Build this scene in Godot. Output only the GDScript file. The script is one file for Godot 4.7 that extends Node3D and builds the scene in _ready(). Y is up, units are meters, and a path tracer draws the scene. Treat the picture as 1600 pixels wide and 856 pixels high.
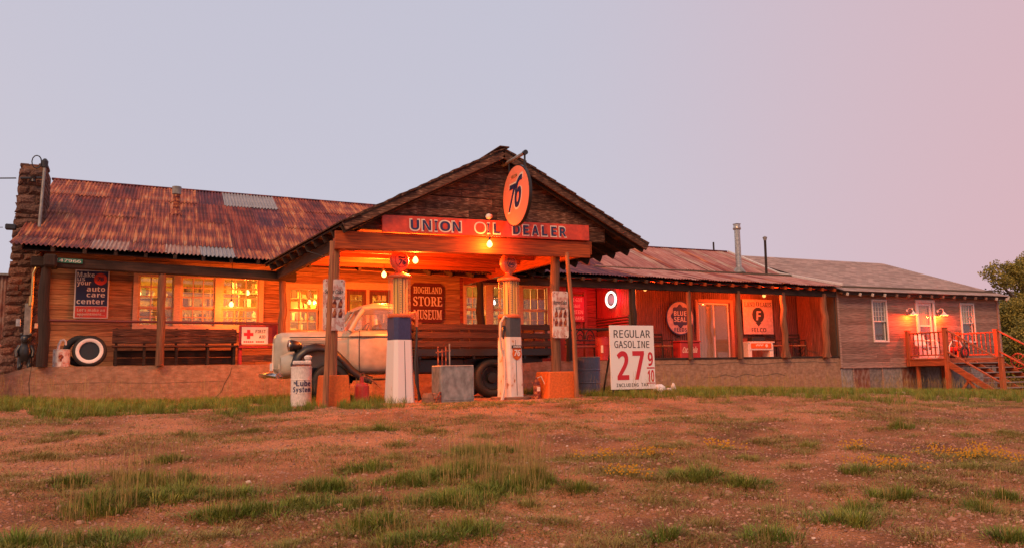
extends Node3D
# An old roadside store and filling station at dusk: x along the front, -z away from the road, y up, metres; y = 0 is the pad under the canopy.

const WALL_Z := -22.3      # face of the store's front wall
const EAVE_Z := -20.1      # line of the porch eaves
const FLOOR_Y := 0.85      # porch floor

var rng := RandomNumberGenerator.new()
var M := {}
var T := {}
var counts := {}
var box_cache := {}


func _ready() -> void:
	rng.seed = 7641
	set_view()
	set_light()
	make_textures()
	make_materials()
	build_ground()
	build_concrete()
	build_store()
	build_canopy()
	build_metal_wing()
	build_wood_house()
	build_deck()
	build_background()
	build_truck()
	build_pumps()
	build_signs()
	build_lamps()
	build_yard_things()
	build_porch_things()
	build_grass()


func set_view() -> void:
	var cam := Camera3D.new()
	cam.name = "camera"
	var yaw := deg_to_rad(25.2537)
	var pitch := deg_to_rad(6.87355)
	var roll := deg_to_rad(-1.038)
	var f := Vector3(sin(yaw) * cos(pitch), sin(pitch), -cos(yaw) * cos(pitch))
	var r0 := Vector3(cos(yaw), 0, sin(yaw))
	var u0 := r0.cross(f)
	var r := r0 * cos(roll) + u0 * sin(roll)
	var u := -r0 * sin(roll) + u0 * cos(roll)
	cam.transform = Transform3D(Basis(r, u, -f), Vector3(0, 0.55, 0))
	cam.fov = 37.19
	cam.near = 0.05
	cam.far = 6000.0
	cam.current = true
	add_child(cam)


func set_light() -> void:
	# dusk sky: lavender above, rose towards the right where the glow is, paler low on the left
	var w := 256
	var h := 128
	var im := Image.create(w, h, false, Image.FORMAT_RGBF)
	for j in h:
		var el := PI * (0.5 - (j + 0.5) / h)
		var e := clampf(sin(el), 0.0, 1.0)
		for i in w:
			var az := TAU * (i + 0.5) / w           # 0 is straight away from the road, growing to the right
			var rose := 0.5 + 0.5 * cos(az - 1.75)    # the rosy arch across from the sunset
			var left := 0.5 + 0.5 * cos(az + 1.55)    # the sunset's side
			var c := Vector3(0.535, 0.53, 0.645)
			c = c.lerp(Vector3(0.63, 0.605, 0.685), exp(-e * 3.2))
			c = c.lerp(Vector3(0.74, 0.42, 0.45), smoothstep(0.62, 0.97, rose) * exp(-e * 0.8))
			c = c.lerp(Vector3(0.95, 0.68, 0.58), smoothstep(0.46, 1.0, left) * exp(-e * 3.4) * 0.95)
			im.set_pixel(i, j, Color(c.x, c.y, c.z))
	var pano := PanoramaSkyMaterial.new()
	pano.panorama = ImageTexture.create_from_image(im)
	var sky := Sky.new()
	sky.sky_material = pano
	var env := Environment.new()
	env.background_mode = Environment.BG_SKY
	env.sky = sky
	env.background_energy_multiplier = 1.0
	env.tonemap_mode = Environment.TONE_MAPPER_LINEAR
	env.tonemap_exposure = 1.0
	env.sdfgi_enabled = true
	env.ssao_enabled = true
	env.ssil_enabled = true
	var we := WorldEnvironment.new()
	we.name = "world_environment"
	we.environment = env
	add_child(we)
	var sun := DirectionalLight3D.new()
	sun.name = "sunset_glow"
	sun.light_color = Color(1.0, 0.72, 0.48)
	sun.light_energy = 0.8
	sun.light_angular_distance = 26.0
	sun.shadow_enabled = true
	sun.look_at_from_position(Vector3.ZERO, Vector3(0.52, -0.66, -0.55), Vector3.UP)
	add_child(sun)


# ---------------------------------------------------------------- helpers
func lin(r: float, g: float, b: float, a := 1.0) -> Color:
	return Color(r, g, b, a).linear_to_srgb()


func newst() -> SurfaceTool:
	var s := SurfaceTool.new()
	s.begin(Mesh.PRIMITIVE_TRIANGLES)
	return s


func tri(s: SurfaceTool, a: Vector3, b: Vector3, c: Vector3, out: Vector3) -> void:
	if (c - a).cross(b - a).dot(out) < 0.0:
		var t := b
		b = c
		c = t
	s.add_vertex(a)
	s.add_vertex(b)
	s.add_vertex(c)


func quad(s: SurfaceTool, a: Vector3, b: Vector3, c: Vector3, d: Vector3, out: Vector3) -> void:
	tri(s, a, b, c, out)
	tri(s, a, c, d, out)


func flat(s: SurfaceTool) -> void:
	s.set_smooth_group(0xFFFFFFFF)


func box(s: SurfaceTool, c: Vector3, size: Vector3, bev := 0.0, b := Basis()) -> void:
	flat(s)
	var h := size * 0.5
	bev = minf(bev, minf(h.x, minf(h.y, h.z)) * 0.6)
	if bev <= 0.0:
		for ax in 3:
			for sg in [-1.0, 1.0]:
				var n := Vector3.ZERO
				n[ax] = sg
				var q := []
				for k in [[-1, -1], [1, -1], [1, 1], [-1, 1]]:
					var v := Vector3.ZERO
					v[ax] = sg * h[ax]
					v[(ax + 1) % 3] = k[0] * h[(ax + 1) % 3]
					v[(ax + 2) % 3] = k[1] * h[(ax + 2) % 3]
					q.append(c + b * v)
				quad(s, q[0], q[1], q[2], q[3], b * n)
		return
	var vert := func(ax: int, sg: Vector3) -> Vector3:
		var v := Vector3(sg.x * (h.x - bev), sg.y * (h.y - bev), sg.z * (h.z - bev))
		v[ax] = sg[ax] * h[ax]
		return c + b * v
	for ax in 3:
		var a1 := (ax + 1) % 3
		var a2 := (ax + 2) % 3
		for sg in [-1.0, 1.0]:
			var q := []
			for k in [[-1, -1], [1, -1], [1, 1], [-1, 1]]:
				var sv := Vector3.ZERO
				sv[ax] = sg
				sv[a1] = k[0]
				sv[a2] = k[1]
				q.append(vert.call(ax, sv))
			var n := Vector3.ZERO
			n[ax] = sg
			quad(s, q[0], q[1], q[2], q[3], b * n)
			for sh in [-1.0, 1.0]:   # the edge between faces ax and a1
				var lo := Vector3.ZERO
				lo[ax] = sg
				lo[a1] = sh
				lo[a2] = -1
				var hi := lo
				hi[a2] = 1
				var n2 := Vector3.ZERO
				n2[ax] = sg
				n2[a1] = sh
				quad(s, vert.call(ax, lo), vert.call(a1, lo), vert.call(a1, hi), vert.call(ax, hi), b * n2)
	for x in [-1.0, 1.0]:
		for y in [-1.0, 1.0]:
			for z in [-1.0, 1.0]:
				var sv := Vector3(x, y, z)
				tri(s, vert.call(0, sv), vert.call(1, sv), vert.call(2, sv), b * sv)


func bar(s: SurfaceTool, a: Vector3, e: Vector3, w: float, h: float, bev := 0.0, up := Vector3.UP) -> void:
	# a box from a to e; w across, h along up
	var d := (e - a)
	var x := d.normalized()
	if absf(x.dot(up)) > 0.98:
		up = Vector3(0, 0, 1)
	var z := x.cross(up).normalized()
	var y := z.cross(x)
	box(s, (a + e) * 0.5, Vector3(d.length(), h, w), bev, Basis(x, y, z))


func tube(s: SurfaceTool, pts: Array, rad, seg := 8, caps := true) -> void:
	s.set_smooth_group(1)
	var rings := []
	var prev := Vector3.ZERO
	for i in pts.size():
		var p: Vector3 = pts[i]
		var d: Vector3 = (pts[mini(i + 1, pts.size() - 1)] - pts[maxi(i - 1, 0)]).normalized()
		var n: Vector3
		if i == 0:
			n = d.cross(Vector3.UP if absf(d.y) < 0.9 else Vector3.RIGHT).normalized()
		else:
			n = (prev - d * prev.dot(d)).normalized()
		prev = n
		var bb := d.cross(n)
		var r: float = rad[i] if rad is Array else rad
		var ring := []
		for k in seg:
			var a := TAU * k / seg
			ring.append(p + (n * cos(a) + bb * sin(a)) * r)
		rings.append(ring)
	for i in rings.size() - 1:
		for k in seg:
			var k2 := (k + 1) % seg
			var out: Vector3 = rings[i][k] - pts[i] + rings[i + 1][k2] - pts[i + 1]
			quad(s, rings[i][k], rings[i][k2], rings[i + 1][k2], rings[i + 1][k], out)
	if caps:
		flat(s)
		for e in [0, rings.size() - 1]:
			var out: Vector3 = pts[e] - pts[1 if e == 0 else e - 1]
			for k in seg:
				tri(s, pts[e], rings[e][k], rings[e][(k + 1) % seg], out)


func lathe(s: SurfaceTool, prof: Array, seg := 20, xf := Transform3D(), sharp := true) -> void:
	for i in prof.size() - 1:
		var p: Vector2 = prof[i]
		var q: Vector2 = prof[i + 1]
		s.set_smooth_group(100 + i if sharp else 100)
		var d := q - p
		for k in seg:
			var a := TAU * k / seg
			var b := TAU * (k + 1) / seg
			var m := (a + b) * 0.5
			var out := xf.basis * Vector3(d.y * cos(m), -d.x, d.y * sin(m))
			var A := xf * Vector3(p.x * cos(a), p.y, p.x * sin(a))
			var B := xf * Vector3(p.x * cos(b), p.y, p.x * sin(b))
			var C := xf * Vector3(q.x * cos(b), q.y, q.x * sin(b))
			var D := xf * Vector3(q.x * cos(a), q.y, q.x * sin(a))
			if p.x > 1e-5:
				tri(s, A, B, C, out)
			if q.x > 1e-5:
				tri(s, A, C, D, out)


func prism(s: SurfaceTool, poly: PackedVector2Array, z0: float, z1: float, xf := Transform3D()) -> void:
	flat(s)
	var idx := Geometry2D.triangulate_polygon(poly)
	var cw := Geometry2D.is_polygon_clockwise(poly)
	for k in range(0, idx.size(), 3):
		for z in [z0, z1]:
			var o := xf.basis * Vector3(0, 0, 1 if (z == maxf(z0, z1)) else -1)
			var v := []
			for m in 3:
				v.append(xf * Vector3(poly[idx[k + m]].x, poly[idx[k + m]].y, z))
			tri(s, v[0], v[1], v[2], o)
	for i in poly.size():
		var p := poly[i]
		var q := poly[(i + 1) % poly.size()]
		var e := q - p
		var n := Vector2(e.y, -e.x) * (-1.0 if cw else 1.0)
		quad(s, xf * Vector3(p.x, p.y, z0), xf * Vector3(q.x, q.y, z0), xf * Vector3(q.x, q.y, z1), xf * Vector3(p.x, p.y, z1), xf.basis * Vector3(n.x, n.y, 0))


func loft(s: SurfaceTool, rings: Array, cap0 := true, cap1 := true, group := 1) -> void:
	s.set_smooth_group(group)
	var cen := []
	for r in rings:
		var c := Vector3.ZERO
		for v in r:
			c += v
		cen.append(c / r.size())
	for i in rings.size() - 1:
		var n: int = rings[i].size()
		for k in n:
			var k2 := (k + 1) % n
			var out: Vector3 = rings[i][k] + rings[i][k2] - cen[i] * 2.0
			quad(s, rings[i][k], rings[i][k2], rings[i + 1][k2], rings[i + 1][k], out)
	flat(s)
	for e in [0, rings.size() - 1]:
		if (e == 0 and cap0) or (e > 0 and cap1):
			var out: Vector3 = cen[e] - cen[1 if e == 0 else e - 1]
			var n: int = rings[e].size()
			for k in n:
				tri(s, cen[e], rings[e][k], rings[e][(k + 1) % n], out)


func corrugated(s: SurfaceTool, p00: Vector3, p10: Vector3, p01: Vector3, p11: Vector3, waves: int, amp: float, rows := 1, thick := 0.0) -> void:
	# a sheet from its foot (p00 to p10) to its head (p01 to p11), its waves counted across
	s.set_smooth_group(1)
	var n := (p10 - p00).cross(p01 - p00).normalized()
	if n.y + n.z < 0.0:
		n = -n
	var cols := waves * 6
	var prev := []
	for i in cols + 1:
		var u := float(i) / cols
		var o := n * (amp * sin(TAU * waves * u))
		var cur := []
		for j in rows + 1:
			var v := float(j) / rows
			cur.append(p00.lerp(p10, u).lerp(p01.lerp(p11, u), v) + o)
		if i > 0:
			for j in rows:
				quad(s, prev[j], cur[j], cur[j + 1], prev[j + 1], n)
		prev = cur


func blob(s: SurfaceTool, c: Vector3, r: Vector3, rough := 0.25, seg := 9, rings := 6) -> void:
	# a lumpy stone
	s.set_smooth_group(0xFFFFFFFF)
	var pts := []
	for i in rings + 1:
		var th := PI * i / rings
		var row := []
		for k in seg:
			var a := TAU * k / seg
			var q := 1.0 + rng.randf_range(-rough, rough) * (1.0 if i > 0 and i < rings else 0.0)
			row.append(c + Vector3(sin(th) * cos(a) * r.x, cos(th) * r.y, sin(th) * sin(a) * r.z) * q)
		pts.append(row)
	for i in rings:
		for k in seg:
			var k2 := (k + 1) % seg
			var out: Vector3 = pts[i][k] + pts[i + 1][k2] - c * 2.0
			quad(s, pts[i][k], pts[i][k2], pts[i + 1][k2], pts[i + 1][k], out)


# nodes -------------------------------------------------------------
func numbered(parent: Node, called: String) -> String:
	var key := str(parent.get_instance_id()) + called
	var n: int = counts.get(key, 0)
	counts[key] = n + 1
	return called if n == 0 else "%s_%03d" % [called, n]


func thing(called: String, label: String, category: String, at := Vector3.ZERO, group := "", turn := 0.0) -> Node3D:
	var o := Node3D.new()
	o.name = numbered(self, called)
	o.position = at
	o.rotation.y = turn
	add_child(o, true)
	o.set_meta("label", label)
	o.set_meta("category", category)
	if group:
		o.set_meta("group", group)
	return o


func part(parent: Node3D, called: String, s: SurfaceTool, m: Material, label := "") -> MeshInstance3D:
	# geometry given in the parent's own axes
	s.generate_normals()
	return part_mesh(parent, called, s.commit(), m, label)


func part_mesh(parent: Node3D, called: String, mesh: Mesh, m: Material, label := "") -> MeshInstance3D:
	var o := MeshInstance3D.new()
	o.name = numbered(parent, called)
	o.mesh = mesh
	o.material_override = m
	parent.add_child(o, true)
	if label:
		o.set_meta("label", label)
	return o


func wpart(parent: Node3D, called: String, s: SurfaceTool, m: Material, label := "") -> MeshInstance3D:
	# geometry given in world axes, for things that do not turn
	var o := part(parent, called, s, m, label)
	o.position = -parent.position
	return o


func single(called: String, s: SurfaceTool, m: Material, label: String, category: String, at: Vector3, group := "") -> MeshInstance3D:
	var o := part(self, called, s, m)
	o.position = at
	o.set_meta("label", label)
	o.set_meta("category", category)
	if group:
		o.set_meta("group", group)
	return o


func copy_thing(src: Node3D, called: String, label: String, at: Vector3, turn: float) -> Node3D:
	var o: Node3D = src.duplicate()
	o.name = numbered(self, called)
	add_child(o, true)
	o.position = at
	o.rotation.y = turn
	o.set_meta("label", label)
	return o


func box_mesh(size: Vector3, bev: float) -> Mesh:
	var key := "%.3f %.3f %.3f %.4f" % [size.x, size.y, size.z, bev]
	if not box_cache.has(key):
		var s := newst()
		box(s, Vector3.ZERO, size, bev)
		s.generate_normals()
		box_cache[key] = s.commit()
	return box_cache[key]


func piece(parent: Node3D, called: String, c: Vector3, size: Vector3, m: Material, bev := 0.005, b := Basis()) -> MeshInstance3D:
	var o := part_mesh(parent, called, box_mesh(size, bev), m)
	o.transform = Transform3D(b, c)
	return o


func pick(a: Array):
	return a[rng.randi() % a.size()]


func lettering(parent: Node3D, text: String, xf: Transform3D, w: float, h: float, m: Material, font: Font, depth := 0.004, called := "lettering", fit_h := true) -> MeshInstance3D:
	# raised letters, scaled to fill a w by h box centred on xf
	var t := TextMesh.new()
	t.text = text
	t.font = font
	t.font_size = 48
	t.pixel_size = 0.01
	t.depth = 0.02
	t.curve_step = 1.0
	var ab := t.get_aabb()
	var o := MeshInstance3D.new()
	o.name = numbered(parent, called)
	o.mesh = t
	o.material_override = m
	var sx := w / maxf(ab.size.x, 1e-4)
	var sy := h / maxf(ab.size.y, 1e-4)
	if not fit_h:
		sy = sx
	var sc := Vector3(sx, sy, depth / 0.02)
	var b := xf.basis * Basis.from_scale(sc)
	o.transform = Transform3D(b, xf.origin - b * ab.get_center())
	parent.add_child(o, true)
	return o


func font(family: String, weight := 400, bold := 0.0) -> Font:
	var f := SystemFont.new()
	f.font_names = PackedStringArray([family])
	f.font_weight = weight
	if bold == 0.0:
		return f
	var v := FontVariation.new()
	v.base_font = f
	v.variation_embolden = bold
	return v


# ---------------------------------------------------------------- materials
func noise_tex(called: String, sd: int, freq: float, stops: Array, size := 512, oct := 5, type := FastNoiseLite.TYPE_SIMPLEX_SMOOTH, gain := 0.55) -> Texture2D:
	var n := FastNoiseLite.new()
	n.seed = sd
	n.noise_type = type
	n.frequency = freq
	n.fractal_type = FastNoiseLite.FRACTAL_FBM
	n.fractal_octaves = oct
	n.fractal_gain = gain
	var g := Gradient.new()
	var off := PackedFloat32Array()
	var col := PackedColorArray()
	for st in stops:
		off.append(st[0])
		col.append(lin(st[1], st[2], st[3]))
	g.offsets = off
	g.colors = col
	var t := NoiseTexture2D.new()
	t.width = size
	t.height = size
	t.seamless = true
	t.noise = n
	t.color_ramp = g
	T[called] = t
	return t


func gray(called: String, sd: int, freq: float, lo: float, hi: float, size := 512, oct := 5, type := FastNoiseLite.TYPE_SIMPLEX_SMOOTH) -> Texture2D:
	return noise_tex(called, sd, freq, [[0.15, lo, lo, lo], [0.85, hi, hi, hi]], size, oct, type)


func make_textures() -> void:
	gray("grain", 11, 0.012, 0.42, 1.0, 512, 6)
	gray("blotch", 12, 0.008, 0.45, 1.0, 512, 5)
	gray("fine", 13, 0.06, 0.0, 1.0, 512, 4)
	gray("soft", 14, 0.02, 0.72, 1.0, 512, 4)
	gray("bump", 15, 0.03, 0.0, 1.0, 512, 5)
	noise_tex("rust_red", 21, 0.010, [[0.2, 0.075, 0.016, 0.018], [0.42, 0.19, 0.035, 0.025], [0.58, 0.32, 0.075, 0.028], [0.74, 0.50, 0.17, 0.055], [0.9, 0.50, 0.28, 0.16]], 512, 6)
	noise_tex("rust_dark", 22, 0.010, [[0.2, 0.05, 0.015, 0.026], [0.5, 0.12, 0.025, 0.032], [0.68, 0.20, 0.05, 0.036], [0.85, 0.40, 0.16, 0.08]], 512, 6)
	noise_tex("rust_pale", 23, 0.012, [[0.12, 0.17, 0.055, 0.04], [0.35, 0.31, 0.13, 0.085], [0.6, 0.38, 0.25, 0.19], [0.85, 0.45, 0.37, 0.32]], 512, 6)
	noise_tex("rust_pink", 24, 0.012, [[0.12, 0.20, 0.07, 0.055], [0.4, 0.36, 0.14, 0.105], [0.65, 0.44, 0.22, 0.17], [0.9, 0.50, 0.38, 0.33]], 512, 6)
	noise_tex("weathered", 25, 0.01, [[0.1, 0.030, 0.016, 0.012], [0.4, 0.075, 0.034, 0.022], [0.62, 0.13, 0.062, 0.038], [0.8, 0.22, 0.13, 0.085], [0.93, 0.42, 0.30, 0.22]], 512, 6)
	noise_tex("ground", 26, 0.035, [[0.1, 0.24, 0.10, 0.05], [0.35, 0.50, 0.215, 0.115], [0.6, 0.66, 0.30, 0.17], [0.82, 0.76, 0.38, 0.24], [0.95, 0.80, 0.52, 0.38]], 1024, 5, FastNoiseLite.TYPE_SIMPLEX_SMOOTH, 0.75)
	noise_tex("soil", 27, 0.006, [[0.25, 0.50, 0.46, 0.36], [0.45, 0.80, 0.80, 0.74], [0.7, 1.0, 1.0, 1.0]], 512, 5)
	noise_tex("concrete", 28, 0.012, [[0.1, 0.33, 0.195, 0.125], [0.4, 0.40, 0.245, 0.16], [0.65, 0.44, 0.275, 0.185], [0.9, 0.49, 0.33, 0.24]], 512, 6)
	noise_tex("zinc", 29, 0.02, [[0.1, 0.17, 0.17, 0.165], [0.5, 0.27, 0.275, 0.27], [0.8, 0.36, 0.36, 0.35], [0.95, 0.42, 0.36, 0.30]], 512, 5)
	noise_tex("chipped", 30, 0.012, [[0.3, 0.78, 0.70, 0.62], [0.70, 0.72, 0.58, 0.48], [0.80, 0.50, 0.22, 0.10], [0.92, 0.28, 0.09, 0.04]], 512, 6)
	noise_tex("old_sign", 31, 0.012, [[0.25, 0.72, 0.64, 0.56], [0.5, 0.68, 0.55, 0.48], [0.6, 0.55, 0.28, 0.22], [0.72, 0.60, 0.42, 0.36], [0.9, 0.28, 0.09, 0.05]], 512, 6)
	noise_tex("stone", 32, 0.02, [[0.1, 0.09, 0.042, 0.03], [0.5, 0.20, 0.095, 0.062], [0.8, 0.29, 0.155, 0.105], [0.95, 0.36, 0.24, 0.17]], 512, 5)


func std(called: String, c: Color, rough := 0.85, metal := 0.0) -> StandardMaterial3D:
	var m := StandardMaterial3D.new()
	m.resource_name = called
	m.albedo_color = c
	m.roughness = rough
	m.metallic = metal
	M[called] = m
	return m


func tex(called: String, t: String, sc: Vector3, tint := Color.WHITE, rough := 0.85, bump_cm := 0.0, bump_t := "bump") -> StandardMaterial3D:
	var m := std(called, tint, rough)
	m.albedo_texture = T[t]
	m.uv1_triplanar = true
	m.uv1_world_triplanar = true
	m.uv1_triplanar_sharpness = 4.0
	m.uv1_scale = sc
	if bump_cm > 0.0:
		m.heightmap_enabled = true
		m.heightmap_texture = T[bump_t]
		m.heightmap_scale = bump_cm
	return m


func worn(m: StandardMaterial3D, t := "blotch") -> StandardMaterial3D:
	m.detail_enabled = true
	m.detail_albedo = T[t]
	m.detail_blend_mode = BaseMaterial3D.BLEND_MODE_MUL
	m.detail_uv_layer = BaseMaterial3D.DETAIL_UV_2
	m.uv2_triplanar = true
	m.uv2_world_triplanar = true
	m.uv2_scale = Vector3(0.37, 0.37, 0.37)
	return m


func glow(called: String, c: Color, energy: float) -> StandardMaterial3D:
	var m := std(called, Color.BLACK)
	m.emission_enabled = true
	m.emission = c
	m.emission_energy_multiplier = energy
	return m


func make_materials() -> void:
	# along-x grained woods come in tones; posts have their grain upright
	var along := Vector3(0.22, 4.0, 4.0)
	var upright := Vector3(4.0, 0.22, 4.0)
	var deep := Vector3(4.0, 4.0, 0.22)
	M.siding = []
	var tones := [lin(0.58, 0.29, 0.13), lin(0.49, 0.225, 0.10), lin(0.64, 0.33, 0.155), lin(0.40, 0.18, 0.085), lin(0.55, 0.255, 0.115)]
	for i in tones.size():
		M.siding.append(tex("siding_wood_%d" % i, "grain", along + Vector3(0.02, 0.3, 0.3) * i, tones[i], 0.8, 0.35, "grain"))
	M.gable = []
	for i in 4:
		var k: float = [1.0, 0.62, 1.5, 0.8][i]
		M.gable.append(tex("gable_wood_%d" % i, "weathered", Vector3(0.7, 5.0, 5.0) + Vector3(0.1, 0.5, 0.5) * i, lin(0.98 * k, 0.86 * k, 0.80 * k), 0.9, 0.6, "grain"))
	M.ceiling = []
	for i in 3:
		M.ceiling.append(tex("ceiling_wood_%d" % i, "grain", along + Vector3(0.03, 0.4, 0.4) * i, [lin(0.42, 0.15, 0.05), lin(0.34, 0.115, 0.04), lin(0.48, 0.175, 0.06)][i], 0.75, 0.2, "grain"))
	M.gray_siding = []
	for i in 4:
		M.gray_siding.append(tex("gray_siding_%d" % i, "grain", along + Vector3(0.05, 0.6, 0.6) * i, [lin(0.40, 0.255, 0.205), lin(0.31, 0.19, 0.15), lin(0.46, 0.30, 0.245), lin(0.35, 0.215, 0.17)][i], 0.85, 0.35, "grain"))
	M.red_siding = []
	for i in 3:
		M.red_siding.append(tex("red_siding_%d" % i, "grain", along + Vector3(0.03, 0.4, 0.4) * i, [lin(0.46, 0.085, 0.045), lin(0.40, 0.065, 0.036), lin(0.52, 0.10, 0.05)][i], 0.8, 0.3, "grain"))
	worn(tex("dark_beam", "grain", along, lin(0.07, 0.04, 0.028), 0.9, 0.6, "grain"))
	tex("dark_beam_deep", "grain", deep, lin(0.10, 0.06, 0.042), 0.9, 0.5, "grain")
	tex("log", "grain", upright, lin(0.25, 0.115, 0.06), 0.9, 0.8, "grain")
	tex("log_dark", "grain", upright, lin(0.042, 0.025, 0.019), 0.9, 1.0, "grain")
	tex("pole_wood", "grain", upright, lin(0.40, 0.16, 0.07), 0.8, 0.4, "grain")
	tex("orange_beam", "grain", along, lin(0.50, 0.085, 0.010), 0.75, 0.2, "grain")
	tex("orange_beam_deep", "grain", deep, lin(0.50, 0.085, 0.010), 0.75, 0.2, "grain")
	tex("trim", "soft", Vector3(0.6, 3.0, 3.0), lin(0.82, 0.52, 0.33), 0.6)
	tex("trim_white", "soft", Vector3(1, 2, 1), lin(0.74, 0.70, 0.66), 0.55)
	tex("trim_red", "soft", Vector3(1, 2, 1), lin(0.36, 0.08, 0.05), 0.6)
	tex("door_dark", "grain", upright, lin(0.22, 0.07, 0.04), 0.6)
	tex("deck_red", "grain", along, lin(0.56, 0.125, 0.035), 0.7, 0.2, "grain")
	tex("deck_red_up", "grain", upright, lin(0.58, 0.13, 0.037), 0.7, 0.2, "grain")
	tex("deck_red_deep", "grain", deep, lin(0.54, 0.12, 0.034), 0.7, 0.2, "grain")
	tex("tread_gray", "grain", along, lin(0.30, 0.24, 0.22), 0.7, 0.2, "grain")
	tex("bench_wood", "weathered", Vector3(0.4, 5, 5), lin(0.8, 0.55, 0.46), 0.8, 0.4, "grain")
	tex("bench_red", "soft", Vector3(1, 2, 1), lin(0.42, 0.025, 0.025), 0.45)
	M.roof_red = [tex("roof_red_0", "rust_red", Vector3(0.9, 1, 0.14), Color.WHITE, 0.75), tex("roof_red_1", "rust_red", Vector3(0.75, 1, 0.11), lin(0.60, 0.36, 0.48), 0.75), tex("roof_dark_0", "rust_dark", Vector3(0.9, 1, 0.14), lin(0.85, 0.7, 0.95), 0.75), tex("roof_pale_0", "rust_pale", Vector3(2.4, 1, 0.15), lin(0.95, 0.92, 0.9), 0.65), tex("roof_zinc_0", "zinc", Vector3(2.4, 1, 0.15), lin(0.95, 0.88, 0.9), 0.5)]
	M.roof_pink = [tex("roof_pink_0", "rust_pink", Vector3(1.6, 1, 0.14), lin(1.0, 0.95, 0.95), 0.7), tex("roof_pink_1", "rust_pink", Vector3(1.2, 1, 0.10), lin(0.85, 0.75, 0.78), 0.7), tex("roof_pink_2", "rust_red", Vector3(1.4, 1, 0.10), lin(1.0, 0.95, 1.0), 0.7), tex("roof_pink_3", "rust_pale", Vector3(1.8, 1, 0.12), lin(1.0, 0.98, 0.98), 0.65)]
	M.wall_metal = [tex("wall_metal_0", "soft", Vector3(1.6, 0.4, 1), lin(0.26, 0.085, 0.055), 0.7), tex("wall_metal_1", "blotch", Vector3(0.7, 0.25, 1), lin(0.24, 0.10, 0.075), 0.7), tex("wall_metal_2", "soft", Vector3(0.8, 0.25, 1), lin(0.19, 0.075, 0.06), 0.7)]
	M.skirt_metal = [tex("skirt_metal_0", "zinc", Vector3(0.7, 0.5, 1), lin(0.95, 0.85, 0.8), 0.5), tex("skirt_metal_1", "rust_pale", Vector3(0.9, 0.4, 1), lin(0.66, 0.56, 0.55), 0.6), tex("skirt_metal_2", "zinc", Vector3(0.5, 0.7, 1), lin(0.7, 0.6, 0.56), 0.5)]
	var sh := std("shingle", Color.WHITE, 0.95)
	sh.vertex_color_use_as_albedo = true
	sh.albedo_texture = T.soft
	sh.uv1_triplanar = true
	sh.uv1_world_triplanar = true
	sh.uv1_scale = Vector3(6, 6, 6)
	var cs := tex("canopy_shingle", "weathered", Vector3(1.5, 1.5, 1.5), lin(0.75, 0.72, 0.72), 0.95, 0.4)
	cs.resource_name = "canopy_shingle"
	M.stones = []
	for i in 4:
		M.stones.append(tex("stone_%d" % i, "stone", Vector3(1.3, 1.3, 1.3) * (1.0 + 0.13 * i), [lin(0.72, 0.8, 0.9), lin(0.50, 0.55, 0.62), lin(0.95, 0.92, 0.92), lin(0.62, 0.66, 0.72)][i], 0.95, 1.0))
	tex("mortar", "concrete", Vector3(2, 2, 2), lin(0.5, 0.44, 0.42), 0.95)
	std("amber_fuel", lin(0.72, 0.46, 0.09), 0.2)
	std("door_curtain", lin(0.24, 0.25, 0.19), 0.8)
	tex("door_trim", "soft", Vector3(1, 2, 1), lin(0.46, 0.20, 0.13), 0.6)
	worn(tex("concrete", "concrete", Vector3(0.8, 1.5, 0.8), lin(0.92, 0.86, 0.8), 0.95, 0.35), "soft")
	tex("plaster", "soft", Vector3(1, 1, 1), lin(0.66, 0.46, 0.15), 0.9)
	tex("shelf_wood", "grain", along, lin(0.42, 0.27, 0.13), 0.7)
	var g := tex("ground", "ground", Vector3(0.9, 0.9, 0.9), lin(1.0, 0.91, 0.70), 0.95, 3.0, "fine")
	g.vertex_color_use_as_albedo = true
	g.detail_enabled = true
	g.detail_albedo = T.soil
	g.detail_blend_mode = BaseMaterial3D.BLEND_MODE_MUL
	g.detail_uv_layer = BaseMaterial3D.DETAIL_UV_2
	g.uv2_triplanar = true
	g.uv2_world_triplanar = true
	g.uv2_scale = Vector3(0.14, 0.14, 0.14)
	var pb := std("pebble", Color.WHITE, 0.9)
	pb.vertex_color_use_as_albedo = true
	var gr := std("grass_blade", Color.WHITE, 0.75)
	gr.vertex_color_use_as_albedo = true
	gr.backlight_enabled = true
	gr.backlight = Color(0.35, 0.35, 0.2)
	var lf := std("leaf", Color.WHITE, 0.7)
	lf.vertex_color_use_as_albedo = true
	lf.backlight_enabled = true
	lf.backlight = Color(0.3, 0.3, 0.2)
	tex("bark", "grain", upright, lin(0.16, 0.10, 0.07), 0.95, 1.5, "grain")
	var gd := std("goods", Color.WHITE, 0.5)
	gd.vertex_color_use_as_albedo = true
	var gl := std("glass", Color(1, 1, 1, 0.06), 0.03)
	gl.transparency = BaseMaterial3D.TRANSPARENCY_ALPHA
	var pgl := std("pump_glass", Color(1, 1, 1, 0.03), 0.03)
	pgl.transparency = BaseMaterial3D.TRANSPARENCY_ALPHA
	pgl.metallic_specular = 0.22
	var gl2 := std("tinted_glass", Color(0.75, 0.8, 0.7, 0.2), 0.04)
	gl2.transparency = BaseMaterial3D.TRANSPARENCY_ALPHA
	# paints and metals
	worn(tex("sign_orange", "soft", Vector3(0.6, 0.6, 0.6), lin(0.84, 0.075, 0.018), 0.35), "soft")
	std("disc_orange", lin(0.92, 0.27, 0.155), 0.45)
	std("navy", lin(0.022, 0.028, 0.10), 0.45)
	std("white_paint", lin(0.78, 0.74, 0.70), 0.45)
	std("cream_letter", lin(0.78, 0.62, 0.48), 0.5)
	std("red_paint", lin(0.55, 0.02, 0.03), 0.4)
	std("black_paint", lin(0.02, 0.02, 0.022), 0.4)
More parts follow.
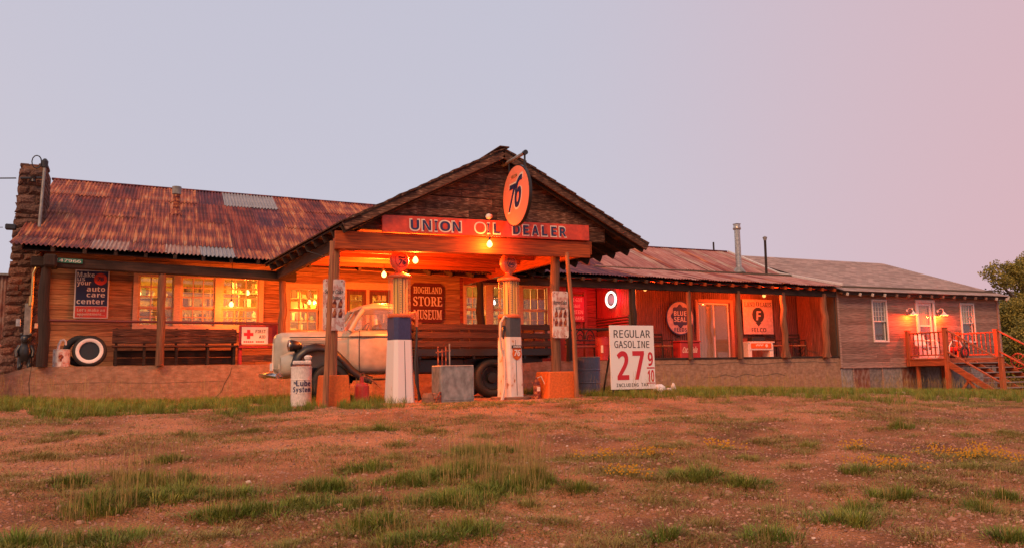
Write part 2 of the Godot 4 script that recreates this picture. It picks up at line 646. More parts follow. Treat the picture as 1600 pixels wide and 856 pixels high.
	std("black_rubber", lin(0.022, 0.021, 0.02), 0.7)
	std("rim_dark", lin(0.03, 0.028, 0.026), 0.4, 0.3)
	std("board_white", lin(0.80, 0.755, 0.71), 0.5)
	std("pump_white", lin(0.80, 0.74, 0.70), 0.4)
	tex("pump_chipped", "chipped", Vector3(0.8, 0.4, 0.8), Color.WHITE, 0.5)
	tex("pump_blue", "soft", Vector3(2, 1, 2), lin(0.045, 0.048, 0.14), 0.35)
	tex("pump_slate", "soft", Vector3(2, 1, 2), lin(0.075, 0.082, 0.09), 0.5)
	tex("pump_orange", "soft", Vector3(3, 3, 3), lin(0.75, 0.17, 0.055), 0.4)
	var gb := std("globe_orange", lin(0.82, 0.22, 0.10), 0.25)
	gb.clearcoat_enabled = true
	std("hose_black", lin(0.03, 0.026, 0.024), 0.6)
	std("hose_cream", lin(0.55, 0.42, 0.33), 0.6)
	std("brass", lin(0.55, 0.38, 0.16), 0.35, 0.9)
	std("chrome", lin(0.6, 0.58, 0.56), 0.22, 1.0)
	tex("steel", "zinc", Vector3(1, 1, 1), lin(1.6, 1.5, 1.4), 0.35)
	M.steel.metallic = 0.7
	tex("zinc", "zinc", Vector3(0.6, 0.4, 0.6), lin(0.80, 0.80, 0.78), 0.5)
	tex("rust", "rust_red", Vector3(2, 2, 2), Color.WHITE, 0.8)
	tex("pipe_red", "soft", Vector3(2, 2, 2), lin(0.16, 0.03, 0.024), 0.5)
	tex("truck_cream", "soft", Vector3(0.3, 0.3, 0.3), lin(0.47, 0.43, 0.34), 0.3)
	tex("truck_black", "soft", Vector3(1, 1, 1), lin(0.022, 0.022, 0.023), 0.35)
	tex("stake_wood", "grain", along, lin(0.10, 0.045, 0.028), 0.8, 0.4, "grain")
	tex("block_orange", "soft", Vector3(1.5, 1.5, 1.5), lin(0.74, 0.14, 0.014), 0.7, 0.3)
	tex("barrel_blue", "soft", Vector3(2, 1, 2), lin(0.07, 0.10, 0.18), 0.5, 0.2)
	tex("drum_white", "soft", Vector3(2, 1, 2), lin(0.78, 0.70, 0.63), 0.45)
	tex("red_metal", "soft", Vector3(2, 2, 2), lin(0.56, 0.028, 0.022), 0.4)
	tex("old_sign", "old_sign", Vector3(1.4, 0.8, 1.4), Color.WHITE, 0.5)
	tex("museum_sign", "grain", Vector3(0.6, 4, 4), lin(0.17, 0.018, 0.018), 0.7)
	std("sign_red", lin(0.42, 0.03, 0.03), 0.5)
	std("sign_green", lin(0.02, 0.16, 0.10), 0.5)
	tex("salmon_board", "soft", Vector3(0.7, 0.7, 0.7), lin(0.74, 0.50, 0.42), 0.5)
	std("gray_shape", lin(0.045, 0.045, 0.045), 0.7)
	tex("dark_green_panel", "soft", Vector3(1, 0.6, 1), lin(0.035, 0.045, 0.042), 0.7)
	std("curtain", lin(0.45, 0.33, 0.12), 0.9)
	std("room_dark", lin(0.10, 0.075, 0.055), 0.9)
	glow("bulb_warm", lin(1.0, 0.62, 0.18), 4.5)
	glow("bulb_orange", lin(1.0, 0.42, 0.10), 2.2)
	glow("bulb_white", lin(0.85, 1.0, 0.95), 5.0)
	glow("neon_white", lin(1.0, 0.80, 0.66), 2.2)
	glow("neon_face", lin(0.5, 0.6, 0.62), 0.35)
	glow("neon_red", lin(1.0, 0.05, 0.06), 1.6)


# ---------------------------------------------------------------- ground
var bumps := FastNoiseLite.new()


func ground_y(x: float, z: float) -> float:
	var t := maxf(0.0, z + 14.0)
	var g := -0.075 * t * t / (t + 2.0)
	var k := smoothstep(-5.0, -14.0, z)
	g -= 0.42 * smoothstep(10.0, 28.0, x) * k
	g += 0.2 * smoothstep(0.5, -4.0, x) * k
	var near := smoothstep(60.0, 20.0, absf(z + 10.0))
	g += (bumps.get_noise_2d(x * 6.0, z * 6.0) * 0.05 + bumps.get_noise_2d(x * 30.0, z * 30.0) * 0.022) * near * (0.35 + 0.65 * smoothstep(-14.5, -12.0, z))
	return g


func build_ground() -> void:
	bumps.seed = 5
	bumps.frequency = 0.06
	bumps.fractal_octaves = 3
	var xs := []
	var zs := []
	var x := -3000.0
	for v in [-3000, -1200, -500, -200, -90, -50, -30, -20]:
		xs.append(float(v))
	x = -14.0
	while x < 36.0:
		xs.append(x)
		x += 0.14 if x > -4.0 and x < 14.0 else 0.4
	for v in [40, 50, 70, 110, 220, 500, 1200, 3000]:
		xs.append(float(v))
	for v in [-3500, -1500, -600, -250, -120, -70, -45, -34]:
		zs.append(float(v))
	var z := -28.0
	while z < 3.0:
		zs.append(z)
		z += 0.14 if z > -16.0 else 0.4
	for v in [6, 14, 40, 120, 400, 1500]:
		zs.append(float(v))
	var verts := PackedVector3Array()
	var norms := PackedVector3Array()
	var cols := PackedColorArray()
	var idx := PackedInt32Array()
	for zz in zs:
		for xx in xs:
			verts.append(Vector3(xx, ground_y(xx, zz) if zz < 14.0 else -1.9 - 0.02 * minf(zz, 50.0), zz))
			# paler packed gravel along the drive, browner thatch and soil elsewhere
			var drive := smoothstep(-7.2, -9.5, zz + 1.1 * bumps.get_noise_2d(xx * 5.0, 70.0) + 0.12 * xx) * smoothstep(-24.0, -20.0, zz)
			var patch := bumps.get_noise_2d(xx * 8.0 + 90.0, zz * 16.0) + 0.6 * bumps.get_noise_2d(xx * 30.0, zz * 60.0)
			var soil := Vector3(0.60, 0.56, 0.44).lerp(Vector3(0.92, 0.86, 0.78), smoothstep(-0.25, 0.35, patch))
			soil = soil.lerp(Vector3(1.22, 1.16, 1.16) * (0.90 + 0.18 * clampf(patch, -0.5, 0.5)), drive)
			cols.append(Color(soil.x, soil.y, soil.z))
			var e := 0.07
			norms.append(Vector3(ground_y(xx - e, zz) - ground_y(xx + e, zz), 2 * e, ground_y(xx, zz - e) - ground_y(xx, zz + e)).normalized())
	var nx := xs.size()
	for j in zs.size() - 1:
		for i in nx - 1:
			var a := j * nx + i
			idx.append_array(PackedInt32Array([a, a + 1, a + nx, a + 1, a + nx + 1, a + nx]))
	var arr := []
	arr.resize(Mesh.ARRAY_MAX)
	arr[Mesh.ARRAY_VERTEX] = verts
	arr[Mesh.ARRAY_NORMAL] = norms
	arr[Mesh.ARRAY_COLOR] = cols
	arr[Mesh.ARRAY_INDEX] = idx
	var am := ArrayMesh.new()
	am.add_surface_from_arrays(Mesh.PRIMITIVE_TRIANGLES, arr)
	var o := part_mesh(self, "ground", am, M.ground)
	o.set_meta("kind", "structure")
	o.set_meta("label", "pink and orange gravel yard with patchy grass sloping down from the store")
	o.set_meta("category", "ground")


func build_concrete() -> void:
	# the raised porch floor, its left end sloping down beside the stone pier
	var at := Vector3(2.4, 0.0, -20.5)
	var t := thing("concrete_porch", "long cracked concrete porch base under the left half of the store", "porch", at)
	var s := newst()
	prism(s, PackedVector2Array([Vector2(-4.2, -0.35), Vector2(8.0, -0.35), Vector2(8.0, FLOOR_Y), Vector2(-1.93, FLOOR_Y), Vector2(-2.75, 0.60), Vector2(-4.2, 0.30)]), -20.5, -22.28)
	wpart(t, "porch_base", s, M.concrete)
	crack(t, [Vector3(-1.9, 0.85, -20.497), Vector3(-1.93, 0.5, -20.497), Vector3(-1.9, 0.2, -20.497), Vector3(-1.92, -0.2, -20.497)], 0.018)
	crack(t, [Vector3(2.25, 0.82, -20.497), Vector3(2.2, 0.62, -20.497), Vector3(2.08, 0.4, -20.497), Vector3(2.02, 0.22, -20.497), Vector3(1.85, 0.05, -20.497)], 0.022)
	crack(t, [Vector3(-1.9, 0.46, -20.497), Vector3(-0.6, 0.49, -20.497), Vector3(0.6, 0.45, -20.497), Vector3(2.1, 0.47, -20.497)], 0.008)
	var at2 := Vector3(15.0, 0.0, -20.5)
	var t2 := thing("concrete_porch", "weathered concrete porch base in front of the rusty metal wing", "porch", at2)
	s = newst()
	prism(s, PackedVector2Array([Vector2(8.003, -0.5), Vector2(21.95, -0.6), Vector2(21.98, 0.84), Vector2(13.2, 0.845), Vector2(8.003, 0.845)]), -20.503, -22.28)
	wpart(t2, "porch_base", s, M.concrete)
	s = newst()
	box(s, Vector3(17.7, 0.875, -20.6), Vector3(8.6, 0.06, 0.24), 0.008)
	wpart(t2, "floor_edge_plank", s, M.dark_beam)
	var pts := []
	for i in 15:
		pts.append(Vector3(14.3 + i * 0.54, 0.70 + rng.randf_range(-0.035, 0.035), -20.499))
	crack(t2, pts, 0.016)
	pts = []
	for i in 9:
		pts.append(Vector3(16.2 + i * 0.42, 0.32 + rng.randf_range(-0.05, 0.05), -20.499))
	crack(t2, pts, 0.02)
	crack(t2, [Vector3(17.6, 0.3, -20.499), Vector3(17.64, 0.1, -20.499), Vector3(17.6, -0.15, -20.499)], 0.02)


func crack(t: Node3D, pts: Array, w: float) -> void:
	var s := newst()
	flat(s)
	for i in pts.size() - 1:
		var a: Vector3 = pts[i]
		var b: Vector3 = pts[i + 1]
		var n := (b - a).cross(Vector3(0, 0, 1)).normalized() * w * 0.5
		var k := 1.0 if i > 0 else 0.4
		quad(s, a - n * k, a + n * k, b + n, b - n, Vector3(0, 0, 1))
	wpart(t, "crack", s, M.room_dark)


# ---------------------------------------------------------------- walls and windows
func solid_wall(s: SurfaceTool, x0: float, x1: float, y0: float, y1: float, z0: float, z1: float, holes: Array) -> void:
	var xs := [x0, x1]
	var ys := [y0, y1]
	for h in holes:
		for v in [h[0], h[1]]:
			if v > x0 and v < x1 and not xs.has(v):
				xs.append(v)
		for v in [h[2], h[3]]:
			if v > y0 and v < y1 and not ys.has(v):
				ys.append(v)
	xs.sort()
	ys.sort()
	for i in xs.size() - 1:
		var run_from := -1.0
		for j in ys.size():
			var blocked := true
			if j < ys.size() - 1:
				blocked = false
				for h in holes:
					if (xs[i] + xs[i + 1]) * 0.5 > h[0] and (xs[i] + xs[i + 1]) * 0.5 < h[1] and (ys[j] + ys[j + 1]) * 0.5 > h[2] and (ys[j] + ys[j + 1]) * 0.5 < h[3]:
						blocked = true
			if not blocked and run_from < -0.5:
				run_from = ys[j] if ys[j] > -0.5 else -0.499
			elif blocked and run_from >= -0.5:
				box(s, Vector3((xs[i] + xs[i + 1]) * 0.5, (run_from + ys[j]) * 0.5, (z0 + z1) * 0.5), Vector3(xs[i + 1] - xs[i], ys[j] - run_from, absf(z1 - z0)))
				run_from = -1.0


func plank_rows(wall: Node3D, x0: float, x1: float, y0: float, y1: float, z: float, row: float, holes: Array, mats: Array, longest := 3.2, tilt := 0.0, thick := 0.028, lap := 0.0) -> void:
	# one plank after another, row on row, cut where there is an opening; z is the plane behind the planks
	var y := y0
	while y < y1 - 0.02:
		var h := minf(row, y1 - y)
		var cy := y + h * 0.5
		var spans := [[x0, x1]]
		for o in holes:
			if cy > o[2] and cy < o[3]:
				var next := []
				for sp in spans:
					if o[1] <= sp[0] or o[0] >= sp[1]:
						next.append(sp)
						continue
					if o[0] > sp[0]:
						next.append([sp[0], o[0]])
					if o[1] < sp[1]:
						next.append([o[1], sp[1]])
				spans = next
		for sp in spans:
			var a: float = sp[0]
			while a < sp[1] - 0.03:
				var l := minf(rng.randf_range(longest * 0.55, longest), sp[1] - a)
				if sp[1] - a - l < 0.35:
					l = sp[1] - a
				l = snappedf(l, 0.01) if l < sp[1] - a else l
				var b := Basis(Vector3(0, 0, 1), rng.randf_range(-0.0025, 0.0025)) * Basis(Vector3.RIGHT, tilt)
				piece(wall, "plank", Vector3(a + l * 0.5, cy, z + thick * 0.5 + rng.randf_range(0.0, 0.006)), Vector3(l - 0.004, snappedf(h - 0.006 + lap, 0.002), thick), pick(mats), 0.005, b)
				a += l
		y += row


func sash(win: Node3D, x0: float, x1: float, y0: float, y1: float, z: float, cols: int, rows: int, m: Material, bar_w := 0.018, rim := 0.045, glass: Material = null) -> void:
	# one sash: rim and muntins, and its panes each apart; in world axes under a window whose mesh stands in world axes
	var s := newst()
	box(s, Vector3((x0 + x1) * 0.5, y1 - rim * 0.5, z), Vector3(x1 - x0, rim, 0.04), 0.004)
	box(s, Vector3((x0 + x1) * 0.5, y0 + rim * 0.5, z), Vector3(x1 - x0, rim, 0.04), 0.004)
	box(s, Vector3(x0 + rim * 0.5, (y0 + y1) * 0.5, z), Vector3(rim, y1 - y0 - rim * 2.0, 0.038), 0.004)
	box(s, Vector3(x1 - rim * 0.5, (y0 + y1) * 0.5, z), Vector3(rim, y1 - y0 - rim * 2.0, 0.038), 0.004)
	var w := (x1 - x0 - rim * 2.0) / cols
	var h := (y1 - y0 - rim * 2.0) / rows
	for i in range(1, cols):
		box(s, Vector3(x0 + rim + w * i, (y0 + y1) * 0.5, z), Vector3(bar_w, y1 - y0 - rim * 2.0, 0.03), 0.003)
	for j in range(1, rows):
		box(s, Vector3((x0 + x1) * 0.5, y0 + rim + h * j, z), Vector3(x1 - x0 - rim * 2.0, bar_w, 0.028), 0.003)
	part(win, "sash", s, m)
	for i in cols:
		for j in rows:
			piece(win, "pane", Vector3(x0 + rim + w * (i + 0.5), y0 + rim + h * (j + 0.5), z - 0.004), Vector3(w - 0.001, h - 0.001, 0.003), glass if glass else M.glass, 0.0)


func window_trim(b: Node3D, x0: float, x1: float, y0: float, y1: float, z: float, w: float, m: Material, label := "", mullions := [], sill := true) -> MeshInstance3D:
	var s := newst()
	box(s, Vector3((x0 + x1) * 0.5, y1 + w * 0.5, z + 0.025), Vector3(x1 - x0 + w * 2.0, w, 0.05), 0.006)
	box(s, Vector3((x0 + x1) * 0.5, y0 - w * 0.5, z + 0.025), Vector3(x1 - x0 + w * 2.0, w, 0.048), 0.006)
	box(s, Vector3(x0 - w * 0.5, (y0 + y1) * 0.5, z + 0.023), Vector3(w, y1 - y0, 0.046), 0.006)
	box(s, Vector3(x1 + w * 0.5, (y0 + y1) * 0.5, z + 0.023), Vector3(w, y1 - y0, 0.046), 0.006)
	for mu in mullions:
		box(s, Vector3((mu[0] + mu[1]) * 0.5, (y0 + y1) * 0.5, z + 0.02), Vector3(mu[1] - mu[0], y1 - y0, 0.05), 0.006)
	var o := wpart(b, "window", s, m, label)
	if sill:
		var t := newst()
		box(t, Vector3((x0 + x1) * 0.5, y0 - w - 0.02, z + 0.06), Vector3(x1 - x0 + w * 2.4, 0.035, 0.13), 0.006)
		part(o, "sill", t, m)
	return o


func metal_courses(roof: Node3D, lines: Array, mats: Callable, sheet: float, waves: int, amp: float) -> void:
	# lines: from the eave up, each [left point, right point]; sheets side by side between one line and the next
	for c in lines.size() - 1:
		var a0: Vector3 = lines[c][0]
		var a1: Vector3 = lines[c][1]
		var b0: Vector3 = lines[c + 1][0]
		var b1: Vector3 = lines[c + 1][1]
		var n := int(round((a1.x - a0.x) / sheet))
		for i in n:
			var u0 := float(i) / n
			var u1 := float(i + 1) / n + 0.004
			var lift := Vector3(0, 0.014 * c + rng.randf_range(0.0, 0.010) + (0.006 if i % 2 == 0 else 0.0), 0)
			var sag := Vector3(0, rng.randf_range(-0.01, 0.01), rng.randf_range(-0.02, 0.03))
			var over := (a0 - b0).normalized() * (0.07 if c > 0 else 0.0)
			var s := newst()
			corrugated(s, a0.lerp(a1, u0) + lift + over + sag, a0.lerp(a1, minf(u1, 1.0)) + lift + over + sag, b0.lerp(b1, u0) + lift, b0.lerp(b1, minf(u1, 1.0)) + lift, waves, amp, 1)
			part(roof, "metal_sheet", s, mats.call(c, i, a0.lerp(a1, u0).x))


# ---------------------------------------------------------------- the store
func build_store() -> void:
	var b := thing("store_building", "low wooden store with rusty corrugated roof, stone chimney and lit multi-pane windows", "building", Vector3(4.5, 0.0, -23.0))
	var W := WALL_Z
	# openings: x0, x1, y0, y1
	var big := [0.17, 3.08, 1.86, 3.14]
	var small := [3.86, 4.66, 1.75, 2.92]
	var d1 := [5.44, 5.96, 0.87, 2.88]
	var d2 := [6.08, 6.66, 0.87, 2.88]
	var trip := [9.0, 11.69, 1.85, 3.14]
	var rdoor := [12.12, 13.0, 0.87, 2.95]
	var holes := [big, small, d1, d2, trip, rdoor]
	var s := newst()
	solid_wall(s, -1.95, 9.2, 0.3, 4.1, W - 0.16, W - 0.02, holes)
	solid_wall(s, 9.2, 13.48, 0.3, 3.7, W - 0.16, W - 0.02, holes)
	box(s, Vector3(5.8, 2.2, -29.9), Vector3(15.5, 3.9, 0.15))
	box(s, Vector3(-1.9, 2.2, -26.6), Vector3(0.12, 3.9, 6.4))
	box(s, Vector3(13.42, 2.2, -26.2), Vector3(0.1, 3.9, 7.2))
	var wall := wpart(b, "wall", s, M.red_siding[1])
	var grow := []
	for h in holes:
		grow.append([h[0] - 0.06, h[1] + 0.06, h[2] - 0.06, h[3] + 0.06])
	plank_rows(wall, -1.93, 5.0, 0.86, 3.62, W - 0.02, 0.125, grow, M.siding, 3.0, 0.05)
	plank_rows(wall, 5.0, 8.8, 0.86, 3.62, W - 0.02, 0.125, grow, M.siding, 2.4, 0.05)
	plank_rows(wall, 8.8, 13.46, 0.86, 3.62, W - 0.02, 0.125, grow, M.red_siding, 2.6, 0.05)
	# interior: floor, ceiling, partition, shelves of goods
	s = newst()
	box(s, Vector3(5.8, 0.80, -26.1), Vector3(15.4, 0.1, 7.5))
	box(s, Vector3(5.8, 3.62, -26.1), Vector3(15.4, 0.1, 7.5))
	box(s, Vector3(5.8, 2.2, -26.4), Vector3(15.4, 2.9, 0.1))
	wpart(b, "interior_wall", s, M.plaster)
	goods(b, 1.25, 3.5, [0.9, 1.35, 1.75, 2.12, 2.5, 2.88], -24.0, 3)
	goods(b, -0.6, 0.9, [0.9, 1.35, 1.75, 2.12, 2.5, 2.88], -25.9, 4)
	goods(b, 3.7, 5.3, [1.3, 1.75, 2.12, 2.5, 2.8], -24.2, 5)
	goods(b, 6.2, 8.6, [1.3, 1.75, 2.12, 2.5, 2.9], -25.4, 6)
	goods(b, 9.6, 12.6, [1.3, 1.75, 2.12, 2.5, 2.9], -25.6, 7)
	# windows
	var w1 := window_trim(b, big[0], big[1], big[2], big[3], W, 0.12, M.trim, "wide triple window with small panes and warm light inside", [[0.99, 1.16], [1.98, 2.15]])
	for q in [[0.17, 0.99], [1.16, 1.98], [2.15, 3.08]]:
		sash(w1, q[0], q[1], 2.32, 3.14, W - 0.03, 3, 3, M.trim, 0.03)
		sash(w1, q[0], q[1], 1.86, 2.335, W - 0.075, 3, 2, M.trim, 0.03)
	var w2 := window_trim(b, small[0], small[1], small[2], small[3], W, 0.12, M.trim, "narrow window lit yellow behind the truck hood")
	sash(w2, small[0], small[1], 2.32, 2.92, W - 0.03, 3, 2, M.trim)
	sash(w2, small[0], small[1], 1.75, 2.335, W - 0.075, 3, 2, M.trim)
	var w3 := window_trim(b, trip[0], trip[1], trip[2], trip[3], W, 0.10, M.trim, "triple window on the right behind the pump", [[9.62, 9.86], [10.62, 10.86]])
	for q in [[9.0, 9.62], [9.86, 10.62], [10.86, 11.69]]:
		sash(w3, q[0], q[1], 2.42, 3.14, W - 0.03, 3, 2, M.trim)
		sash(w3, q[0], q[1], 1.85, 2.435, W - 0.075, 3, 2, M.trim)
	# doors
	for d in [d1, d2]:
		s = newst()
		var x0: float = d[0]
		var x1: float = d[1]
		for q in [[x0, x0 + 0.09, 0.87, 2.88], [x1 - 0.09, x1, 0.87, 2.88]]:
			box(s, Vector3((q[0] + q[1]) * 0.5, (q[2] + q[3]) * 0.5, W - 0.04), Vector3(q[1] - q[0], q[3] - q[2], 0.05), 0.005)
		for q in [[0.87, 1.75], [2.78, 2.88], [2.28, 2.32]]:
			box(s, Vector3((x0 + x1) * 0.5, (q[0] + q[1]) * 0.5, W - 0.04), Vector3(x1 - x0 - 0.18, q[1] - q[0], 0.045), 0.004)
		var door := wpart(b, "door", s, M.door_dark)
		piece(door, "pane", Vector3((x0 + x1) * 0.5, 2.55, W - 0.045), Vector3(x1 - x0 - 0.18, 0.45, 0.004), M.glass, 0.0)
		piece(door, "pane", Vector3((x0 + x1) * 0.5, 2.015, W - 0.045), Vector3(x1 - x0 - 0.18, 0.52, 0.004), M.glass, 0.0)
	s = newst()
	box(s, Vector3(6.05, 3.02, W + 0.03), Vector3(1.55, 0.2, 0.06), 0.006)
	box(s, Vector3(6.02, 1.9, W + 0.02), Vector3(0.09, 2.04, 0.05), 0.005)
	box(s, Vector3(5.37, 1.9, W + 0.02), Vector3(0.1, 2.04, 0.05), 0.005)
	box(s, Vector3(6.73, 1.9, W + 0.02), Vector3(0.1, 2.04, 0.05), 0.005)
	wpart(b, "door_frame", s, M.trim)
	s = newst()
	box(s, Vector3(12.56, 1.9, W - 0.06), Vector3(0.86, 2.05, 0.05), 0.006)
	for q in [1.35, 2.0]:
		box(s, Vector3(12.56, q, W - 0.03), Vector3(0.5, 0.42, 0.02), 0.01)
	var rd := wpart(b, "door", s, M.trim_red, "red panelled door at the right end of the store front")
	s = newst()
	tube(s, [Vector3(12.9, 1.9, W - 0.03), Vector3(12.9, 1.9, W + 0.02)], 0.025, 8)
	part(rd, "handle", s, M.brass)
	s = newst()
	box(s, Vector3(12.06, 1.95, W + 0.02), Vector3(0.11, 2.18, 0.05), 0.006)
	box(s, Vector3(13.06, 1.95, W + 0.02), Vector3(0.11, 2.18, 0.05), 0.006)
	box(s, Vector3(12.56, 3.09, W + 0.02), Vector3(1.11, 0.11, 0.052), 0.006)
	wpart(b, "door_frame", s, M.trim_red)
	# roof: porch flare, then the long slope
	var left_mats := func(c: int, i: int, x: float) -> Material:
		var v := rng.randf()
		if c == 0:
			return M.roof_red[3] if v < 0.45 else (M.roof_red[0] if v < 0.8 else M.roof_red[4])
		if (c == 1 or c == 2) and v > 0.86:
			return M.roof_red[0]
		if c == 3 and (i == 6 or i == 7):
			return M.roof_red[4]
		if v < 0.40:
			return M.roof_red[0]
		if v < 0.66:
			return M.roof_red[1]
		if v < 0.86:
			return M.roof_red[2]
		return M.roof_red[3]
	s = newst()
	box(s, Vector3(3.2, 6.18, -26.04), Vector3(10.7, 0.05, 0.2), 0.02, Basis(Vector3(0, 0, 1), -0.010))
	var roof := wpart(b, "roof", s, M.roof_red[2])
	metal_courses(roof, [
		[Vector3(-2.42, 3.47, EAVE_Z), Vector3(9.2, 3.18, EAVE_Z)],
		[Vector3(-2.36, 3.82, -21.15), Vector3(9.2, 3.62, -21.15)],
		[Vector3(-2.25, 4.70, -22.95), Vector3(9.2, 4.60, -22.95)],
		[Vector3(-2.16, 5.50, -24.6), Vector3(9.2, 5.42, -24.6)],
		[Vector3(-2.08, 6.19, -26.0), Vector3(9.2, 6.07, -26.0)]], left_mats, 0.76, 9, 0.021)
	s = newst()
	prism(s, PackedVector2Array([Vector2(-26.0, 6.0), Vector2(-31.5, 3.3), Vector2(-31.5, 3.2), Vector2(-26.0, 5.9), Vector2(-22.9, 4.38), Vector2(-22.9, 4.45)]), -9.2, 2.0, Transform3D(Basis(Vector3(0, 0, 1), Vector3(0, 1, 0), Vector3(-1, 0, 0)), Vector3.ZERO))
	wpart(b, "roof_deck", s, M.dark_beam)
	for x in [-2.06, 9.15]:   # gable ends above the walls
		s = newst()
		prism(s, PackedVector2Array([Vector2(-22.3, 3.4), Vector2(-22.3, 4.1), Vector2(-25.95, 5.95), Vector2(-30.0, 3.95), Vector2(-30.0, 3.4)]), 0.0, 0.1, Transform3D(Basis(Vector3(0, 0, 1), Vector3(0, 1, 0), Vector3(-1, 0, 0)), Vector3(x, 0, 0)))
		wpart(b, "gable_end", s, M.dark_beam)
	# porch: eave beam, rafter tails, posts, hand rail
	s = newst()
	bar(s, Vector3(-2.0, 3.14, -20.42), Vector3(3.7, 2.98, -20.42), 0.2, 0.22, 0.02)
	wpart(b, "eave_beam", s, M.dark_beam)
	s = newst()
	bar(s, Vector3(-1.62, 3.15, -20.15), Vector3(-1.62, 3.15, -20.75), 0.26, 0.28, 0.04)
	wpart(b, "eave_beam", s, M.log_dark)
	for i in 18:
		var x := -2.2 + i * 0.62
		var top := 3.40 - 0.025 * (x + 2.2)
		s = newst()
		bar(s, Vector3(x, top, EAVE_Z - 0.06), Vector3(x, top + 0.80, -22.3), 0.08, 0.11, 0.01)
		wpart(b, "rafter_tail", s, M.dark_beam_deep)
	for q in [[-2.2, 3.9, "dark"], [3.9, 9.2, "warm"]]:   # porch ceiling boards on the rafters
		s = newst()
		var ya: float = lerpf(3.36, 3.08, (q[0] + 2.2) / 11.4)
		var yb: float = lerpf(3.36, 3.08, (q[1] + 2.2) / 11.4)
		slab(s, Vector3(q[0], ya + 0.02, -20.25), Vector3(q[1] - 0.005, yb + 0.02, -20.25), Vector3(q[1] - 0.005, yb + 0.75, -22.3), Vector3(q[0], ya + 0.77, -22.3), 0.02)
		wpart(b, "porch_ceiling", s, M.dark_beam if q[2] == "dark" else M.ceiling[1])
	log_post(b, Vector3(-1.70, FLOOR_Y, -20.42), 3.03, 0.105, M.log_dark, 0.04)
	log_post(b, Vector3(0.65, FLOOR_Y, -20.42), 2.98, 0.085, M.log, 0.02)
	log_post(b, Vector3(3.38, FLOOR_Y, -20.42), 2.92, 0.085, M.log, 0.03)
	log_post(b, Vector3(8.65, FLOOR_Y, -20.42), 3.0, 0.10, M.log_dark, 0.03)
	log_post(b, Vector3(11.4, FLOOR_Y, -20.42), 3.05, 0.07, M.log_dark, 0.02)
	s = newst()
	tube(s, [Vector3(-1.62, 1.855, -20.40), Vector3(3.36, 1.83, -20.40)], 0.032, 10)
	wpart(b, "porch_rail", s, M.pipe_red)
	s = newst()
	tube(s, [Vector3(9.5, 1.73, -20.40), Vector3(13.4, 1.76, -20.40)], 0.03, 10)
	wpart(b, "porch_rail", s, M.log_dark)
	# stone pier and chimney at the left end
	s = newst()
	prism(s, PackedVector2Array([Vector2(-2.70, -0.3), Vector2(-2.0, -0.3), Vector2(-1.97, 5.64), Vector2(-2.44, 5.64)]), -23.4, -22.06)
	var pier := wpart(b, "stone_chimney", s, M.mortar)
	var y := -0.1
	while y < 5.55:
		var h := rng.randf_range(0.12, 0.24)
		var left := lerpf(-2.73, -2.48, clampf(y / 5.8, 0.0, 1.0))
		var x := left
		while x < -1.99:
			var l := minf(rng.randf_range(0.16, 0.50), -1.97 - x)
			if -1.97 - x - l < 0.1:
				l = -1.97 - x
			stone(pier, Vector3(x + l * 0.5, y + h * 0.5 + rng.randf_range(-0.02, 0.02), -22.05 + rng.randf_range(-0.02, 0.03)), Vector3(l - 0.004, h * rng.randf_range(0.80, 1.04), 0.13), rng.randf_range(-0.07, 0.07))
			x += l
		y += h
	y = 3.5
	while y < 5.5:   # the chimney's flanks
		var h := rng.randf_range(0.12, 0.2)
		for z in [-22.3, -22.65, -23.0, -23.25]:
			piece(pier, "stone", Vector3(-1.985, y + h * 0.5, z), Vector3(0.07, snappedf(h - 0.012, 0.01), 0.3), pick(M.stones), 0.018)
			piece(pier, "stone", Vector3(lerpf(-2.70, -2.44, y / 5.8), y + h * 0.5, z), Vector3(0.07, snappedf(h - 0.012, 0.01), 0.3), pick(M.stones), 0.018)
		y += h
	for i in 3:
		piece(pier, "stone", Vector3(-2.40 + i * 0.19, 5.68 + rng.randf_range(-0.02, 0.02), -22.4), Vector3(0.2, 0.09, 0.6), pick(M.stones), 0.02)
	# corner board, conduit and meter beside the pier
	s = newst()
	box(s, Vector3(-1.93, 2.0, -22.12), Vector3(0.12, 2.6, 0.1), 0.008)
	wpart(b, "corner_board", s, M.log)
	s = newst()
	tube(s, [Vector3(-2.10, 1.5, -21.95), Vector3(-2.09, 3.05, -21.95), Vector3(-2.04, 3.2, -21.96), Vector3(-1.98, 3.22, -21.98)], 0.035, 8)
	tube(s, [Vector3(-2.10, 2.3, -21.9), Vector3(-2.10, 2.52, -21.9)], 0.06, 10)
	wpart(b, "conduit", s, M.brass)
	s = newst()
	box(s, Vector3(-2.16, 1.9, -21.96), Vector3(0.13, 0.9, 0.08), 0.01)
	wpart(b, "meter_board", s, M.zinc)
	s = newst()
	box(s, Vector3(-2.34, 1.9, -21.95), Vector3(0.10, 0.18, 0.07), 0.012)
	wpart(b, "outlet_box", s, M.steel)
	s = newst()
	box(s, Vector3(-1.98, 1.83, -21.98), Vector3(0.07, 0.12, 0.05), 0.01)
	wpart(b, "outlet_box", s, M.trim)
	# stub vent through the roof, and a mast on the chimney
	s = newst()
	lathe(s, [Vector2(0.0, 5.0), Vector2(0.085, 5.0), Vector2(0.085, 5.55), Vector2(0.0, 5.55)], 14, Transform3D(Basis(), Vector3(1.04, 0.0, -23.6)))
	var vent := wpart(b, "roof_vent", s, M.rust)
	s = newst()
	lathe(s, [Vector2(0.0, 5.53), Vector2(0.115, 5.53), Vector2(0.12, 5.74), Vector2(0.0, 5.76)], 14, Transform3D(Basis(), Vector3(1.04, 0.0, -23.6)))
	part(vent, "vent_cap", s, M.zinc)
	s = newst()
	lathe(s, [Vector2(0.22, 4.93), Vector2(0.09, 5.12)], 12, Transform3D(Basis(), Vector3(1.04, 0.0, -23.6)))
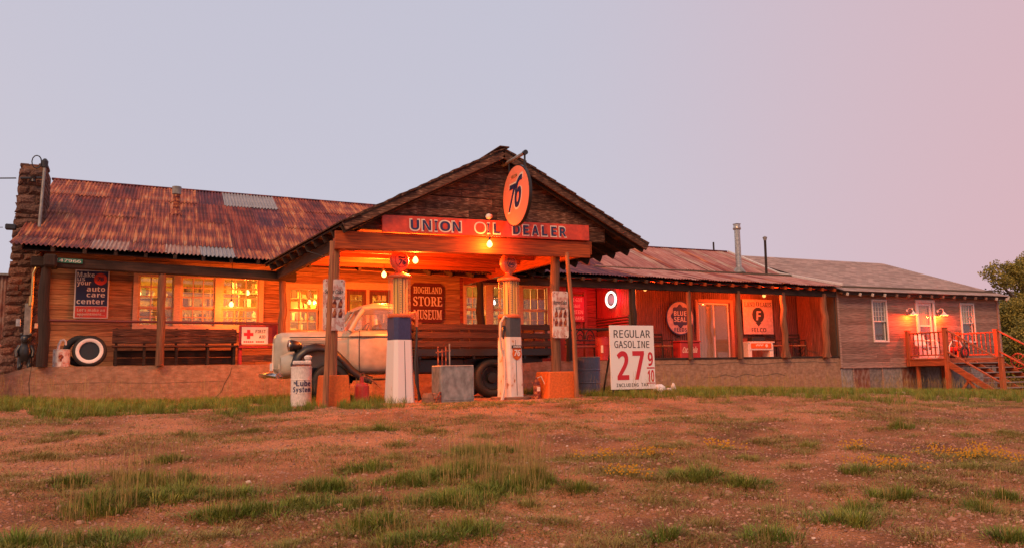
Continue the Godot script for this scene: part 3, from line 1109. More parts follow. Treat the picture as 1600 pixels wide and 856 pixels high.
	part(vent, "flashing", s, M.rust)


var stone_meshes := []


func stone(parent: Node3D, at: Vector3, size: Vector3, turn: float) -> void:
	# rough stones: a few jittered lumps of unit size, scaled
	if stone_meshes.is_empty():
		for i in 9:
			var s := newst()
			s.set_smooth_group(0xFFFFFFFF)
			var grid := []
			for j in 4:
				var row := []
				for k in 5:
					var edge := j == 0 or j == 3 or k == 0 or k == 4
					row.append(Vector3((k / 4.0 - 0.5) + rng.randf_range(-0.06, 0.06), (j / 3.0 - 0.5) + rng.randf_range(-0.09, 0.09), (0.12 if edge else 0.5) + rng.randf_range(-0.14, 0.1)))
				grid.append(row)
			for j in 3:
				for k in 4:
					quad(s, grid[j][k], grid[j][k + 1], grid[j + 1][k + 1], grid[j + 1][k], Vector3(0, 0, 1))
			var rim := []
			for k in 5:
				rim.append(grid[0][k])
			for j in range(1, 4):
				rim.append(grid[j][4])
			for k in range(3, -1, -1):
				rim.append(grid[3][k])
			for j in range(2, 0, -1):
				rim.append(grid[j][0])
			for k in rim.size():
				var a: Vector3 = rim[k]
				var b: Vector3 = rim[(k + 1) % rim.size()]
				quad(s, a, b, Vector3(b.x, b.y, -0.5), Vector3(a.x, a.y, -0.5), Vector3(a.x + b.x, a.y + b.y, 0))
			s.generate_normals()
			stone_meshes.append(s.commit())
	var o := part_mesh(parent, "stone", stone_meshes[rng.randi() % stone_meshes.size()], pick(M.stones))
	o.transform = Transform3D(Basis(Vector3(0, 0, 1), turn) * Basis.from_scale(size), at)


func log_post(b: Node3D, at: Vector3, top: float, r: float, m: Material, wob: float) -> MeshInstance3D:
	var s := newst()
	var pts := []
	var rr := []
	var n := 9
	for i in n:
		var v := float(i) / (n - 1)
		var k := sin(v * PI)
		pts.append(Vector3(at.x + rng.randf_range(-wob, wob) * k, lerpf(at.y, top, v), at.z + rng.randf_range(-wob, wob) * k))
		rr.append(r * rng.randf_range(0.86, 1.12) * (1.12 - 0.18 * v))
	tube(s, pts, rr, 12)
	var o := wpart(b, "porch_post", s, m)
	return o


func goods(b: Node3D, x0: float, x1: float, shelves: Array, z: float, sd: int) -> void:
	# packets, jars and tins on shelves: far too many to count
	var r := RandomNumberGenerator.new()
	r.seed = sd
	var s := newst()
	for y in shelves:
		box(s, Vector3((x0 + x1) * 0.5, y, z), Vector3(x1 - x0, 0.03, 0.3))
	var x := x0
	while x <= x1 + 0.01:
		box(s, Vector3(x, (shelves[0] + shelves[-1]) * 0.5, z - 0.002), Vector3(0.035, shelves[-1] - shelves[0] + 0.3, 0.296))
		x += (x1 - x0) / maxf(1.0, round((x1 - x0) / 0.9))
	wpart(b, "shelf", s, M.shelf_wood)
	s = newst()
	var tones := [Vector3(0.5, 0.38, 0.2), Vector3(0.55, 0.5, 0.4), Vector3(0.12, 0.07, 0.05), Vector3(0.35, 0.1, 0.06), Vector3(0.1, 0.13, 0.07), Vector3(0.45, 0.3, 0.1), Vector3(0.06, 0.06, 0.08), Vector3(0.62, 0.55, 0.38)]
	for y in shelves:
		var p: float = x0 + 0.05
		while p < x1 - 0.08:
			var w := r.randf_range(0.06, 0.2)
			var h := r.randf_range(0.1, 0.3)
			if r.randf() < 0.85:
				var t: Vector3 = tones[r.randi() % tones.size()]
				s.set_color(Color(t.x, t.y, t.z))
				if r.randf() < 0.5:
					lathe(s, [Vector2(0.0, y + 0.015), Vector2(w * 0.4, y + 0.015), Vector2(w * 0.42, y + h * 0.7), Vector2(w * 0.2, y + h * 0.85), Vector2(w * 0.2, y + h), Vector2(0.0, y + h)], 8, Transform3D(Basis(), Vector3(p + w * 0.5, 0, z + r.randf_range(0.0, 0.08))))
				else:
					box(s, Vector3(p + w * 0.5, y + 0.016 + h * 0.5, z + r.randf_range(-0.02, 0.08)), Vector3(w, h, 0.14))
			p += w + r.randf_range(0.0, 0.05)
	var o := wpart(b, "shelf_goods", s, M.goods)
	o.set_meta("kind", "stuff")


# ---------------------------------------------------------------- canopy over the pumps
func slab(s: SurfaceTool, a: Vector3, b: Vector3, c: Vector3, d: Vector3, th: float) -> void:
	# a sheet of thickness th hanging under the corners a, b, c, d
	flat(s)
	var n := (b - a).cross(d - a).normalized()
	if n.y < 0.0:
		n = -n
	var q := [a, b, c, d]
	var l := []
	var mid := (a + b + c + d) * 0.25
	for v in q:
		l.append(v - n * th)
	quad(s, a, b, c, d, n)
	quad(s, l[0], l[1], l[2], l[3], -n)
	for i in 4:
		var k := (i + 1) % 4
		quad(s, q[i], q[k], l[k], l[i], (q[i] + q[k]) * 0.5 - mid)


func build_canopy() -> void:
	var b := thing("station_canopy", "steep wooden gabled canopy of dark weathered planks over the two pumps", "canopy", Vector3(6.2, 0.0, -15.0))
	var pk_f := Vector3(6.80, 5.06, -14.68)
	var pk_b := Vector3(6.80, 5.03, -24.2)
	var rt_f := Vector3(10.24, 3.28, -14.68)
	var rt_b := Vector3(10.24, 3.34, -20.6)
	var lf_f := Vector3(3.50, 3.34, -14.68)
	var lf_b := Vector3(2.93, 3.22, -20.35)
	var s := newst()
	slab(s, lf_f, lf_b, pk_b, pk_f, 0.03)
	slab(s, rt_f, rt_b, pk_b, pk_f, 0.03)
	var roof := wpart(b, "roof", s, M.dark_beam)
	for side in 2:
		var ef: Vector3 = lf_f if side == 0 else rt_f
		var eb: Vector3 = lf_b if side == 0 else rt_b
		var n := 15
		for i in n:
			var t0 := float(i) / n - 0.012
			var t1 := minf(float(i + 1) / n + 0.03, 1.0)
			var j := Vector3(0, 0, rng.randf_range(0.0, 0.05))
			var up0 := Vector3(0, 0.05 + rng.randf_range(0, 0.015), 0)
			var up1 := Vector3(0, 0.02, 0)
			s = newst()
			slab(s, ef.lerp(pk_f, t0) + up0 + j, eb.lerp(pk_b, t0) + up0, eb.lerp(pk_b, t1) + up1, ef.lerp(pk_f, t1) + up1 + j, 0.022)
			part(roof, "shingle_course", s, M.canopy_shingle)
	s = newst()
	bar(s, pk_f + Vector3(0.0, 0.05, 0.03), pk_b + Vector3(0, 0.05, 0), 0.22, 0.03, 0.008)
	part(roof, "ridge_board", s, M.canopy_shingle)
	# rake boards
	s = newst()
	bar(s, pk_f + Vector3(0, -0.09, -0.03), lf_f + Vector3(0.02, -0.06, -0.03), 0.05, 0.17, 0.008)
	wpart(b, "rake_board", s, M.gable[0])
	s = newst()
	bar(s, pk_f + Vector3(0, -0.09, -0.03), rt_f + Vector3(0, -0.06, -0.03), 0.05, 0.17, 0.008)
	wpart(b, "rake_board", s, M.gable[3])
	# gable wall of short weathered planks
	s = newst()
	prism(s, PackedVector2Array([Vector2(3.9, 3.30), Vector2(9.32, 3.30), Vector2(9.32, 3.64), Vector2(6.8, 4.95), Vector2(3.9, 3.46)]), -15.07, -15.03)
	var wall := wpart(b, "gable_wall", s, M.dark_beam)
	var y := 3.31
	var r := 0
	while y < 4.92:
		var h := rng.randf_range(0.10, 0.15)
		var xl := maxf(6.8 - (5.0 - y - h * 0.5) / 0.535, 3.84)
		var xr := minf(6.8 + (5.0 - y - h * 0.5) / 0.525, 9.34)
		var x := xl
		while x < xr - 0.03:
			var l := minf(rng.randf_range(0.5, 1.9), xr - x)
			if xr - x - l < 0.25:
				l = xr - x
			if rng.randf() > 0.02 or l > 1.0:
				piece(wall, "plank", Vector3(x + l * 0.5, y + h * 0.5 + rng.randf_range(-0.006, 0.006), -15.012 + rng.randf_range(-0.008, 0.014)), Vector3(l - 0.006, snappedf(h - 0.005, 0.005), 0.03), pick(M.gable), 0.006, Basis(Vector3(0, 0, 1), rng.randf_range(-0.008, 0.008)) * Basis(Vector3.RIGHT, 0.08))
			x += l
		y += h
		r += 1
	# fascia and beams
	s = newst()
	box(s, Vector3(6.16, 3.09, -14.95), Vector3(5.5, 0.34, 0.05), 0.008, Basis(Vector3(0, 0, 1), 0.012))
	wpart(b, "fascia", s, M.orange_beam)
	s = newst()
	bar(s, Vector3(3.42, 3.00, -15.08), Vector3(8.95, 3.09, -15.08), 0.14, 0.22, 0.01)
	wpart(b, "beam", s, M.orange_beam)
	s = newst()
	bar(s, Vector3(3.76, 3.16, -15.05), Vector3(3.28, 3.03, -20.5), 0.12, 0.24, 0.015)
	wpart(b, "beam", s, M.dark_beam_deep)
	s = newst()
	bar(s, Vector3(8.93, 3.17, -14.98), Vector3(8.93, 3.27, -22.2), 0.12, 0.29, 0.012)
	wpart(b, "beam", s, M.orange_beam_deep)
	# rafters; the outer ends stick out under the eaves
	for i in 10:
		var v := (i + 0.25) / 10.0
		var ef := lf_f.lerp(lf_b, v)
		var er := rt_f.lerp(rt_b, v)
		var pk := pk_f.lerp(pk_b, v * 0.62)
		s = newst()
		bar(s, ef + Vector3(0.03, -0.105, 0), Vector3(pk.x, pk.y - 0.14, ef.z), 0.055, 0.15, 0.008)
		wpart(b, "rafter", s, M.dark_beam)
		s = newst()
		bar(s, er + Vector3(-0.03, -0.105, 0), Vector3(pk.x, pk.y - 0.14, er.z), 0.055, 0.15, 0.008)
		wpart(b, "rafter", s, M.dark_beam)
	# ceiling boards and joists
	var ceil := newst()
	box(ceil, Vector3(6.45, 3.41, -17.7), Vector3(4.8, 0.02, 5.0))
	var cp := wpart(b, "ceiling", ceil, M.dark_beam)
	var z := -15.2
	while z > -20.1:
		var x0 := 4.02
		var cut := rng.randf_range(5.2, 7.4)
		for q in [[x0, cut], [cut, 8.86]]:
			piece(cp, "plank", Vector3((q[0] + q[1]) * 0.5, 3.385 + rng.randf_range(-0.006, 0.004), z - 0.10), Vector3(snappedf(q[1] - q[0] - 0.006, 0.01), 0.022, 0.192), pick(M.ceiling), 0.005)
		z -= 0.2
	z = -16.0
	while z > -20.0:
		s = newst()
		bar(s, Vector3(3.95, 3.29, z), Vector3(8.86, 3.30, z), 0.07, 0.13, 0.008)
		wpart(b, "joist", s, M.orange_beam)
		z -= 0.78
	# posts
	s = newst()
	tube(s, [Vector3(3.43, 0.1, -15.16), Vector3(3.45, 1.5, -15.17), Vector3(3.49, 2.98, -15.16)], [0.085, 0.08, 0.075], 12)
	wpart(b, "post", s, M.pole_wood)
	s = newst()
	tube(s, [Vector3(8.12, 0.05, -15.16), Vector3(8.15, 0.9, -15.17), Vector3(8.11, 1.8, -15.15), Vector3(8.18, 3.0, -15.15)], [0.12, 0.10, 0.105, 0.095], 12)
	wpart(b, "post", s, M.log)
	# wires looping under the beam on the left
	s = newst()
	tube(s, [Vector3(3.0, 2.9, -15.5), Vector3(3.3, 2.78, -15.3), Vector3(3.7, 2.92, -15.2), Vector3(4.1, 3.0, -15.1)], 0.008, 5)
	tube(s, [Vector3(3.5, 2.95, -15.05), Vector3(3.75, 2.86, -15.0), Vector3(4.05, 2.98, -15.0)], 0.006, 5)
	wpart(b, "loose_wire", s, M.hose_black)


# ---------------------------------------------------------------- metal wing with its own porch
func build_metal_wing() -> void:
	var W := WALL_Z
	var b := thing("metal_building", "rusty corrugated metal wing with open porch and sliding glass door", "building", Vector3(17.7, 0.0, -23.0))
	var hole := [17.47, 18.85, 0.87, 2.80]
	var s := newst()
	solid_wall(s, 13.5, 21.95, 0.3, 3.9, W - 0.14, W - 0.05, [hole])
	box(s, Vector3(17.7, 2.2, -29.9), Vector3(8.4, 3.9, 0.12))
	box(s, Vector3(17.7, 0.80, -26.1), Vector3(8.3, 0.1, 7.4))
	box(s, Vector3(17.7, 3.75, -26.1), Vector3(8.3, 0.1, 7.4))
	box(s, Vector3(17.7, 2.2, -24.6), Vector3(8.3, 2.8, 0.1))
	var wall := wpart(b, "wall", s, M.room_dark)
	var x := 13.55
	while x < 21.9:
		var w := minf(0.70, 21.92 - x)
		var parts := [[0.86, 3.75]]
		if x + w > hole[0] - 0.02 and x < hole[1] + 0.02:
			parts = [[hole[3] + 0.1, 3.75]]
			if x < hole[0] - 0.02:
				s = newst()
				corrugated(s, Vector3(x, 0.86, W - 0.02), Vector3(hole[0] - 0.02, 0.86, W - 0.02), Vector3(x, hole[3] + 0.12, W - 0.02), Vector3(hole[0] - 0.02, hole[3] + 0.12, W - 0.02), maxi(1, int((hole[0] - x) / 0.09)), 0.014)
				part(wall, "metal_sheet", s, pick(M.wall_metal))
			if x + w > hole[1] + 0.02:
				s = newst()
				corrugated(s, Vector3(hole[1] + 0.02, 0.86, W - 0.02), Vector3(x + w, 0.86, W - 0.02), Vector3(hole[1] + 0.02, hole[3] + 0.12, W - 0.02), Vector3(x + w, hole[3] + 0.12, W - 0.02), maxi(1, int((x + w - hole[1]) / 0.09)), 0.014)
				part(wall, "metal_sheet", s, pick(M.wall_metal))
		for q in parts:
			var dz := rng.randf_range(0.0, 0.012)
			s = newst()
			corrugated(s, Vector3(x, q[0], W - 0.02 + dz), Vector3(x + w + 0.02, q[0], W - 0.02 + dz), Vector3(x, q[1], W - 0.02 + dz), Vector3(x + w + 0.02, q[1], W - 0.02 + dz), 8, 0.014)
			part(wall, "metal_sheet", s, pick(M.wall_metal))
		x += 0.70
	# end walls of the porch
	s = newst()
	box(s, Vector3(13.53, 2.1, -21.38), Vector3(0.05, 2.5, 1.84))
	var lw := wpart(b, "porch_end_wall", s, M.room_dark)
	for i in 3:
		s = newst()
		corrugated(s, Vector3(13.49, 2.2, -22.28 + i * 0.61), Vector3(13.49, 2.2, -21.66 + i * 0.61), Vector3(13.49, 3.4, -22.28 + i * 0.61), Vector3(13.49, 3.4, -21.66 + i * 0.61), 7, 0.008)
		part(lw, "metal_sheet", s, M.sign_red)
	for i in 4:
		piece(lw, "slat", Vector3(13.47, 2.16 - i * 0.085, -21.38), Vector3(0.04, 0.05, 1.8), M.sign_red, 0.008, Basis(Vector3(0, 0, 1), 0.5))
	for i in 10:
		piece(lw, "plank", Vector3(13.485, 1.32, -22.2 + i * 0.18), Vector3(0.03, 0.92, 0.172), pick(M.red_siding), 0.005)
	s = newst()
	box(s, Vector3(21.97, 2.1, -21.38), Vector3(0.05, 2.5, 1.84))
	var rw := wpart(b, "porch_end_wall", s, M.room_dark)
	for i in 2:
		s = newst()
		corrugated(s, Vector3(21.93, 0.86, -22.28 + i * 0.62), Vector3(21.93, 0.86, -21.64 + i * 0.62), Vector3(21.93, 3.35, -22.28 + i * 0.62), Vector3(21.93, 3.35, -21.64 + i * 0.62), 8, 0.009)
		part(rw, "metal_sheet", s, M.wall_metal[i])
	piece(rw, "panel", Vector3(21.92, 2.1, -20.77), Vector3(0.04, 2.48, 0.52), M.dark_green_panel, 0.006)
	# sliding glass door
	s = newst()
	for q in [[17.36, 17.47, 0.87, 2.90], [18.85, 18.98, 0.87, 2.90]]:
		box(s, Vector3((q[0] + q[1]) * 0.5, (q[2] + q[3]) * 0.5, W + 0.0), Vector3(q[1] - q[0], q[3] - q[2], 0.09), 0.008)
	box(s, Vector3(18.17, 2.86, W + 0.005), Vector3(1.38, 0.12, 0.088), 0.008)
	var door := wpart(b, "sliding_door", s, M.door_trim)
	for q in [[17.47, 18.19, -0.03], [18.13, 18.85, -0.07]]:
		s = newst()
		for e in [[q[0], q[0] + 0.06], [q[1] - 0.06, q[1]]]:
			box(s, Vector3((e[0] + e[1]) * 0.5, 1.835, W + q[2]), Vector3(0.06, 1.93, 0.035), 0.005)
		for e in [0.90, 2.77]:
			box(s, Vector3((q[0] + q[1]) * 0.5, e, W + q[2]), Vector3(q[1] - q[0] - 0.12, 0.06, 0.034), 0.005)
		part(door, "door_leaf", s, M.trim_white)
		piece(door, "pane", Vector3((q[0] + q[1]) * 0.5, 1.835, W + q[2]), Vector3(q[1] - q[0] - 0.12, 1.81, 0.004), M.tinted_glass, 0.0)
	s = newst()
	tube(s, [Vector3(18.16, 1.65, W + 0.0), Vector3(18.16, 1.95, W + 0.0)], 0.02, 8)
	part(door, "handle", s, M.brass)
	s = newst()
	s.set_smooth_group(1)
	for i in 24:   # a hanging curtain behind the left leaf
		var xa := 17.5 + i * 0.026
		var xb := xa + 0.026
		quad(s, Vector3(xa, 0.9, W - 0.24 + 0.02 * sin(i * 1.3)), Vector3(xb, 0.9, W - 0.24 + 0.02 * sin(i * 1.3 + 1.3)), Vector3(xb, 2.8, W - 0.24 + 0.02 * sin(i * 1.3 + 1.3)), Vector3(xa, 2.8, W - 0.24 + 0.02 * sin(i * 1.3)), Vector3(0, 0, 1))
	part(door, "curtain", s, M.door_curtain)
	# roof, in two pitches
	var mats := func(c: int, i: int, px: float) -> Material:
		if px < 13.9 - 0.6 * (1 - c):
			return M.roof_red[2]
		if c == 0:
			return M.roof_pink[[0, 2, 1, 0][rng.randi() % 4]]
		return M.roof_pink[3] if i % 2 == 0 and rng.randf() < 0.75 else M.roof_pink[[0, 1, 2, 1][rng.randi() % 4]]
	s = newst()
	box(s, Vector3(15.5, 5.24, -25.84), Vector3(12.6, 0.04, 0.22), 0.015)
	var roof := wpart(b, "roof", s, M.roof_red[2])
	metal_courses(roof, [
		[Vector3(9.25, 3.33, EAVE_Z), Vector3(21.85, 3.23, EAVE_Z)],
		[Vector3(9.25, 4.02, -23.0), Vector3(21.85, 3.98, -23.0)],
		[Vector3(9.25, 5.24, -25.8), Vector3(21.85, 5.20, -25.8)]], mats, 0.33, 4, 0.014)
	s = newst()
	bar(s, Vector3(21.88, 3.30, EAVE_Z + 0.02), Vector3(21.88, 4.02, -23.0), 0.06, 0.09, 0.01)
	bar(s, Vector3(21.88, 4.02, -23.0), Vector3(21.88, 5.24, -25.8), 0.058, 0.088, 0.01)
	part(roof, "rake_trim", s, M.trim_white)
	s = newst()
	slab(s, Vector3(9.3, 3.24, -20.2), Vector3(21.8, 3.16, -20.2), Vector3(21.8, 3.90, -23.0), Vector3(9.3, 3.93, -23.0), 0.03)
	slab(s, Vector3(9.3, 3.93, -23.02), Vector3(21.8, 3.90, -23.02), Vector3(21.8, 5.11, -25.8), Vector3(9.3, 5.14, -25.8), 0.03)
	slab(s, Vector3(9.3, 5.14, -25.82), Vector3(21.8, 5.11, -25.82), Vector3(21.8, 3.4, -30.6), Vector3(9.3, 3.4, -30.6), 0.05)
	wpart(b, "roof_deck", s, M.dark_beam)
	x = 9.6
	while x < 21.8:
		s = newst()
		var y := 3.19 - 0.007 * (x - 9.6)
		bar(s, Vector3(x, y, EAVE_Z - 0.03), Vector3(x, y + 0.54, -22.28), 0.075, 0.10, 0.01)
		wpart(b, "rafter_tail", s, M.orange_beam_deep if x > 14.0 else M.dark_beam_deep)
		x += 0.545
	s = newst()
	bar(s, Vector3(9.3, 3.10, -20.42), Vector3(21.85, 3.015, -20.42), 0.12, 0.24, 0.012)
	wpart(b, "eave_beam", s, M.dark_beam)
	for q in [[13.62, 0.085, 0.03, "log_dark"], [13.85, 0.06, 0.01, "pole_wood"], [15.67, 0.072, 0.012, "log"], [17.62, 0.085, 0.02, "log"], [19.5, 0.10, 0.045, "log"], [21.3, 0.115, 0.05, "log"]]:
		var o := log_post(b, Vector3(q[0], FLOOR_Y, -20.42 if q[0] != 13.85 else -20.7), 3.0, q[1], M[q[3]], q[2])
	for q in [19.5, 21.3]:
		s = newst()
		for k in 4:
			var a = k * 1.7 + q
			tube(s, [Vector3(q + 0.03 * cos(a), 1.25, -20.42 + 0.03 * sin(a)), Vector3(q + 0.12 * cos(a), FLOOR_Y + 0.01, -20.42 + 0.10 * sin(a))], [0.05, 0.07], 7)
		wpart(b, "post_foot", s, M.log)
	# stove pipes
	s = newst()
	lathe(s, [Vector2(0.0, 3.9), Vector2(0.105, 3.9), Vector2(0.105, 5.6), Vector2(0.0, 5.6)], 18, Transform3D(Basis(), Vector3(19.97, 0.0, -23.0)))
	var sp := wpart(b, "stove_pipe", s, M.steel)
	s = newst()
	lathe(s, [Vector2(0.0, 5.55), Vector2(0.135, 5.55), Vector2(0.15, 5.60), Vector2(0.125, 5.66), Vector2(0.125, 5.74), Vector2(0.15, 5.76), Vector2(0.0, 5.80)], 18, Transform3D(Basis(), Vector3(19.97, 0.0, -23.0)))
	part(sp, "pipe_cap", s, M.steel)
	s = newst()
	lathe(s, [Vector2(0.24, 3.98), Vector2(0.2, 4.06), Vector2(0.12, 4.16), Vector2(0.0, 4.16)], 16, Transform3D(Basis(), Vector3(19.97, 0.0, -23.0)))
	part(sp, "flashing", s, M.zinc)
	s = newst()
	tube(s, [Vector3(20.79, 3.8, -22.5), Vector3(20.81, 5.15, -22.5)], 0.045, 10)
	var p2 := wpart(b, "vent_pipe", s, M.log_dark)
	s = newst()
	lathe(s, [Vector2(0.0, 5.12), Vector2(0.05, 5.12), Vector2(0.085, 5.24), Vector2(0.0, 5.29)], 12, Transform3D(Basis(), Vector3(20.81, 0.0, -22.5)))
	part(p2, "pipe_cap", s, M.zinc)
	s = newst()
	tube(s, [Vector3(21.57, 4.9, -26.3), Vector3(21.57, 5.68, -26.3)], 0.035, 8)
	wpart(b, "vent_pipe", s, M.log_dark)


# ---------------------------------------------------------------- the grey board house at the right end
func build_wood_house() -> void:
	var Z := -20.5
	var b := thing("wood_house", "gray board-sided house end with shingle roof, white door and two white windows", "building", Vector3(26.3, -0.4, -20.5))
	var wa := [23.70, 24.34, 1.42, 2.82]
	var wb := [28.34, 29.02, 1.40, 2.78]
	var dr := [25.98, 26.78, 0.80, 2.80]
	var holes := [wa, wb, dr]
	var s := newst()
	solid_wall(s, 22.0, 30.5, 0.42, 3.3, Z - 0.16, Z - 0.02, holes)
	box(s, Vector3(30.45, 1.9, -25.3), Vector3(0.1, 3.0, 9.3))
	box(s, Vector3(26.3, 1.9, -30.0), Vector3(8.4, 3.0, 0.1))
	box(s, Vector3(26.3, 0.5, -25.3), Vector3(8.3, 0.08, 9.2))
	box(s, Vector3(26.3, 1.9, -23.5), Vector3(8.3, 2.7, 0.1))
	box(s, Vector3(26.3, 3.3, -22.1), Vector3(8.3, 0.08, 3.0))
	var wall := wpart(b, "wall", s, M.room_dark)
	var grow := []
	for h in holes:
		grow.append([h[0] - 0.05, h[1] + 0.05, h[2] - 0.05, h[3] + 0.05])
	plank_rows(wall, 22.06, 30.42, 0.52, 3.12, Z - 0.02, 0.145, grow, M.gray_siding, 2.4, 0.09, 0.022, 0.02)
	s = newst()
	box(s, Vector3(22.02, 1.85, Z + 0.01), Vector3(0.09, 2.7, 0.07), 0.006)
	box(s, Vector3(30.47, 1.85, Z + 0.01), Vector3(0.10, 2.7, 0.07), 0.006)
	box(s, Vector3(26.25, 0.50, Z + 0.015), Vector3(8.34, 0.05, 0.07), 0.006)
	wpart(b, "corner_board", s, M.gray_siding[2])
	var w1 := window_trim(b, wa[0], wa[1], wa[2], wa[3], Z, 0.055, M.trim_white, "white window left of the door", [], false)
	sash(w1, wa[0], wa[1], 2.09, 2.82, Z - 0.03, 4, 4, M.trim_white, 0.012, 0.035)
	sash(w1, wa[0], wa[1], 1.42, 2.105, Z - 0.07, 1, 1, M.trim_white, 0.012, 0.035)
	var w2 := window_trim(b, wb[0], wb[1], wb[2], wb[3], Z, 0.055, M.trim_white, "white window right of the door with ochre curtain", [], false)
	sash(w2, wb[0], wb[1], 2.07, 2.78, Z - 0.03, 4, 3, M.trim_white, 0.012, 0.035)
	sash(w2, wb[0], wb[1], 1.40, 2.085, Z - 0.07, 1, 1, M.trim_white, 0.012, 0.035)
	for q in [[w2, wb, 2.05, 2.77], [w1, wa, 2.3, 2.8]]:
		s = newst()
		s.set_smooth_group(1)
		for i in 20:
			var xa: float = q[1][0] + i * (q[1][1] - q[1][0]) / 20.0
			var xb: float = xa + (q[1][1] - q[1][0]) / 20.0
			quad(s, Vector3(xa, q[2], Z - 0.2 + 0.015 * sin(i * 1.4)), Vector3(xb, q[2], Z - 0.2 + 0.015 * sin(i * 1.4 + 1.4)), Vector3(xb, q[3], Z - 0.2 + 0.015 * sin(i * 1.4 + 1.4)), Vector3(xa, q[3], Z - 0.2 + 0.015 * sin(i * 1.4)), Vector3(0, 0, 1))
		part(q[0], "curtain", s, M.curtain if q[0] == w2 else M.room_dark)
	# door with its upper glass
	s = newst()
	var xm := 26.38
	for q in [[25.98, 26.10, 0.80, 2.80], [26.66, 26.78, 0.80, 2.80]]:
		box(s, Vector3((q[0] + q[1]) * 0.5, 1.80, Z - 0.05), Vector3(q[1] - q[0], 2.0, 0.05), 0.005)
	for q in [[0.80, 1.08], [1.93, 2.0], [2.70, 2.80]]:
		box(s, Vector3(xm, (q[0] + q[1]) * 0.5, Z - 0.05), Vector3(0.56, q[1] - q[0], 0.049), 0.005)
	var door := wpart(b, "door", s, M.trim_white)
	piece(door, "pane", Vector3(xm, 2.35, Z - 0.055), Vector3(0.56, 0.70, 0.004), M.glass, 0.0)
	piece(door, "pane", Vector3(xm, 1.505, Z - 0.055), Vector3(0.56, 0.85, 0.004), M.glass, 0.0)
	s = newst()
	tube(s, [Vector3(26.05, 1.75, Z - 0.03), Vector3(26.05, 1.75, Z + 0.03)], 0.025, 8)
	part(door, "handle", s, M.brass)
	s = newst()
	s.set_smooth_group(1)
	for i in 20:
		var xa := 26.1 + i * 0.028
		quad(s, Vector3(xa, 1.98, Z - 0.12 + 0.01 * sin(i * 1.4)), Vector3(xa + 0.028, 1.98, Z - 0.12 + 0.01 * sin(i * 1.4 + 1.4)), Vector3(xa + 0.028, 2.72, Z - 0.12 + 0.01 * sin(i * 1.4 + 1.4)), Vector3(xa, 2.72, Z - 0.12 + 0.01 * sin(i * 1.4)), Vector3(0, 0, 1))
	part(door, "curtain", s, M.curtain)
	s = newst()
	box(s, Vector3(25.925, 1.80, Z + 0.02), Vector3(0.10, 2.0, 0.05), 0.005)
	box(s, Vector3(26.835, 1.80, Z + 0.02), Vector3(0.10, 2.0, 0.05), 0.005)
	box(s, Vector3(26.38, 2.86, Z + 0.022), Vector3(1.02, 0.11, 0.052), 0.005)
	wpart(b, "door_frame", s, M.trim_white)
	# metal skirt
	s = newst()
	box(s, Vector3(26.25, 0.0, Z - 0.06), Vector3(8.3, 1.0, 0.05))
	var skirt := wpart(b, "skirt", s, M.room_dark)
	var x := 22.02
	var i := 0
	while x < 30.4:
		var w := minf([0.55, 0.78, 0.62, 1.0, 0.7][i % 5], 30.45 - x)
		piece(skirt, "metal_sheet", Vector3(x + w * 0.5, 0.0 + rng.randf_range(-0.02, 0.005), Z - 0.02 + rng.randf_range(0.0, 0.012)), Vector3(w + 0.015, 0.96, 0.012), M.skirt_metal[i % 3], 0.003, Basis(Vector3(0, 0, 1), rng.randf_range(-0.01, 0.01)))
		if i % 2 == 1:
			piece(skirt, "batten", Vector3(x, 0.0, Z + 0.012), Vector3(0.05, 0.95, 0.025), M.gray_siding[2], 0.004)
		x += w
		i += 1
	# roof
	s = newst()
	slab(s, Vector3(21.93, 3.10, -20.15), Vector3(30.62, 3.10, -20.15), Vector3(30.62, 5.07, -25.8), Vector3(21.93, 5.10, -25.8), 0.06)
	slab(s, Vector3(21.93, 5.10, -25.8), Vector3(30.62, 5.07, -25.8), Vector3(30.62, 3.1, -31.4), Vector3(21.93, 3.1, -31.4), 0.06)
	var roof := wpart(b, "roof", s, M.dark_beam)
	var rnd := RandomNumberGenerator.new()
	rnd.seed = 77
	s = newst()
	flat(s)
	var courses := 42
	for c in courses:
		var v0 := float(c) / courses - 0.004
		var v1 := float(c + 1) / courses + 0.012
		var xx := 21.93 - (0.16 if c % 2 else 0.0)
		while xx < 30.64:
			var x0 := maxf(xx, 21.93)
			var x1 := minf(xx + 0.31, 30.66)
			var t := rnd.randf_range(0.7, 1.22)
			var k := rnd.randf_range(-0.015, 0.02)
			s.set_color(Color(0.44 * t + k, 0.315 * t, 0.275 * t))
			var a := Vector3(x0 + 0.004, lerpf(3.10, 5.09, v0) + 0.022, lerpf(-20.12, -25.8, v0))
			var d := Vector3(x0 + 0.004, lerpf(3.10, 5.09, v1) + 0.008, lerpf(-20.12, -25.8, v1))
			var bb := a + Vector3(x1 - x0 - 0.008, 0, 0)
			var cc := d + Vector3(x1 - x0 - 0.008, 0, 0)
			quad(s, a, bb, cc, d, Vector3(0, 1, 0.3))
			quad(s, a, bb, bb - Vector3(0, 0.016, 0), a - Vector3(0, 0.016, 0), Vector3(0, 0, 1))
			xx += 0.31
	var shg := part(roof, "shingles", s, M.shingle)
	shg.set_meta("kind", "stuff")
	s = newst()
	box(s, Vector3(26.3, 3.03, -20.2), Vector3(8.6, 0.1, 0.03), 0.004)
	wpart(b, "fascia", s, M.dark_beam)
	for k in 15:
		var xr := 22.15 + k * 0.6
		s = newst()
		bar(s, Vector3(xr, 2.98, -20.1), Vector3(xr, 3.12, -20.52), 0.045, 0.10, 0.006)
		wpart(b, "rafter_tail", s, M.trim_white if k < 4 or k > 12 else M.gray_siding[1])
	s = newst()
	bar(s, Vector3(30.64, 3.03, -20.1), Vector3(30.64, 5.02, -25.8), 0.04, 0.14, 0.006)
	wpart(b, "rake_board", s, M.trim_white)


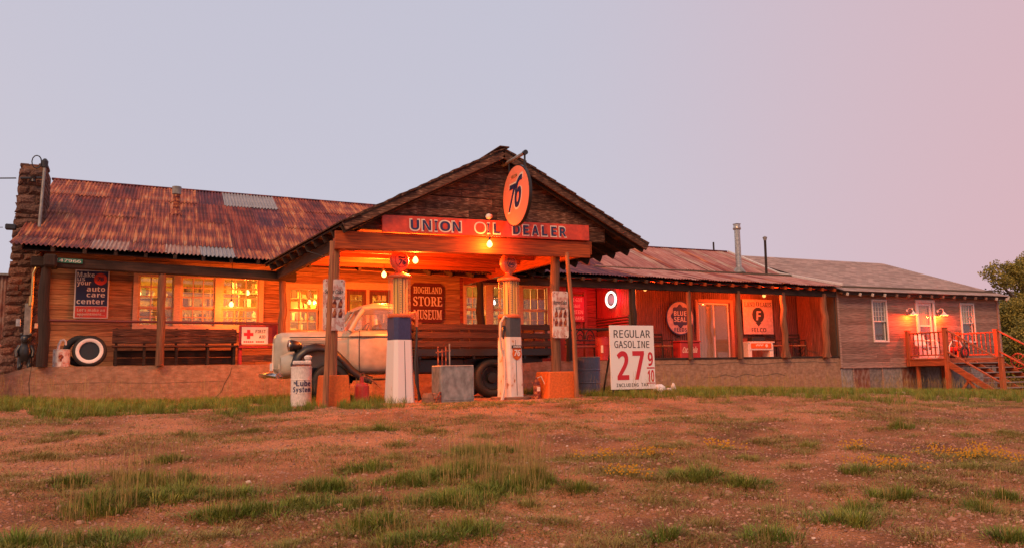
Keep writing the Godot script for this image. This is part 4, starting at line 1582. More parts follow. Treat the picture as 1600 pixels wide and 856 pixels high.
func build_deck() -> void:
	var b := thing("wooden_deck", "red stained wooden deck with railings and wide steps before the gray house", "deck", Vector3(25.7, -0.4, -19.7))
	var z0 := -18.85
	var s := newst()
	box(s, Vector3(26.5, 0.62, z0 + 0.02), Vector3(2.76, 0.24, 0.04), 0.005)
	box(s, Vector3(26.5, 0.62, -20.4), Vector3(2.76, 0.22, 0.04), 0.005)
	wpart(b, "rim_joist", s, M.deck_red)
	s = newst()
	box(s, Vector3(25.14, 0.62, -19.62), Vector3(0.04, 0.22, 1.5), 0.005)
	box(s, Vector3(27.86, 0.62, -19.62), Vector3(0.04, 0.22, 1.5), 0.005)
	wpart(b, "rim_joist", s, M.deck_red_deep)
	var deck := newst()
	box(deck, Vector3(26.5, 0.7, -19.65), Vector3(2.6, 0.03, 1.4))
	var fl := wpart(b, "deck_floor", deck, M.deck_red)
	for i in 11:
		piece(fl, "board", Vector3(26.5, 0.745, z0 - 0.06 - i * 0.145), Vector3(2.82, 0.03, 0.138), M.deck_red, 0.004)
	# posts
	var post := func(x: float, z: float, ya: float, yb: float) -> void:
		var t := newst()
		box(t, Vector3(x, (ya + yb) * 0.5, z), Vector3(0.14, yb - ya, 0.14), 0.012)
		box(t, Vector3(x, yb + 0.015, z), Vector3(0.17, 0.03, 0.17), 0.008)
		wpart(b, "post", t, M.deck_red_up)
	post.call(25.16, z0 + 0.0, -0.5, 1.78)
	post.call(27.83, z0 + 0.0, -0.55, 1.74)
	post.call(25.16, -20.32, 0.5, 1.74)
	post.call(27.83, -20.32, 0.5, 1.70)
	var rail := func(a: Vector3, e: Vector3) -> void:
		var t := newst()
		bar(t, a, e, 0.09, 0.045, 0.006)
		wpart(b, "rail", t, M.deck_red)
	var run := func(a: Vector3, e: Vector3) -> void:
		rail.call(a + Vector3(0, 0.90, 0), e + Vector3(0, 0.90, 0))
		rail.call(a + Vector3(0, 0.12, 0), e + Vector3(0, 0.12, 0))
		var n := int((e - a).length() / 0.15)
		for i in range(1, n):
			var p := a.lerp(e, float(i) / n)
			piece(fl, "baluster", p + Vector3(0, 0.51, 0), Vector3(0.035, 0.74, 0.035), M.rust, 0.004)
	run.call(Vector3(25.16, 0.76, -20.25), Vector3(25.16, 0.76, z0 - 0.07))
	run.call(Vector3(27.83, 0.76, -20.25), Vector3(27.83, 0.76, z0 - 0.07))
	# steps
	for i in 7:
		var y := 0.585 - i * 0.165
		var z := z0 + 0.16 + i * 0.272
		s = newst()
		box(s, Vector3(26.5, y, z), Vector3(2.62, 0.035, 0.27), 0.006)
		wpart(b, "step", s, M.tread_gray)
	for x in [25.16, 26.5, 27.85]:
		s = newst()
		prism(s, PackedVector2Array([Vector2(z0 + 0.02, 0.70), Vector2(z0 + 2.0, -0.50), Vector2(z0 + 1.72, -0.52), Vector2(z0 + 0.02, 0.46)]), -x - 0.025, -x + 0.025, Transform3D(Basis(Vector3(0, 0, 1), Vector3(0, 1, 0), Vector3(-1, 0, 0)), Vector3.ZERO))
		wpart(b, "stringer", s, M.deck_red_deep)
	for x in [25.16, 27.85]:
		post.call(x, -16.95, -0.6, 0.74)
		rail.call(Vector3(x, 1.72, z0 + 0.05), Vector3(x, 0.62, -16.9))
		rail.call(Vector3(x, 0.98, z0 + 0.05), Vector3(x, -0.12, -16.9))
		if x < 26.0:
			for i in 3:
				var v := (i + 1) / 9.0
				var zz := lerpf(z0 + 0.05, -16.9, v)
				piece(fl, "baluster", Vector3(x, lerpf(1.35, 0.25, v), zz), Vector3(0.035, 0.72, 0.035), M.rust, 0.004)
	# legs and braces underneath
	for x in [25.3, 26.6]:
		s = newst()
		box(s, Vector3(x, 0.0, -20.1), Vector3(0.1, 1.1, 0.1), 0.008)
		wpart(b, "leg", s, M.deck_red_up)
	s = newst()
	bar(s, Vector3(25.2, 0.4, -18.5), Vector3(25.2, -0.5, -17.7), 0.04, 0.09, 0.005)
	bar(s, Vector3(25.24, -0.5, -18.6), Vector3(25.24, 0.2, -18.0), 0.04, 0.09, 0.005)
	wpart(b, "brace", s, M.deck_red_deep)


# ---------------------------------------------------------------- behind and beside
func leafy(parent: Node3D, called: String, clumps: Array, n: int, leaf: float, tones: Array, sd: int, m: Material) -> void:
	# sprays of small leaves spread through the clumps: [centre, radii]
	var r := RandomNumberGenerator.new()
	r.seed = sd
	var s := newst()
	flat(s)
	for i in 7:
		var d := Vector3(r.randfn(), r.randfn() * 0.7, r.randfn()).normalized()
		var p := d * r.randf_range(0.2, 1.0)
		var side := d.cross(Vector3(r.randfn(), r.randfn(), r.randfn())).normalized() * 0.34
		var q := p + d * 0.9
		tri(s, p, p + d * 0.45 + side, q, d.cross(side))
		tri(s, p, q, p + d * 0.45 - side, d.cross(side))
	s.generate_normals()
	var mesh := s.commit()
	var mm := MultiMesh.new()
	mm.transform_format = MultiMesh.TRANSFORM_3D
	mm.use_colors = true
	mm.mesh = mesh
	var xs := []
	var total := 0.0
	for c in clumps:
		total += c[1].x * c[1].y * c[1].z
	for c in clumps:
		var k := maxi(12, int(n * c[1].x * c[1].y * c[1].z / total))
		for i in k:
			var d := Vector3(r.randfn(), r.randfn(), r.randfn()).normalized() * pow(r.randf(), 0.42)
			xs.append([c[0] + d * c[1], r.randf()])
	mm.instance_count = xs.size()
	for i in xs.size():
		var bb := Basis.from_euler(Vector3(r.randf() * TAU, r.randf() * TAU, r.randf() * TAU)).scaled(Vector3.ONE * leaf * r.randf_range(0.6, 1.3))
		mm.set_instance_transform(i, Transform3D(bb, xs[i][0]))
		var t: Vector3 = tones[r.randi() % tones.size()]
		t *= r.randf_range(0.75, 1.25)
		mm.set_instance_color(i, Color(t.x, t.y, t.z))
	var o := MultiMeshInstance3D.new()
	o.name = numbered(parent, called)
	o.multimesh = mm
	o.material_override = m
	parent.add_child(o, true)
	o.set_meta("kind", "stuff")


func build_background() -> void:
	var tones := [Vector3(0.25, 0.21, 0.032), Vector3(0.20, 0.18, 0.03), Vector3(0.33, 0.26, 0.046), Vector3(0.14, 0.135, 0.026)]
	var t := thing("tree", "olive green tree leaning over the shingle roof at the right edge", "tree", Vector3(40.4, -0.8, -25.5))
	var s := newst()
	tube(s, [Vector3(0, -0.2, 0), Vector3(0.15, 1.4, 0.1), Vector3(0.1, 3.0, 0.1), Vector3(-0.3, 4.6, 0), Vector3(-0.6, 5.8, 0)], [0.32, 0.26, 0.2, 0.13, 0.05], 10)
	part(t, "trunk", s, M.bark)
	for q in [[Vector3(0.1, 2.9, 0.1), Vector3(-1.6, 4.6, 0.2), Vector3(-2.9, 5.6, 0.1)], [Vector3(0.0, 3.6, 0.1), Vector3(1.0, 5.0, -0.4), Vector3(1.6, 6.4, -0.4)], [Vector3(0.12, 2.0, 0.1), Vector3(1.5, 3.0, 0.6), Vector3(2.4, 3.4, 0.9)], [Vector3(0.1, 2.2, 0.1), Vector3(-1.2, 3.0, 0.5), Vector3(-2.2, 3.2, 0.4)], [Vector3(-0.3, 4.6, 0), Vector3(-0.9, 5.4, 0.2), Vector3(-1.7, 6.0, 0.1)]]:
		s = newst()
		tube(s, q, [0.12, 0.075, 0.02], 7)
		part(t, "limb", s, M.bark)
	leafy(t, "crown", [
		[Vector3(-2.9, 5.65, 0.1), Vector3(0.55, 0.35, 0.4)], [Vector3(-2.2, 5.25, 0.2), Vector3(0.6, 0.35, 0.5)], [Vector3(-1.5, 5.85, 0.1), Vector3(0.7, 0.4, 0.5)], [Vector3(-2.45, 6.05, 0.0), Vector3(0.3, 0.2, 0.3)],
		[Vector3(-0.8, 5.4, 0.1), Vector3(0.8, 0.5, 0.7)], [Vector3(0.2, 5.9, -0.2), Vector3(0.9, 0.6, 0.8)], [Vector3(1.4, 6.2, -0.4), Vector3(1.1, 0.8, 0.9)], [Vector3(0.3, 4.6, 0.0), Vector3(1.0, 0.6, 0.9)],
		[Vector3(-2.0, 3.6, 0.4), Vector3(1.0, 0.9, 0.9)], [Vector3(-0.6, 3.3, 0.6), Vector3(1.3, 1.0, 1.0)], [Vector3(1.3, 3.6, 0.6), Vector3(1.5, 1.1, 1.1)], [Vector3(2.6, 4.4, 0.5), Vector3(1.3, 1.2, 1.1)], [Vector3(-1.1, 4.3, 0.2), Vector3(0.6, 0.5, 0.6)]], 9500, 0.10, tones, 31, M.leaf)
	var dark := [Vector3(0.075, 0.07, 0.022), Vector3(0.10, 0.09, 0.026), Vector3(0.055, 0.05, 0.018)]
	var places := [[Vector3(34.6, -0.7, -25.0), "rounded dark shrub nearest the gray house at the right edge", 1.5], [Vector3(37.2, -0.8, -23.6), "dense dark shrub under the olive tree", 1.7], [Vector3(41.5, -0.8, -28.0), "tall dark shrub behind the olive tree", 2.6]]
	for k in places.size():
		var b := thing("shrub", places[k][1], "shrub", places[k][0], "shrubs behind the gray house")
		var h: float = places[k][2]
		for q in 4:
			s = newst()
			var a := q * 1.7 + k
			tube(s, [Vector3(0.1 * cos(a), -0.2, 0.1 * sin(a)), Vector3(0.35 * cos(a) * h, h * 0.6, 0.35 * sin(a) * h), Vector3(0.6 * cos(a) * h, h * 1.2, 0.5 * sin(a) * h)], [0.06, 0.04, 0.015], 6)
			part(b, "stem", s, M.bark)
		leafy(b, "foliage", [[Vector3(0, h * 0.7, 0), Vector3(h * 0.85, h * 0.75, h * 0.8)], [Vector3(-0.4 * h, h * 1.3, 0.1), Vector3(h * 0.5, h * 0.45, h * 0.5)], [Vector3(0.5 * h, h * 1.25, 0), Vector3(h * 0.6, h * 0.5, h * 0.5)], [Vector3(0.1 * h, h * 1.7, 0), Vector3(h * 0.4, h * 0.35, h * 0.4)]], 4600, 0.11, dark if k != 1 else tones, 40 + k, M.leaf)
	# sheet metal shed past the stone pier
	var sh := thing("metal_shed", "corrugated metal shed wall at the far left beyond the stone pier", "shed", Vector3(-4.6, 0.0, -26.0))
	for i in 5:
		s = newst()
		corrugated(s, Vector3(-1.5 + i * 0.62, -0.2, 0), Vector3(-0.86 + i * 0.62, -0.2, 0), Vector3(-1.5 + i * 0.62, 3.45, 0), Vector3(-0.86 + i * 0.62, 3.45, 0), 8, 0.01)
		part(sh, "metal_sheet", s, M.skirt_metal[i % 3])
	s = newst()
	box(s, Vector3(0.05, 3.46, -1.2), Vector3(3.3, 0.06, 2.6), 0.01)
	part(sh, "roof", s, M.zinc)
	s = newst()
	box(s, Vector3(0.05, 1.6, -2.3), Vector3(3.1, 3.5, 0.08))
	part(sh, "back_wall", s, M.zinc)
	# service wires from the left
	s = newst()
	var pts := []
	for i in 13:
		var v := i / 12.0
		pts.append(Vector3(lerpf(-16.0, -2.62, v), lerpf(5.75, 5.44, v) - 0.5 * sin(PI * v), -22.6))
	tube(s, pts, 0.016, 6)
	single("overhead_wire", s, M.hose_black, "upper black service wire running left from the stone chimney", "wire", Vector3.ZERO, "")
	s = newst()
	pts = []
	for i in 13:
		var v := i / 12.0
		pts.append(Vector3(lerpf(-16.0, -2.75, v), lerpf(4.15, 4.1, v) - 0.35 * sin(PI * v), -21.9))
	tube(s, pts, 0.008, 6)
	single("overhead_wire", s, M.hose_black, "thin lower wire running left from below the roof corner", "wire", Vector3.ZERO, "")
	# bracket and insulators on the chimney
	var br := thing("wire_bracket", "black looped wire bracket on the stone chimney top", "bracket", Vector3(-2.14, 5.60, -21.98))
	s = newst()
	pts = []
	for i in 15:
		var a := i * TAU / 12.0
		pts.append(Vector3(0.10 * cos(a), 0.12 + 0.16 * sin(a), 0.05 + 0.004 * i))
	tube(s, pts, 0.014, 6)
	part(br, "wire_loop", s, M.black_paint)
	s = newst()
	bar(s, Vector3(-0.32, -0.30, 0.06), Vector3(0.15, -0.25, 0.06), 0.05, 0.05, 0.01)
	lathe(s, [Vector2(0, -0.42), Vector2(0.06, -0.42), Vector2(0.04, -0.36), Vector2(0.06, -0.30), Vector2(0, -0.28)], 10, Transform3D(Basis(), Vector3(-0.05, 0.05, 0.1)))
	part(br, "insulator", s, M.black_paint)
	var mast := thing("service_mast", "gray metal mast pipe standing before the chimney on the roof corner", "mast", Vector3(-1.97, 4.45, -21.9))
	s = newst()
	tube(s, [Vector3(-0.02, -0.35, 0.3), Vector3(0.0, 1.18, 0.0)], 0.034, 8)
	part(mast, "pipe", s, M.zinc)
	s = newst()
	lathe(s, [Vector2(0, 1.15), Vector2(0.07, 1.15), Vector2(0.075, 1.3), Vector2(0.03, 1.36), Vector2(0, 1.36)], 10)
	part(mast, "weather_head", s, M.black_paint)
	s = newst()
	box(s, Vector3(0, 0, 0), Vector3(0.22, 0.13, 0.16), 0.02)
	single("junction_box", s, M.black_paint, "small dark junction box at the left roof corner of the store", "box", Vector3(-2.58, 4.1, -21.8))
	# painted post at the left edge
	s = newst()
	box(s, Vector3(0, 0.55, 0), Vector3(0.3, 1.5, 0.2), 0.02)
	box(s, Vector3(0, 1.31, 0), Vector3(0.34, 0.05, 0.24), 0.012)
	single("gate_post", s, M.salmon_board, "pale salmon gate post at the left edge before the stone pier", "post", Vector3(-2.62, 0.0, -20.1))


# ---------------------------------------------------------------- the old stake bed truck
func ring_yz(x: float, y0: float, y1: float, hw: float, zc: float, p := 4.0, n := 24, top_in := 0.0) -> Array:
	# a rounded rectangle across the truck: superellipse of power p, narrowed towards its top by top_in
	var r := []
	for k in n:
		var a := TAU * (k + 0.5) / n
		var c := cos(a)
		var s := sin(a)
		var u := signf(c) * pow(absf(c), 2.0 / p)
		var v := signf(s) * pow(absf(s), 2.0 / p)
		r.append(Vector3(x, lerpf(y0, y1, 0.5 + 0.5 * v), zc + u * (hw - top_in * (0.5 + 0.5 * v))))
	return r


func build_truck() -> void:
	var zc := -17.42
	var b := thing("stake_truck", "old cream cab truck with black fenders and dark wooden stake bed", "truck", Vector3(5.6, 0.0, zc))
	var s := newst()
	# hood, tapering to the nose
	loft(s, [ring_yz(2.72, 0.72, 1.34, 0.15, zc, 3.0), ring_yz(2.76, 0.64, 1.41, 0.24, zc, 3.0), ring_yz(2.86, 0.60, 1.455, 0.32, zc, 3.0), ring_yz(3.2, 0.60, 1.475, 0.40, zc, 3.2), ring_yz(3.6, 0.60, 1.485, 0.50, zc, 3.4), ring_yz(3.95, 0.60, 1.49, 0.60, zc, 3.8), ring_yz(4.15, 0.60, 1.495, 0.68, zc, 4.0)])
	var hood := wpart(b, "hood", s, M.truck_cream)
	s = newst()
	for sg in [-1.0, 1.0]:
		for i in 5:
			bar(s, Vector3(3.12, 1.13 + i * 0.035, zc + sg * (0.395 + 0.0)), Vector3(3.85, 1.13 + i * 0.035, zc + sg * 0.575), 0.012, 0.014, 0.003)
	part(hood, "louvre", s, M.truck_cream)
	s = newst()
	for sg in [-1.0, 1.0]:
		bar(s, Vector3(2.98, 1.34, zc + sg * 0.352), Vector3(4.14, 1.34, zc + sg * 0.690), 0.02, 0.022, 0.004)
	part(hood, "trim_strip", s, M.truck_black)
	s = newst()   # grille: upright bars over the prow
	for k in 9:
		var z := zc - 0.24 + k * 0.06
		var x := 2.70 + absf(z - zc) * 0.42
		bar(s, Vector3(x, 0.70, z), Vector3(x + 0.015, 1.24, z), 0.022, 0.03, 0.004, Vector3(1, 0, 0))
	wpart(b, "grille", s, M.cream_letter)
	s = newst()   # apron between nose and fenders
	loft(s, [ring_yz(2.80, 0.52, 0.98, 0.50, zc, 3.0), ring_yz(2.95, 0.50, 1.04, 0.70, zc, 3.0), ring_yz(3.15, 0.52, 1.06, 0.74, zc, 3.0)])
	wpart(b, "apron", s, M.truck_cream)
	# cab
	s = newst()
	loft(s, [ring_yz(4.13, 0.58, 1.49, 0.69, zc, 5.0), ring_yz(4.3, 0.56, 1.50, 0.745, zc, 5.5), ring_yz(4.7, 0.55, 1.50, 0.78, zc, 6.0), ring_yz(5.1, 0.55, 1.50, 0.78, zc, 6.0), ring_yz(5.34, 0.58, 1.50, 0.755, zc, 5.0)])
	var cab := wpart(b, "cab", s, M.truck_cream)
	s = newst()
	loft(s, [ring_yz(4.40, 1.93, 1.965, 0.50, zc, 3.0), ring_yz(4.47, 1.915, 2.02, 0.60, zc, 3.0), ring_yz(4.7, 1.905, 2.075, 0.665, zc, 3.2), ring_yz(5.0, 1.905, 2.085, 0.675, zc, 3.2), ring_yz(5.25, 1.905, 2.05, 0.645, zc, 3.2), ring_yz(5.36, 1.90, 1.97, 0.56, zc, 3.0)])
	part(cab, "cab_roof", s, M.truck_cream)
	s = newst()
	for sg in [-1.0, 1.0]:
		tube(s, [Vector3(4.16, 1.46, zc + sg * 0.67), Vector3(4.30, 1.72, zc + sg * 0.655), Vector3(4.46, 1.95, zc + sg * 0.60)], [0.055, 0.045, 0.055], 8)
		tube(s, [Vector3(5.18, 1.46, zc + sg * 0.725), Vector3(5.20, 1.72, zc + sg * 0.70), Vector3(5.16, 1.97, zc + sg * 0.63)], [0.08, 0.07, 0.07], 8)
		tube(s, [Vector3(4.42, 1.93, zc + sg * 0.61), Vector3(4.8, 1.955, zc + sg * 0.655), Vector3(5.18, 1.945, zc + sg * 0.645)], 0.05, 8)
	tube(s, [Vector3(4.13, 1.49, zc), Vector3(4.43, 1.95, zc)], 0.02, 6)
	box(s, Vector3(5.31, 1.56, zc), Vector3(0.06, 0.16, 1.4), 0.02)
	box(s, Vector3(5.30, 1.70, zc - 0.52), Vector3(0.06, 0.5, 0.36), 0.02)
	box(s, Vector3(5.30, 1.70, zc + 0.52), Vector3(0.06, 0.5, 0.36), 0.02)
	part(cab, "window_pillar", s, M.truck_cream)
	s = newst()
	for sg in [-1.0, 1.0]:
		quad(s, Vector3(4.14, 1.50, zc), Vector3(4.19, 1.50, zc + sg * 0.64), Vector3(4.44, 1.93, zc + sg * 0.58), Vector3(4.41, 1.94, zc), Vector3(-1, 0.4, 0))
	part(cab, "windshield", s, M.glass)
	for sg in [-1.0, 1.0]:
		s = newst()
		prism(s, PackedVector2Array([Vector2(4.24, 1.50), Vector2(5.13, 1.50), Vector2(5.12, 1.91), Vector2(4.47, 1.91)]), zc + sg * 0.69, zc + sg * 0.694)
		part(cab, "side_window", s, M.glass)
		s = newst()
		var z: float = zc + sg * 0.785
		for q in [[Vector3(4.33, 0.62, z - sg * 0.035), Vector3(4.33, 1.47, z - sg * 0.035)], [Vector3(5.12, 0.62, z - sg * 0.008), Vector3(5.12, 1.47, z - sg * 0.008)], [Vector3(4.33, 0.62, z - sg * 0.022), Vector3(5.12, 0.62, z - sg * 0.006)]]:
			bar(s, q[0], q[1], 0.012, 0.010)
		bar(s, Vector3(4.14, 1.345, z - sg * 0.085), Vector3(4.4, 1.345, z - sg * 0.022), 0.02, 0.022)
		bar(s, Vector3(4.4, 1.345, z - sg * 0.022), Vector3(5.3, 1.345, z - sg * 0.006), 0.02, 0.022)
		part(cab, "door_seam", s, M.truck_black)
		s = newst()
		bar(s, Vector3(4.92, 1.20, z + sg * 0.025), Vector3(5.06, 1.20, z + sg * 0.025), 0.018, 0.02, 0.006)
		part(cab, "door_handle", s, M.chrome)
	s = newst()
	box(s, Vector3(5.05, 1.36, zc), Vector3(0.2, 0.62, 1.2), 0.06)
	part(cab, "seat", s, M.black_rubber)
	s = newst()
	var pts := []
	for i in 17:
		var a := TAU * i / 16
		pts.append(Vector3(4.55 + 0.09 * sin(a), 1.50 + 0.16 * sin(a), zc + 0.32 + 0.19 * cos(a)))
	tube(s, pts, 0.014, 6)
	part(cab, "steering_wheel", s, M.black_rubber)
	# fenders and running boards
	for sg in [-1.0, 1.0]:
		var path := [Vector2(3.02, 0.58), Vector2(2.99, 0.78), Vector2(3.06, 0.98), Vector2(3.22, 1.11), Vector2(3.44, 1.165), Vector2(3.66, 1.14), Vector2(3.86, 1.03), Vector2(4.04, 0.86), Vector2(4.2, 0.68), Vector2(4.38, 0.54), Vector2(4.6, 0.475)]
		s = newst()
		var rings := []
		for i in path.size():
			var d: Vector2 = (path[mini(i + 1, path.size() - 1)] - path[maxi(i - 1, 0)]).normalized()
			var nrm := Vector2(-d.y, d.x)
			var ring := []
			var wdt: float = [0.30, 0.36, 0.40, 0.42, 0.42, 0.42, 0.42, 0.40, 0.34, 0.30, 0.28][i]
			for q in [[0.0, 0.0], [0.35, 0.05], [0.7, 0.045], [0.92, 0.01], [1.0, -0.06], [1.0, -0.12], [0.985, -0.12], [0.97, -0.06], [0.9, -0.005], [0.7, 0.025], [0.35, 0.03], [0.0, -0.02]]:
				var p: Vector2 = path[i] + nrm * q[1]
				ring.append(Vector3(p.x, p.y, zc + sg * (0.83 - wdt + wdt * q[0])))
			rings.append(ring)
		loft(s, rings, true, true, 7)
		wpart(b, "front_fender", s, M.truck_black)
		s = newst()
		box(s, Vector3(4.95, 0.46, zc + sg * 0.70), Vector3(0.8, 0.05, 0.28), 0.015)
		wpart(b, "running_board", s, M.truck_black)
		# headlight pods on the fenders
		s = newst()
		lathe(s, [Vector2(0.0, -0.20), Vector2(0.05, -0.18), Vector2(0.10, -0.09), Vector2(0.118, 0.0), Vector2(0.118, 0.06), Vector2(0.0, 0.06)], 18, Transform3D(Basis(Vector3(0, 0, 1), Vector3(-1, 0, 0), Vector3(0, -1, 0)), Vector3(2.98, 1.16, zc + sg * 0.66)), false)
		bar(s, Vector3(3.05, 1.08, zc + sg * 0.62), Vector3(3.1, 0.95, zc + sg * 0.5), 0.05, 0.05, 0.01)
		var hl := wpart(b, "headlight", s, M.truck_black)
		s = newst()
		lathe(s, [Vector2(0.112, 0.058), Vector2(0.122, 0.062), Vector2(0.12, 0.075), Vector2(0.10, 0.082), Vector2(0.05, 0.098), Vector2(0.0, 0.102)], 18, Transform3D(Basis(Vector3(0, 0, 1), Vector3(-1, 0, 0), Vector3(0, -1, 0)), Vector3(2.98, 1.16, zc + sg * 0.66)), false)
		part(hl, "lens", s, M.chrome)
	s = newst()
	tube(s, [Vector3(2.68, 0.56, zc + 0.82), Vector3(2.56, 0.58, zc + 0.6), Vector3(2.52, 0.58, zc), Vector3(2.56, 0.58, zc - 0.6), Vector3(2.68, 0.56, zc - 0.82)], 0.055, 10)
	bar(s, Vector3(2.6, 0.58, zc + 0.4), Vector3(3.2, 0.6, zc + 0.4), 0.05, 0.08)
	bar(s, Vector3(2.6, 0.58, zc - 0.4), Vector3(3.2, 0.6, zc - 0.4), 0.05, 0.08)
	wpart(b, "bumper", s, M.chrome)
	s = newst()
	box(s, Vector3(2.60, 0.74, zc + 0.52), Vector3(0.02, 0.15, 0.28), 0.006)
	wpart(b, "license_plate", s, M.white_paint)
	# chassis and bed
	s = newst()
	for sg in [-1.0, 1.0]:
		bar(s, Vector3(3.0, 0.62, zc + sg * 0.38), Vector3(8.75, 0.86, zc + sg * 0.42), 0.07, 0.16)
	bar(s, Vector3(3.75, 0.40, zc - 0.68), Vector3(3.75, 0.40, zc + 0.68), 0.08, 0.08)
	bar(s, Vector3(7.32, 0.44, zc - 0.68), Vector3(7.32, 0.44, zc + 0.68), 0.12, 0.14)
	box(s, Vector3(6.2, 0.72, zc + 0.35), Vector3(1.1, 0.34, 0.5), 0.04)
	wpart(b, "chassis", s, M.truck_black)
	s = newst()
	box(s, Vector3(7.15, 1.0, zc), Vector3(3.36, 0.16, 1.86), 0.01)
	for i in 6:
		bar(s, Vector3(5.6 + i * 0.62, 0.9, zc - 0.9), Vector3(5.6 + i * 0.62, 0.9, zc + 0.9), 0.06, 0.08)
	var bed := wpart(b, "bed", s, M.truck_black)
	for sg in [-1.0, 1.0]:
		for y in [1.18, 1.365, 1.55]:
			piece(bed, "plank", Vector3(7.12, y, zc + sg * 0.93), Vector3(3.3, 0.125, 0.03), M.stake_wood, 0.006, Basis(Vector3(0, 0, 1), rng.randf_range(-0.004, 0.004)))
		for x in [5.6, 6.55, 7.5, 8.62]:
			piece(bed, "stake", Vector3(x, 1.34, zc + sg * 0.90), Vector3(0.08, 0.6, 0.04), M.stake_wood, 0.005)
	for x in [5.5, 8.78]:
		for y in [1.18, 1.365, 1.55]:
			piece(bed, "plank", Vector3(x, y, zc), Vector3(0.03, 0.125, 1.8), M.stake_wood, 0.006)
		for z in [-0.6, 0.0, 0.6]:
			piece(bed, "stake", Vector3(x + (0.035 if x < 6 else -0.035), 1.34, zc + z), Vector3(0.04, 0.6, 0.08), M.stake_wood, 0.005)
	# wheels
	for q in [[3.75, 0.40, 0.70, 0.39, 0.17], [3.75, 0.40, -0.70, 0.39, 0.17], [7.32, 0.44, 0.72, 0.43, 0.30], [7.32, 0.44, -0.72, 0.43, 0.30]]:
		var xf := Transform3D(Basis(Vector3(1, 0, 0), Vector3(0, 0, 1 if q[2] > 0 else -1), Vector3(0, -1, 0)), Vector3(q[0], q[1], zc + q[2]))
		s = newst()
		tyre_shape(s, q[3], q[4], xf)
		var wh := wpart(b, "wheel", s, M.black_rubber)
		s = newst()
		var r: float = q[3]
		var hw: float = q[4] * 0.5
		lathe(s, [Vector2(r * 0.64, hw * 0.7), Vector2(r * 0.60, hw * 0.8), Vector2(r * 0.56, hw * 0.2), Vector2(r * 0.3, hw * 0.1), Vector2(r * 0.26, hw * 0.55), Vector2(0, hw * 0.6)], 20, xf)
		part(wh, "rim", s, M.rim_dark)


func tyre_shape(s: SurfaceTool, r: float, w: float, xf: Transform3D) -> void:
	var h := w * 0.5
	lathe(s, [Vector2(r * 0.62, -h * 0.75), Vector2(r * 0.70, -h * 0.98), Vector2(r * 0.86, -h), Vector2(r * 0.96, -h * 0.8), Vector2(r, -h * 0.4), Vector2(r, h * 0.4), Vector2(r * 0.96, h * 0.8), Vector2(r * 0.86, h), Vector2(r * 0.70, h * 0.98), Vector2(r * 0.62, h * 0.75), Vector2(r * 0.60, 0.0), Vector2(r * 0.62, -h * 0.75)], 30, xf, false)
	for i in 64:   # tread blocks
		var a := TAU * i / 64.0
		box(s, xf * Vector3(r * cos(a), 0, r * sin(a)), Vector3(0.006, w * 0.7, r * 0.055), 0.0, xf.basis * Basis(Vector3(0, 1, 0), -a))


# ---------------------------------------------------------------- pumps
func build_pumps() -> void:
	pump(Vector3(4.83, 0.0, -15.5), "left gravity pump with blue band, plain white base and black hose", true)
	pump(Vector3(7.23, 0.02, -15.5), "right gravity pump with slate band, chipped white base and cream hose", false)


